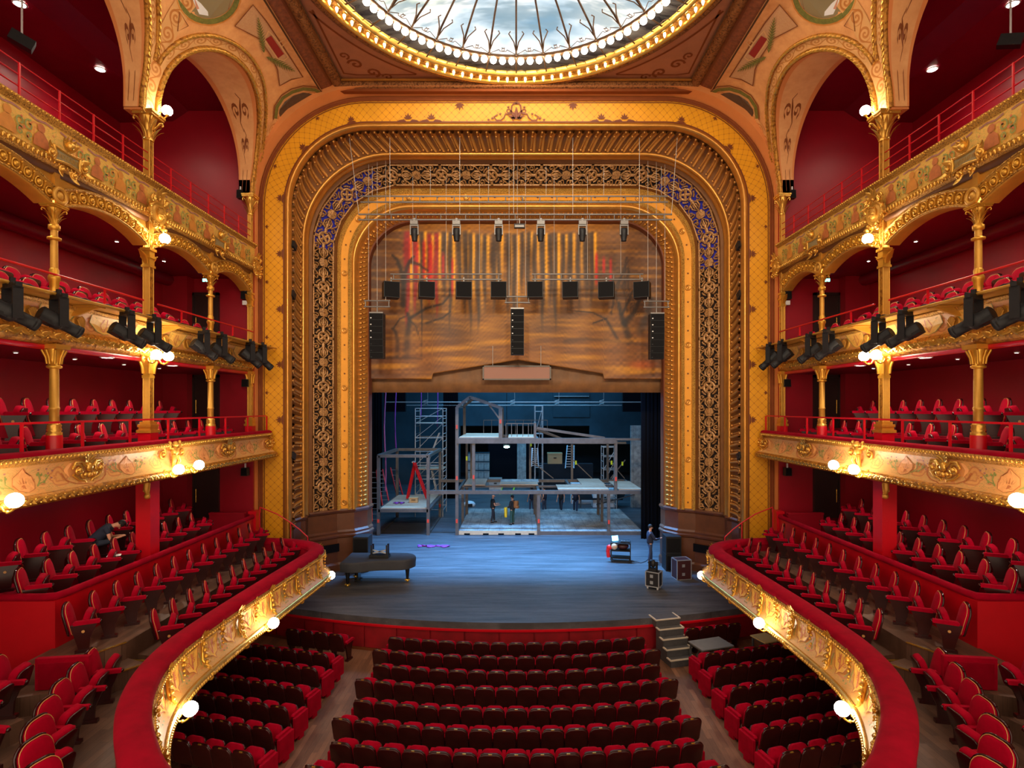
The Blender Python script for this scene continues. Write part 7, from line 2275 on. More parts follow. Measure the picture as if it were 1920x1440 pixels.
crate(929, 868, 1.1, 1.0, 0.6, 49, 'steel', 'pale grey cabinet upstage of the crates', 'cabinet', None, 'storage_cabinet')
m = MB(); a = at(978, 840, 50); m.bb(a.x - 0.4, a.x + 0.4, 50, 50.2, STAGE_Z, 5.2); tag(m.build('pale_flat', 'deck_grey'), 'tall pale flat standing upstage', 'flat')
m = MB(); a = at(1196, 840, 40); m.bb(a.x - 0.5, a.x + 0.5, 40, 40.2, STAGE_Z, 7.0); tag(m.build('pale_flat', 'deck_grey'), 'tall pale flat beside the right leg curtain', 'flat')
T = empty('work_lamp', at(950, 838, 50), 0, 'bright green-white work lamp upstage', 'lamp')
m = MB(); m.sphere((0, 0, 0), 0.16, 10, 7, (1.6, 1, 0.6)); m.build('lens', 'work_lamp', T)
m = MB(); m.box((0, 0.16, 0.05), (0.6, 0.2, 0.3)); m.cyl((0, 0.16, 0.1), (0, 0.16, 12.2), 0.03, n=6); m.build('housing', 'black_metal', T)
m = MB(); m.bb(-2.6, 1.4, 51.9, 51.98, STAGE_Z, 5.0); tag(m.build('dark_door_curtain', 'black_cloth'), 'dark doorway curtain in the upstage wall', 'curtain')
for k, (x0, x1) in enumerate(((940, 942), (960, 966))):
    m = MB(); m.add([at(x0, 897, 56.5) * 1.0 if False else (at(x0, 0, 50).x - 0.06, 46, STAGE_Z + 0.005), (at(x0, 0, 50).x + 0.06, 46, STAGE_Z + 0.005), (at(x1, 0, 50).x + 0.06, 51.5, STAGE_Z + 0.005), (at(x1, 0, 50).x - 0.06, 51.5, STAGE_Z + 0.005)], [(0, 1, 2, 3)])
    tag(m.build('floor_tape', 'strap_yellow'), '%s yellow tape line on the floor upstage' % ('first', 'second')[k], 'tape')
# cloths
def cloth(px, py, w, d, z, mat, label, seed, name='cloth'):
    r = random.Random(seed); Y = FPX * (CZ - z) / (py - 765.0); p = at(px, py, Y)
    n = 16; rows = []
    for j in range(6):
        rows.append([(p.x + w * (i / n - 0.5) + 0.06 * r.uniform(-1, 1), p.y + d * (j / 5 - 0.5) * (0.5 + 0.5 * sin(i * 0.9 + seed)) + 0.05 * r.uniform(-1, 1), z + 0.02 + 0.10 * abs(sin(i * 1.7 + j)) * (1 - abs(j - 2.5) / 3)) for i in range(n + 1)])
    m = MB(); m.grid(rows); o = m.build(name, mat); tag(o, label, 'cloth'); o.modifiers.new('thickness', 'SOLIDIFY').thickness = 0.02
cloth(813, 1025, 1.6, 0.5, STAGE_Z, 'purple_cloth', 'crumpled purple cloth lying on the stage floor', 2)
cloth(748, 944, 0.6, 0.5, 2.66, 'purple_cloth', 'small purple cloth on the plywood deck', 3)
crate(776, 945, 0.5, 0.3, 0.3, 33.2, 'cardboard', 'small wooden block on the plywood deck', 'box', 2.66, 'wooden_block')
T = empty('robot_vacuum', at(880, 951, 40.5), 0, 'white and black floor machine upstage left of the men', 'machine')
m = MB(); m.sphere((0, 0, 0.2), 0.45, 12, 8, (1, 0.8, 0.6)); m.build('shell', 'white_plastic', T)
m = MB(); m.box((0, -0.3, 0.15), (0.5, 0.2, 0.3)); m.cyl((-0.1, 0, 0.3), (-0.2, 0.2, 1.4), 0.03, n=6); m.build('handle', 'black_metal', T)

# ------------------------------------------------------------------ piano and neighbours
P = empty('grand_piano', (-5.5, 22.8, STAGE_Z), 0, 'grand piano under a dark cover at the left of the stage', 'piano')
ol = catmull([(-1.45, -0.70), (-1.1, -0.78), (-0.7, -0.72), (-0.3, -0.52), (0.1, -0.42), (0.6, -0.40), (1.05, -0.34), (1.32, -0.02), (1.34, 0.36), (1.1, 0.72), (0.6, 0.82), (-0.4, 0.84), (-1.45, 0.84)], 4)
m = MB(); n = len(ol)
rings = [[(x * k, y * k, z) for x, y in ol] for k, z in ((1.0, 0.62), (1.0, 0.70), (1.01, 0.92), (0.995, 0.985), (0.96, 1.0))]
m.grid([r + [r[0]] for r in rings]); m.add(rings[-1], [tuple(range(n))]); m.build('cover', 'piano_cover', P)
m = MB(); m.prism([(x * 0.96, y * 0.96) for x, y in ol], 0.60, 0.66); m.build('case', 'piano_black', P)
for x, y in ((1.05, 0.1), (-1.2, -0.55), (-1.2, 0.6)):
    m = MB(); m.lathe([(0.05, 0.10), (0.09, 0.5), (0.10, 0.62)], (x, y, 0), n=8); lg = m.build('leg', 'piano_black', P)
    m = MB(); m.sphere((x, y, 0.06), 0.07, 8, 5); m.box((x, y, 0.09), (0.2, 0.1, 0.05)); m.build('caster', 'brass', lg)
m = MB(); m.bb(-0.95, -0.88, -0.2, 0.2, 0.1, 0.6); m.bb(-1.05, -0.8, -0.15, 0.15, 0.08, 0.16); m.build('pedal_lyre', 'piano_black', P)
T = empty('piano_bench', at(712, 1044, 22.9), 0, 'black piano bench upside down on the covered piano', 'bench')
T.location.z = STAGE_Z + 1.0
m = MB(); m.box((0, 0, 0.06), (0.80, 0.36, 0.10)); m.build('seat', 'piano_black', T)
for x in (-0.3, 0.32):
    for y in (-0.13, 0.13):
        m = MB(); m.bb(x - 0.035, x + 0.035, y - 0.035, y + 0.035, 0.1, 0.52); m.build('leg', 'piano_black', T)
m = MB(); m.beam((-0.3, 0, 0.16), (0.3, 0, 0.3), 0.05); m.beam((-0.3, 0, 0.3), (0.3, 0, 0.16), 0.05); m.build('lift_scissor', 'alu', T)
def pa_stack(x, y, label):
    T = empty('stage_speaker', (x, y, STAGE_Z), 0, label, 'speaker', 'stage side speakers')
    m = MB(); m.bb(-0.34, 0.34, -0.35, 0.35, 0, 0.72); m.build('lower_cabinet', 'black_metal', T)
    m = MB(); m.bb(-0.33, 0.33, -0.34, 0.35, 0.73, 1.5); m.build('upper_cabinet', 'black_metal', T)
    for z in (0.36, 1.12): m = MB(); m.box((0, -0.355, z), (0.58, 0.02, 0.6)); m.build('grille', 'black_grille', T)
pa_stack(-6.75, 24.6, 'black speaker stack at the left foot of the arch'); pa_stack(6.85, 24.7, 'black speaker stack at the right foot of the arch')
# flight cases
def flight_case(x, y, w, d, h, rz, mat, label, wheels=True):
    T = empty('flight_case', (x, y, STAGE_Z), rz, label, 'case', 'flight cases')
    z0 = 0.12 if wheels else 0.0
    m = MB(); m.bb(-w / 2, w / 2, -d / 2, d / 2, z0, z0 + h); m.build('shell', mat, T)
    m = MB(); e = 0.035
    for a in (-1, 1):
        for b in (-1, 1):
            m.beam((a * w / 2, b * d / 2, z0), (a * w / 2, b * d / 2, z0 + h), e); m.beam((-w / 2, a * d / 2, z0 + (h if b > 0 else 0)), (w / 2, a * d / 2, z0 + (h if b > 0 else 0)), e); m.beam((a * w / 2, -d / 2, z0 + (h if b > 0 else 0)), (a * w / 2, d / 2, z0 + (h if b > 0 else 0)), e)
    m.build('metal_edge', 'alu', T)
    for q in (0.28, 0.72): m = MB(); m.box((-w * 0.05, -d / 2 - 0.006, z0 + h * q), (0.12, 0.02, 0.12)); m.box((0, 0, 0), (0.001, 0.001, 0.001)) if False else None; m.build('latch', 'alu', T)
    if wheels:
        for a in (-1, 1):
            for b in (-1, 1): m = MB(); m.cyl((a * w * 0.38 - 0.02, b * d * 0.36, 0.055), (a * w * 0.38 + 0.02, b * d * 0.36, 0.055), 0.055, n=10); m.bb(a * w * 0.38 - 0.03, a * w * 0.38 + 0.03, b * d * 0.36 - 0.03, b * d * 0.36 + 0.03, 0.06, 0.12); m.build('caster', 'white_plastic', T)
    return T
flight_case(5.42, 22.05, 0.52, 0.42, 0.56, R(-32), 'case_black', 'small black flight case on wheels carrying a lamp')
flight_case(6.90, 23.4, 0.62, 0.5, 0.80, R(10), 'case_brown', 'brown flight case with silver edges by the right wall', False)
T = empty('parked_lamp', (5.40, 22.1, STAGE_Z + 0.68), R(-32), 'black moving lamp resting on the small flight case', 'stage light')
m = MB(); m.box((0, 0, 0.05), (0.3, 0.26, 0.1)); m.build('base', 'black_metal', T)
for x in (-0.14, 0.14): m = MB(); m.bb(x - 0.03, x + 0.03, -0.07, 0.07, 0.08, 0.36); m.build('yoke', 'black_metal', T)
m = MB(); m.sphere((0, 0, 0.28), 0.13, 10, 8, (0.8, 1, 1.2)); m.build('head', 'black_metal', T)
# sound cart
T = empty('equipment_cart', (4.85, 26.0, STAGE_Z), R(-12), 'black wheeled cart with laptop and mixer on stage right', 'cart')
for z in (0.16, 0.5, 0.84):
    m = MB(); m.bb(-0.46, 0.46, -0.28, 0.28, z, z + 0.04); m.build('shelf', 'black_metal', T)
for a in (-1, 1):
    for b in (-1, 1):
        m = MB(); m.bb(a * 0.44 - 0.02, a * 0.44 + 0.02, b * 0.26 - 0.02, b * 0.26 + 0.02, 0.08, 0.88); m.build('post', 'black_metal', T)
        m = MB(); m.cyl((a * 0.4 - 0.02, b * 0.22, 0.05), (a * 0.4 + 0.02, b * 0.22, 0.05), 0.05, n=8); m.build('caster', 'black_metal', T)
L = empty('laptop', (4.62, 26.05, STAGE_Z + 0.88), R(20), 'open laptop with a bright blue screen on the cart', 'laptop')
m = MB(); m.box((0, -0.1, 0.012), (0.36, 0.25, 0.02)); m.build('keyboard_base', 'black_metal', L)
m = MB(); m.box((0, 0.06, 0.15), (0.36, 0.015, 0.27), M=Matrix.Rotation(R(-14), 3, 'X')); lid = m.build('lid', 'black_metal', L)
m = MB(); m.box((0, 0.05, 0.15), (0.33, 0.008, 0.24), M=Matrix.Rotation(R(-14), 3, 'X')); m.build('screen', 'laptop_screen', lid)
mx = empty('mixing_desk', (5.05, 25.95, STAGE_Z + 0.88), R(-12), 'black audio mixer beside the laptop on the cart', 'mixer')
m = MB(); m.box((0, 0, 0.04), (0.42, 0.36, 0.07), M=Matrix.Rotation(R(6), 3, 'X')); m.build('body', 'black_metal', mx)
m = MB()
for i in range(6): m.box((-0.17 + 0.068 * i, -0.05, 0.085), (0.02, 0.12, 0.012))
m.build('fader', 'alu', mx)
Bg = empty('equipment_bag', (4.95, 26.0, STAGE_Z + 0.54), 0, 'dark red equipment bag on the cart middle shelf', 'bag')
m = MB(); m.sphere((0, 0, 0.14), 0.2, 10, 8, (1.4, 1, 0.7)); m.build('body', 'case_brown', Bg)
m = MB(); m.tube([(-0.15, 0, 0.22), (0, 0, 0.32), (0.15, 0, 0.22)], 0.02, 6); m.build('strap', 'black_metal', Bg)
m = MB(); m.sphere((0, 0, 0), 0.16, 10, 8, (0.9, 0.7, 0.8)); m.tube([(-0.05, 0, 0.05), (-0.08, 0, -0.2), (-0.05, 0, -0.45)], 0.09, 8)
o = m.build('jacket', 'ladder_red', None, (4.32, 25.9, STAGE_Z + 0.66)); tag(o, 'red and cream jacket hanging from the cart', 'jacket')
m = MB(); m.sphere((0, 0, 0), 0.16, 8, 6); m.build('lining', 'pale_wood', o, (0.2, -0.06, 0.06))
m = MB(); m.tube([(5.3, 26.0, STAGE_Z + 0.02), (5.7, 25.6, STAGE_Z + 0.02), (6.0, 25.9, STAGE_Z + 0.02), (6.2, 26.3, STAGE_Z + 0.02), (6.6, 26.0, STAGE_Z + 0.02)], 0.012, 5)
tag(m.build('floor_cable', 'black_metal'), 'thin black cable from the cart across the floor', 'cable')
# ------------------------------------------------------------------ stage steps and tables in the stalls
T = empty('stage_steps', (5.2, 18.4, 0), R(14), 'dark grey portable steps with pale edges up to the stage', 'steps')
for k in range(5):
    z = 0.234 * (k + 1); y0 = -0.55 + 0.24 * k
    m = MB(); m.bb(-0.44, 0.44, y0, y0 + (0.26 if k < 4 else 0.5), 0 if k < 4 else 0.9, z - 0.02); st = m.build('step', 'step_grey', T)
    m = MB(); m.bb(-0.40, 0.40, y0 + 0.02, y0 + (0.26 if k < 4 else 0.5), z - 0.02, z); m.build('tread', 'step_grey', st)
    m = MB(); m.bb(-0.45, 0.45, y0 - 0.01, y0 + 0.03, z - 0.03, z + 0.008)
    for x in (-0.44, 0.44): m.bb(x - 0.025, x + 0.025, y0, y0 + (0.25 if k < 4 else 0.5), z - 0.03, z + 0.008)
    m.build('edge_strip', 'step_edge', st)
def table(x, y, w, d, rz, mat, label, h=0.75):
    T = empty('folding_table', (x, y, 0), rz, label, 'table')
    m = MB(); m.bb(-w / 2, w / 2, -d / 2, d / 2, h - 0.035, h); m.build('top', mat, T)
    for a in (-1, 1):
        for b in (-1, 1):
            m = MB(); m.bb(a * (w / 2 - 0.06) - 0.025, a * (w / 2 - 0.06) + 0.025, b * (d / 2 - 0.06) - 0.025, b * (d / 2 - 0.06) + 0.025, 0, h - 0.03); m.build('leg', 'step_grey', T)
        m = MB(); m.beam((a * (w / 2 - 0.06), -d / 2 + 0.06, h - 0.08), (a * (w / 2 - 0.06), d / 2 - 0.06, h - 0.08), 0.03); m.beam((a * (w / 2 - 0.06), 0, h - 0.32), (a * (w / 2 - 0.3), 0, h - 0.06), 0.025); m.build('brace', 'step_grey', T)
table(6.2, 17.85, 1.18, 0.74, R(18), 'table_grey', 'grey folding table by the stage steps')
table(8.14, 18.3, 0.64, 0.66, R(20), 'table_cream', 'small cream table under the right balcony lamp')

# ------------------------------------------------------------------ people
def skin_obj(name, chains, mat, parent, sub_lv=1):
    """chains: list of lists of (point, radius); chains share a first point to join"""
    V, E, Rd, idx = [], [], [], {}
    for ch in chains:
        prev = None
        for p, r in ch:
            k = tuple(round(c, 4) for c in p)
            if k not in idx: idx[k] = len(V); V.append(p); Rd.append(r)
            if prev is not None and prev != idx[k]: E.append((prev, idx[k]))
            prev = idx[k]
    me = bpy.data.meshes.new(name); me.from_pydata(V, E, [])
    me.materials.append(MAT[mat])
    o = bpy.data.objects.new(name, me); COL.objects.link(o); o.parent = parent
    md = o.modifiers.new('skin', 'SKIN'); md.use_smooth_shade = True
    sv = me.skin_vertices[0].data
    for i, r in enumerate(Rd):
        rr = r if isinstance(r, tuple) else (r, r)
        sv[i].radius = rr; sv[i].use_root = (i == 0)
    ss = o.modifiers.new('subd', 'SUBSURF'); ss.levels = sub_lv; ss.render_levels = sub_lv
    return o
def lerp3(a, b, f): return tuple(a[i] + (b[i] - a[i]) * f for i in range(3))
def person(loc, rz, label, J, shirt, trousers, hair, h=1.0, sleeves=0.55, extra=None):
    """J: joints in metres, facing +y: pelvis, chest, neck, head, then elbow/hand/knee/foot per side"""
    T = empty('person', loc, rz, label, 'person', None); T.scale = (h, h, h)
    pel, che, nek, hed = J['pelvis'], J['chest'], J['neck'], J['head']
    chains = [[(pel, 0.10), (lerp3(pel, che, 0.5), 0.10), (che, 0.125), (nek, 0.055), (lerp3(nek, hed, 0.55), 0.075), (hed, 0.10), (tuple(hed[i] + (hed[i] - nek[i]) * 0.45 for i in range(3)), 0.075)]]
    cl_s = [[(lerp3(pel, che, -0.28), 0.165), (lerp3(pel, che, 0.1), 0.17), (lerp3(pel, che, 0.5), 0.172), (che, 0.19), (lerp3(che, nek, 0.75), 0.08)]]
    cl_t = [[(lerp3(pel, che, 0.25), 0.14), (pel, 0.148)]]
    shoes = []
    for sd in (-1, 1):
        k = 'L' if sd < 0 else 'R'
        sh = (che[0] + sd * 0.17, che[1], che[2] + 0.06)
        el, ha = J['elbow' + k], J['hand' + k]
        chains.append([(che, 0.125), (sh, 0.055), (lerp3(sh, el, 0.5), 0.05), (el, 0.042), (lerp3(el, ha, 0.5), 0.036), (ha, 0.026)])
        d = Vector(ha) - Vector(el); d.normalize()
        side = d.cross(Vector((0, 0, 1)));  side = side.normalized() if side.length > 0.1 else Vector((1, 0, 0))
        palm = tuple(Vector(ha) + d * 0.06)
        chains.append([(ha, 0.026), (palm, (0.036, 0.018))])
        for q, L in ((-0.027, 0.07), (-0.009, 0.085), (0.009, 0.08), (0.027, 0.06)):
            f1 = tuple(Vector(palm) + side * q + d * L * 0.5); f2 = tuple(Vector(palm) + side * q * 0.9 + d * L + Vector((0, 0, -0.02)))
            chains.append([(palm, (0.036, 0.018)), (f1, 0.009), (f2, 0.008)])
        chains.append([(ha, 0.026), (tuple(Vector(ha) + d * 0.03 + side * (0.04 * sd)), 0.011), (tuple(Vector(ha) + d * 0.075 + side * (0.055 * sd)), 0.009)])
        cl_s.append([(che, 0.19), (sh, 0.085), (lerp3(sh, el, sleeves if sleeves <= 1 else 1.0), 0.068)])
        if sleeves > 1: cl_s[-1] += [(el, 0.055), (lerp3(el, ha, 0.9), 0.042)]
        hip = (pel[0] + sd * 0.095, pel[1], pel[2] - 0.04)
        kn, ft = J['knee' + k], J['foot' + k]
        chains.append([(pel, 0.10), (hip, 0.072), (kn, 0.045), (lerp3(kn, ft, 0.35), 0.045), (ft, 0.034)])
        cl_t.append([(pel, 0.148), (hip, 0.11), (lerp3(hip, kn, 0.5), 0.09), (kn, 0.072), (lerp3(kn, ft, 0.5), 0.068), (lerp3(kn, ft, 0.95), 0.06)])
        fd = J.get('toe', (0, 1, 0))
        shoes.append([((ft[0] - fd[0] * 0.05, ft[1] - fd[1] * 0.05, ft[2] - 0.03), 0.045), ((ft[0] + fd[0] * 0.08, ft[1] + fd[1] * 0.08, ft[2] - 0.045), 0.042), ((ft[0] + fd[0] * 0.17, ft[1] + fd[1] * 0.17, ft[2] - 0.055), 0.03)])
    skin_obj('body', chains, 'skin', T)
    skin_obj('shirt', cl_s, shirt, T)
    skin_obj('trousers', cl_t, trousers, T)
    for s_ in shoes: skin_obj('shoe', [s_], 'shoe', T)
    hv = Vector(hed); up = (hv - Vector(nek)).normalized()
    fw = Vector(J.get('face', (0, 1, 0))).normalized(); fw = (fw - up * fw.dot(up)).normalized(); sx = fw.cross(up)
    if hair:
        m = MB(); m.sphere(hv + up * 0.05 - fw * 0.03, 0.104, 12, 8, (0.95, 1.0, 0.95)); m.build('hair', hair, T)
    m = MB(); m.sphere(hv + fw * 0.098 - up * 0.012, 0.02, 6, 5, (0.8, 1, 1.2)); m.sphere(hv + sx * 0.095, 0.024, 6, 5); m.sphere(hv - sx * 0.095, 0.024, 6, 5); m.build('face_features', 'skin', T)
    m = MB(); m.sphere(hv + fw * 0.086 + sx * 0.035 + up * 0.015, 0.012, 6, 4); m.sphere(hv + fw * 0.086 - sx * 0.035 + up * 0.015, 0.012, 6, 4); m.box(hv + fw * 0.088 - up * 0.05, (0.05, 0.02, 0.01)); m.build('eyes_and_mouth', 'hair_dark', T)
    return T
def stand(lx=0.0, ly=0.0, step=0.0, arms=None):
    J = {'pelvis': (0, 0, 0.93), 'chest': (0, 0.0, 1.30), 'neck': (0, 0.01, 1.49), 'head': (0, 0.03, 1.61), 'kneeL': (-0.10, 0.03 + step * 0.5, 0.50), 'kneeR': (0.10, 0.03 - step * 0.5, 0.50),
         'footL': (-0.11, step, 0.08), 'footR': (0.11, -step, 0.08), 'elbowL': (-0.25, -0.03, 1.10), 'elbowR': (0.25, -0.03, 1.10), 'handL': (-0.26, 0.08, 0.86), 'handR': (0.26, 0.08, 0.86)}
    if arms: J.update(arms)
    return J
DZ = STAGE_Z + 0.24
person((-1.40, 33.5, DZ), R(-75), 'man in black t-shirt and jeans gesturing on the set floor', stand(arms={'handL': (-0.12, 0.30, 1.12), 'handR': (0.14, 0.32, 1.08), 'elbowL': (-0.24, 0.06, 1.06), 'elbowR': (0.24, 0.06, 1.06)}, step=0.12), 'shirt_black', 'trousers_dark', None)
pr = person((-0.22, 32.9, DZ), R(55), 'person with brown backpack and yellow jacket over the arm', stand(arms={'handL': (-0.10, 0.28, 1.02), 'elbowL': (-0.26, 0.02, 1.08), 'handR': (0.14, 0.26, 1.06), 'elbowR': (0.26, 0.0, 1.08)}), 'shirt_black', 'trousers_green', 'hair_dark', 1.0, 1.2)
BP_ = empty('backpack', (-0.05, 32.76, DZ + 1.0), R(55), 'brown leather backpack worn by the person on set', 'backpack')
m = MB(); slab(m, rrect(0.30, 0.44, 0.08), -0.14, 0.04, 0.85); m.build('bag', 'leather_brown', BP_)
m = MB(); slab(m, rrect(0.24, 0.16, 0.05), -0.19, -0.13, 0.85); m.build('pocket', 'leather_brown', BP_)
m = MB(); m.tube([(-0.1, 0.05, 0.42), (-0.1, 0.16, 0.38), (-0.1, 0.18, 0.2)], 0.02, 5); m.tube([(0.1, 0.05, 0.42), (0.1, 0.16, 0.38), (0.1, 0.18, 0.2)], 0.02, 5); m.build('strap', 'leather_brown', BP_)
m = MB(); rows = [[(-0.62 + 0.06 * cos(a) + 0.02 * sin(3 * a + j), 32.86 + 0.10 * sin(a), DZ + 1.02 - 0.14 * j) for a in (0, 0.9, 1.8, 2.7, 3.6, 4.5, 5.4, 6.28)] for j in range(5)]
m.grid(rows); o = m.build('yellow_jacket', 'yellow_cloth'); tag(o, 'yellow jacket hanging over the arm of the person on set', 'jacket'); o.modifiers.new('thickness', 'SOLIDIFY').thickness = 0.03
for k, (px, py, rz, sh, tr, lab) in enumerate(((997, 961, 20, 'shirt_navy', 'jeans', 'standing worker upstage left of the middle post, dark blue jeans'), (1008, 960, -30, 'shirt_black', 'trousers_dark', 'standing worker close behind the middle post, dark trousers'),
        (1021, 961, 60, 'shirt_navy', 'jeans', 'standing worker just right of the middle post, navy shirt'), (1052, 961, 150, 'shirt_black', 'trousers_dark', 'walking worker upstage centre right, dark clothes'), (1079, 963, 170, 'shirt_navy', 'jeans', 'walking worker upstage beside the dark timber pile, blue jeans'))):
    Y = FPX * (CZ - STAGE_Z) / (py - 765.0); p = at(px, py, Y)
    person((p.x, p.y, STAGE_Z), R(rz), lab, stand(step=0.06 if k < 3 else 0.22), sh, tr, 'hair_dark')
person((6.15, 25.75, STAGE_Z), R(-85), 'man in dark clothes reaching towards the right speaker stack', stand(arms={'handR': (0.12, 0.46, 1.14), 'elbowR': (0.24, 0.16, 1.08), 'handL': (-0.14, 0.30, 1.06), 'elbowL': (-0.25, 0.05, 1.06)}, step=0.1), 'shirt_navy', 'jeans', 'hair_dark', 1.0, 1.2)
# seated technician bent over the box seats
Js = {'pelvis': (0, 0, 0.10), 'chest': (0, 0.34, 0.42), 'neck': (0, 0.50, 0.52), 'head': (0, 0.62, 0.52), 'face': (0, 0.6, -0.8), 'elbowL': (-0.26, 0.42, 0.16), 'elbowR': (0.26, 0.42, 0.16), 'handL': (-0.10, 0.64, 0.20), 'handR': (0.10, 0.64, 0.20),
      'kneeL': (-0.14, 0.46, 0.10), 'kneeR': (0.14, 0.46, 0.10), 'footL': (-0.14, 0.44, -0.36), 'footR': (0.14, 0.44, -0.36)}
person((-11.52, 15.2, 4.50), R(-58), 'person in navy t-shirt bent forward among the left box seats', Js, 'shirt_navy', 'trousers_dark', 'hair_dark')
m = MB(); m.box((0, 0, 0), (0.3, 0.22, 0.006)); o = m.build('paper_sheet', 'paper', None, (-10.45, 14.55, 4.42), R(30)); tag(o, 'white sheet of paper on a left box seat', 'paper')
# dark timber pile and long pipes upstage
for k in range(5):
    m = MB(); m.beam((4.0 + 0.1 * k, 40 + 0.25 * k, STAGE_Z + 0.6 + 0.07 * k), (7.6 + 0.1 * k, 40 + 0.25 * k, STAGE_Z + 0.6 + 0.07 * k), 0.12)
    tag(m.build('timber_length', 'backstage_dark'), 'long dark timber on trestles upstage right, %s from the front' % ORD[k], 'timber', 'timber pile')
for x in (4.6, 7.2):
    m = MB()
    for y in (40.0, 41.1): m.beam((x, y, STAGE_Z), (x, y, STAGE_Z + 0.5), 0.07)
    m.beam((x, 39.9, STAGE_Z + 0.5), (x, 41.3, STAGE_Z + 0.5), 0.1)
    tag(m.build('trestle', 'set_steel'), '%s trestle under the long dark timbers' % ('inner' if x < 6 else 'outer'), 'trestle')
# ------------------------------------------------------------------ painted ornament on the balcony fronts
def prof_pt(prof, f):
    """point (x, z) and outward normal at fraction f down a profile"""
    ls = [0.0]
    for a, b in zip(prof, prof[1:]): ls.append(ls[-1] + sqrt((b[0] - a[0]) ** 2 + (b[1] - a[1]) ** 2))
    t = min(max(f, 0.0), 1.0) * ls[-1]
    for i in range(len(ls) - 1):
        if t <= ls[i + 1] or i == len(ls) - 2:
            k = (t - ls[i]) / (ls[i + 1] - ls[i]); a, b = prof[i], prof[i + 1]
            dx, dz = b[0] - a[0], b[1] - a[1]; l = sqrt(dx * dx + dz * dz)
            return a[0] + dx * k, a[1] + dz * k, dz / l, -dx / l
def fan(mb, pts, fn, rings=1):
    """filled shape; centre fan so that it follows a curved ground"""
    cx = sum(p[0] for p in pts) / len(pts); cy = sum(p[1] for p in pts) / len(pts)
    rows = []
    for k in (0.0, 0.33, 0.66, 1.0):
        rows.append([fn(cx + (x - cx) * k, cy + (y - cy) * k) for x, y in pts + [pts[0]]])
    mb.grid(rows, False)
def strap(mb, pts, w, fn):
    ribbon(mb, pts, w, lambda u, v, h: fn(u, v), 0, 0)
def arc_pts(cx, cy, r, a0, a1, n=8): return [(cx + r * cos(a0 + (a1 - a0) * i / n), cy + r * sin(a0 + (a1 - a0) * i / n)) for i in range(n + 1)]
mat_simple('paint_pink', (206, 112, 78), 0.6, var=0.15, vscale=8)
mat_simple('paint_rust', (188, 110, 58), 0.6, var=0.2, vscale=8)
mat_simple('paint_sage', (146, 150, 78), 0.6, var=0.2, vscale=8)
mat_simple('paint_gold', (236, 184, 84), 0.5, var=0.1, vscale=8)
mat_simple('paint_peach', (230, 160, 96), 0.5, var=0.12, vscale=5)
mat_simple('paint_mauve', (166, 112, 104), 0.6, var=0.2, vscale=9)
TOPG = bpy.data.objects
def by(name, s): 
    o = TOPG[name] if s < 0 else TOPG[name + '.001']
    return o
MIDP = [(9.49, 7.13), (9.52, 7.02), (9.52, 6.90), (9.48, 6.76), (9.40, 6.64), (9.30, 6.57)]
LITP = [(9.98, 9.97), (10.01, 10.04), (10.02, 10.18), (9.97, 10.33), (9.88, 10.44)][::-1]
LOWP = [(0.0, 3.23), (-0.03, 3.10), (-0.02, 2.96), (0.04, 2.83), (0.13, 2.73), (0.20, 2.68)]
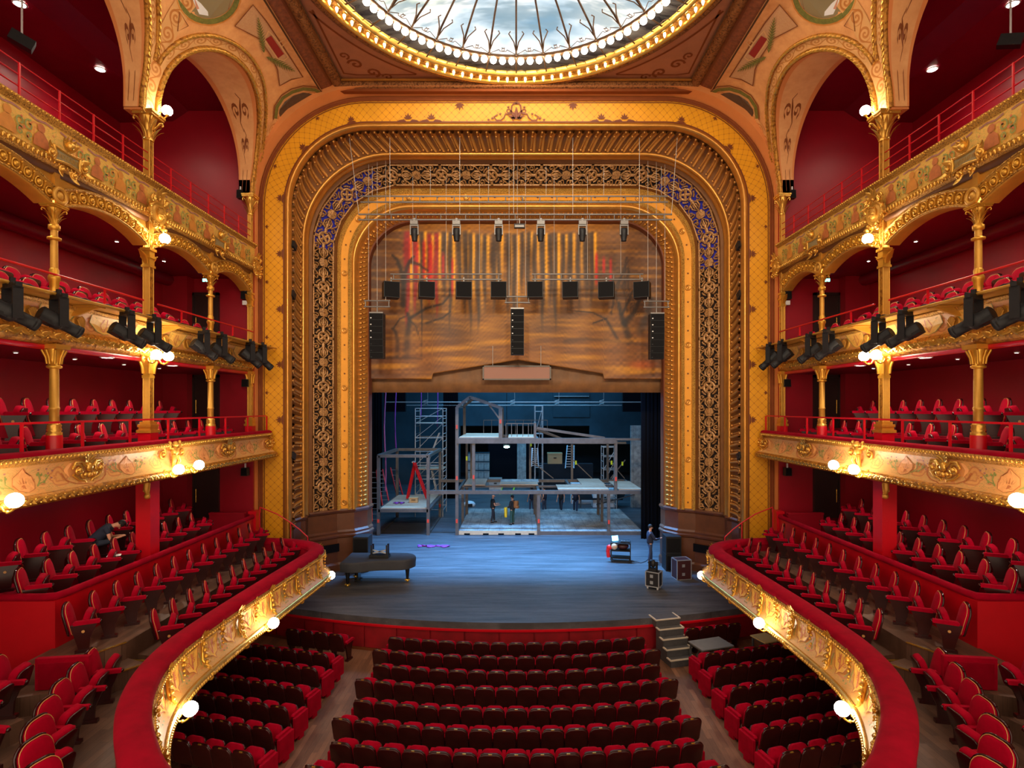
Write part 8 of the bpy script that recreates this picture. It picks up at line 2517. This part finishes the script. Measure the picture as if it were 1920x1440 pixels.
for s in (-1, 1):
    # top gallery: busts, vines and blossom
    root = by('top_gallery_front', s)
    y = 9.3; k = 0
    while y < 20.9:
        fn = lambda u, v, y=y: Vector((s * 9.868, y + u, 13.62 + v))
        if min(abs(y - q) for q in (12.12, 15.22, 18.32)) > 0.42:
            m = MB()
            fan(m, arc_pts(0, 0.44, 0.095, 0, 2 * pi, 12)[:-1], fn)
            fan(m, [(-0.06, 0.36), (0.06, 0.36), (0.17, 0.24), (0.20, 0.04), (-0.20, 0.04), (-0.17, 0.24)], fn)
            sub('painted_bust', m, 'paint_rust' if k % 2 else 'painted_orange', root)
        yc = y + 0.39
        fn2 = lambda u, v, yc=yc: Vector((s * 9.866, yc + u, 13.62 + v))
        if min(abs(yc - q) for q in (12.12, 15.22, 18.32)) > 0.3:
            m = MB()
            for q in (-1, 1):
                strap(m, spiral(q * 0.10, 0.36, 0.12, 1.1, q * 1.2, q, 12, 0.03), 0.035, fn2); strap(m, spiral(q * 0.11, 0.16, 0.09, 1.1, -q * 1.2, -q, 12, 0.02), 0.03, fn2)
            sub('painted_vine', m, 'paint_sage', root)
            m = MB()
            for (u, v) in ((-0.02, 0.27), (0.12, 0.40), (-0.13, 0.2), (0.06, 0.12), (-0.08, 0.46)): fan(m, arc_pts(u, v, 0.028, 0, 2 * pi, 7)[:-1], fn2)
            sub('painted_blossom', m, 'paint_pink', root)
        m = MB(); strap(m, [(-0.3, 0.60), (-0.1, 0.56), (0.1, 0.60), (0.3, 0.58)], 0.04, fn); sub('painted_ribbon', m, 'paint_mauve', root)
        y += 0.78; k += 1
    # middle balcony: ogee palmettes with sprigs
    root = by('middle_balcony', s)
    def mfn(Y):
        def f(u, v):
            x, z, nx, nz = prof_pt(MIDP, 1 - v)
            return Vector((s * (x + nx * 0.010), Y + u, z + nz * 0.010))
        return f
    for j, px in enumerate((50, 243, 386, 472)):
        fn = mfn(depth_for_x(px, 9.42))
        og = [(0, 0.93), (0.07, 0.80), (0.20, 0.66), (0.24, 0.45), (0.17, 0.24), (0, 0.14), (-0.17, 0.24), (-0.24, 0.45), (-0.20, 0.66), (-0.07, 0.80)]
        m = MB(); fan(m, og, fn); sub('painted_palmette', m, 'paint_peach', root)
        m = MB(); strap(m, og + [og[0]], 0.028, fn)
        for a in (-0.9, -0.45, 0, 0.45, 0.9): strap(m, [(0, 0.26), (0.10 * sin(a), 0.42), (0.19 * sin(a), 0.42 + 0.24 * cos(a))], [0.02, 0.045, 0.01], fn)
        for q in (-1, 1): strap(m, spiral(q * 0.09, 0.34, 0.06, 1.0, 0, q, 9, 0.02), 0.025, fn)
        sub('painted_outline', m, 'paint_rust', root)
        m = MB()
        for q in (-1, 1):
            strap(m, [(q * 0.26, 0.3), (q * 0.38, 0.5), (q * 0.36, 0.75)], 0.03, fn); strap(m, [(q * 0.28, 0.36), (q * 0.48, 0.44), (q * 0.62, 0.62)], 0.03, fn)
            for (u, v) in ((0.42, 0.6), (0.33, 0.62), (0.52, 0.55), (0.44, 0.36)): fan(m, [(q * u, v), (q * (u + 0.05), v + 0.04), (q * (u + 0.03), v + 0.12), (q * (u - 0.02), v + 0.06)], fn)
        sub('painted_sprig', m, 'paint_sage', root)
        m = MB()
        for q in (-1, 1):
            for (u, v) in ((0.60, 0.68), (0.66, 0.52), (0.70, 0.74), (0.37, 0.82), (0.56, 0.82)): fan(m, arc_pts(q * u, v, 0.028, 0, 2 * pi, 7)[:-1], fn)
        sub('painted_blossom', m, 'paint_mauve', root)
    # rust outline round the cartouches
    for px in (165, 428):
        fn = mfn(depth_for_x(px, 9.42))
        m = MB()
        for q in (-1, 1): strap(m, [(q * 0.62, 0.62), (q * 0.56, 0.34), (q * 0.36, 0.16), (q * 0.14, 0.10), (0, 0.0)], 0.04, fn)
        sub('painted_outline', m, 'paint_rust', root)
    # spotlight balcony: scroll panels
    root = by('spotlight_balcony', s)
    yy = [depth_for_x(px, 9.95) for px in (60, 150, 240, 310, 352, 385, 432, 470)]
    for j, (a, b) in enumerate(zip(yy, yy[1:])):
        Y = (a + b) / 2; w = min(0.5, (b - a) / 2 - 0.15)
        if w < 0.15: continue
        def fn(u, v):
            x, z, nx, nz = prof_pt(LITP, 1 - v)
            return Vector((s * (x - abs(nx) * 0.012), Y + u, z + 0.004))
        m = MB(); fan(m, [(-w, 0.96), (w, 0.96), (w * 0.9, 0.55), (w * 0.4, 0.2), (0, 0.1), (-w * 0.4, 0.2), (-w * 0.9, 0.55)], fn); sub('painted_panel', m, 'paint_gold', root)
        m = MB()
        for q in (-1, 1):
            strap(m, spiral(q * w * 0.5, 0.64, 0.13, 1.2, q, q, 12, 0.03), 0.03, fn); strap(m, [(0, 0.2), (q * w * 0.2, 0.5), (q * w * 0.1, 0.85)], 0.025, fn)
        sub('painted_scroll', m, 'paint_pink', root)
        m = MB(); strap(m, [(-w, 0.96), (-w * 0.9, 0.55), (-w * 0.4, 0.2), (0, 0.1), (w * 0.4, 0.2), (w * 0.9, 0.55), (w, 0.96)], 0.03, fn)
        for q in (-1, 1): strap(m, spiral(q * w * 0.75, 0.8, 0.08, 1.0, 0, -q, 9, 0.02), 0.025, fn)
        sub('painted_leaf', m, 'paint_sage', root)
    # horseshoe: shield panels between the brackets
    root = by('horseshoe_balcony', s)
    l = 5.6 + 0.39
    while l < HL[-1] - 1.3:
        def fn(u, v, l=l, off=0.012):
            d, z, nx, nz = prof_pt(LOWP, 1 - v)
            p, nn = hs_frame(l + u)
            return Vector((s * (p.x + nn.x * (d + off)), p.y + nn.y * (d + off), z + 0.006))
        f2 = lambda u, v, l=l: fn(u, v, l, 0.018)
        sh = [(-0.24, 0.97), (0.24, 0.97), (0.25, 0.62), (0.17, 0.36), (0.05, 0.30), (0.0, 0.16), (-0.05, 0.30), (-0.17, 0.36), (-0.25, 0.62)]
        m = MB(); fan(m, sh, fn); sub('painted_shield', m, 'paint_gold', root)
        m = MB(); strap(m, sh[1:] + [sh[0]], 0.025, f2); sub('painted_outline', m, 'paint_rust', root)
        m = MB()
        for q in (-1, 1):
            strap(m, spiral(q * 0.11, 0.60, 0.085, 1.2, q, q, 11, 0.02), 0.022, f2); strap(m, [(0, 0.36), (q * 0.05, 0.6), (q * 0.10, 0.86)], 0.022, f2)
        strap(m, [(0, 0.34), (0, 0.88)], [0.015, 0.04], f2)
        sub('painted_scroll', m, 'paint_pink', root)
        m = MB()
        for q in (-1, 1):
            strap(m, [(q * 0.27, 0.3), (q * 0.34, 0.5), (q * 0.30, 0.72)], 0.03, f2); fan(m, arc_pts(q * 0.33, 0.2, 0.03, 0, 2 * pi, 7)[:-1], f2)
        sub('painted_leaf', m, 'paint_sage', root)
        l += 0.78

# ------------------------------------------------------------------ carved leaf and bead rows on the gilt mouldings
def leaf_row(root, s, X, z, y0, y1, sp, L, W, up, tilt=0.8, n=None, name='leaf_relief'):
    m = MB(); y = y0; k = 0
    while y < y1:
        sg = 1 if k % 2 == 0 else -1
        leaf(m, (s * X, y, z - up * L * 0.3 * sg), (0, tilt, up * sg * 0.6), n or (-s, 0, 0), L, W, 0.35)
        m.sphere((s * (X - 0.015), y, z + up * L * 0.25 * sg), W * 0.22, 6, 4)
        y += sp; k += 1
    o = sub(name, m, 'gold_bright', root); o['kind'] = 'stuff'
def bead_row(root, s, X, z, y0, y1, sp, r, sz=(1, 1, 1)):
    m = MB(); y = y0
    while y < y1: m.sphere((s * X, y, z), r, 6, 4, sz); y += sp
    o = sub('bead_relief', m, 'gold_bright', root); o['kind'] = 'stuff'
for s in (-1, 1):
    B = by('middle_balcony', s)
    leaf_row(B, s, 9.205, 6.47, 7.5, 21.5, 0.115, 0.15, 0.09, 1.0, 0.7, (-s, 0, -0.3))
    bead_row(B, s, 9.375, 7.24, 7.5, 21.5, 0.10, 0.034, (0.8, 1.1, 1))
    B = by('spotlight_balcony', s)
    leaf_row(B, s, 9.90, 9.80, 7.5, 21.1, 0.16, 0.24, 0.13, 1.0)
    B = by('top_gallery_front', s)
    bead_row(B, s, 9.80, 13.50, 7.5, 21.0, 0.11, 0.05, (0.8, 0.8, 1.3))
    bead_row(B, s, 9.76, 14.37, 7.5, 21.0, 0.09, 0.028)
    B = by('horseshoe_balcony', s)
    m = MB(); l = 5.4
    while l < HL[-1] - 0.9:
        p, nn = hs_frame(l)
        m.sphere((s * (p.x + nn.x * 0.25), p.y + nn.y * 0.25, 2.555), 0.04, 6, 4, (1, 1, 1.1))
        m.sphere((s * (p.x + nn.x * 0.07), p.y + nn.y * 0.07, 3.32), 0.028, 6, 4)
        l += 0.09
    o = sub('bead_relief', m, 'gold_bright', B); o['kind'] = 'stuff'
    V = bpy.data.objects['ceiling_vault_' + SIDE[s]]
    for yc in (12.13, 18.31):
        m = MB()
        def ap_(r, f):
            if f < 0.12: return yc - r, (f / 0.12) * 0.6
            if f > 0.88: return yc + r, ((1 - f) / 0.12) * 0.6
            a = pi - pi * (f - 0.12) / 0.76
            return yc + r * cos(a), 0.6 + r * sin(a)
        for r, n, off, W in ((2.79, 74, 0.09, 0.10), (3.16, 80, 0.065, 0.08)):
            for i in range(n):
                f = (i + 0.5) / n
                y, t_ = ap_(r, f)
                if r > 3 and (abs(y - yc) > 3.0 or not 0.15 < f < 0.85): continue
                y2, t2 = ap_(r, min(1, f + 0.01))
                p = vault_pt(y, t_, s, off); q = vault_pt(y2, t2, s, off); nn = vault_pt(y, t_, s, off + 0.1) - p
                leaf(m, p, q - p, nn, 0.16, W, 0.4)
        o = sub('leaf_relief', m, 'gold_bright', V); o['kind'] = 'stuff'
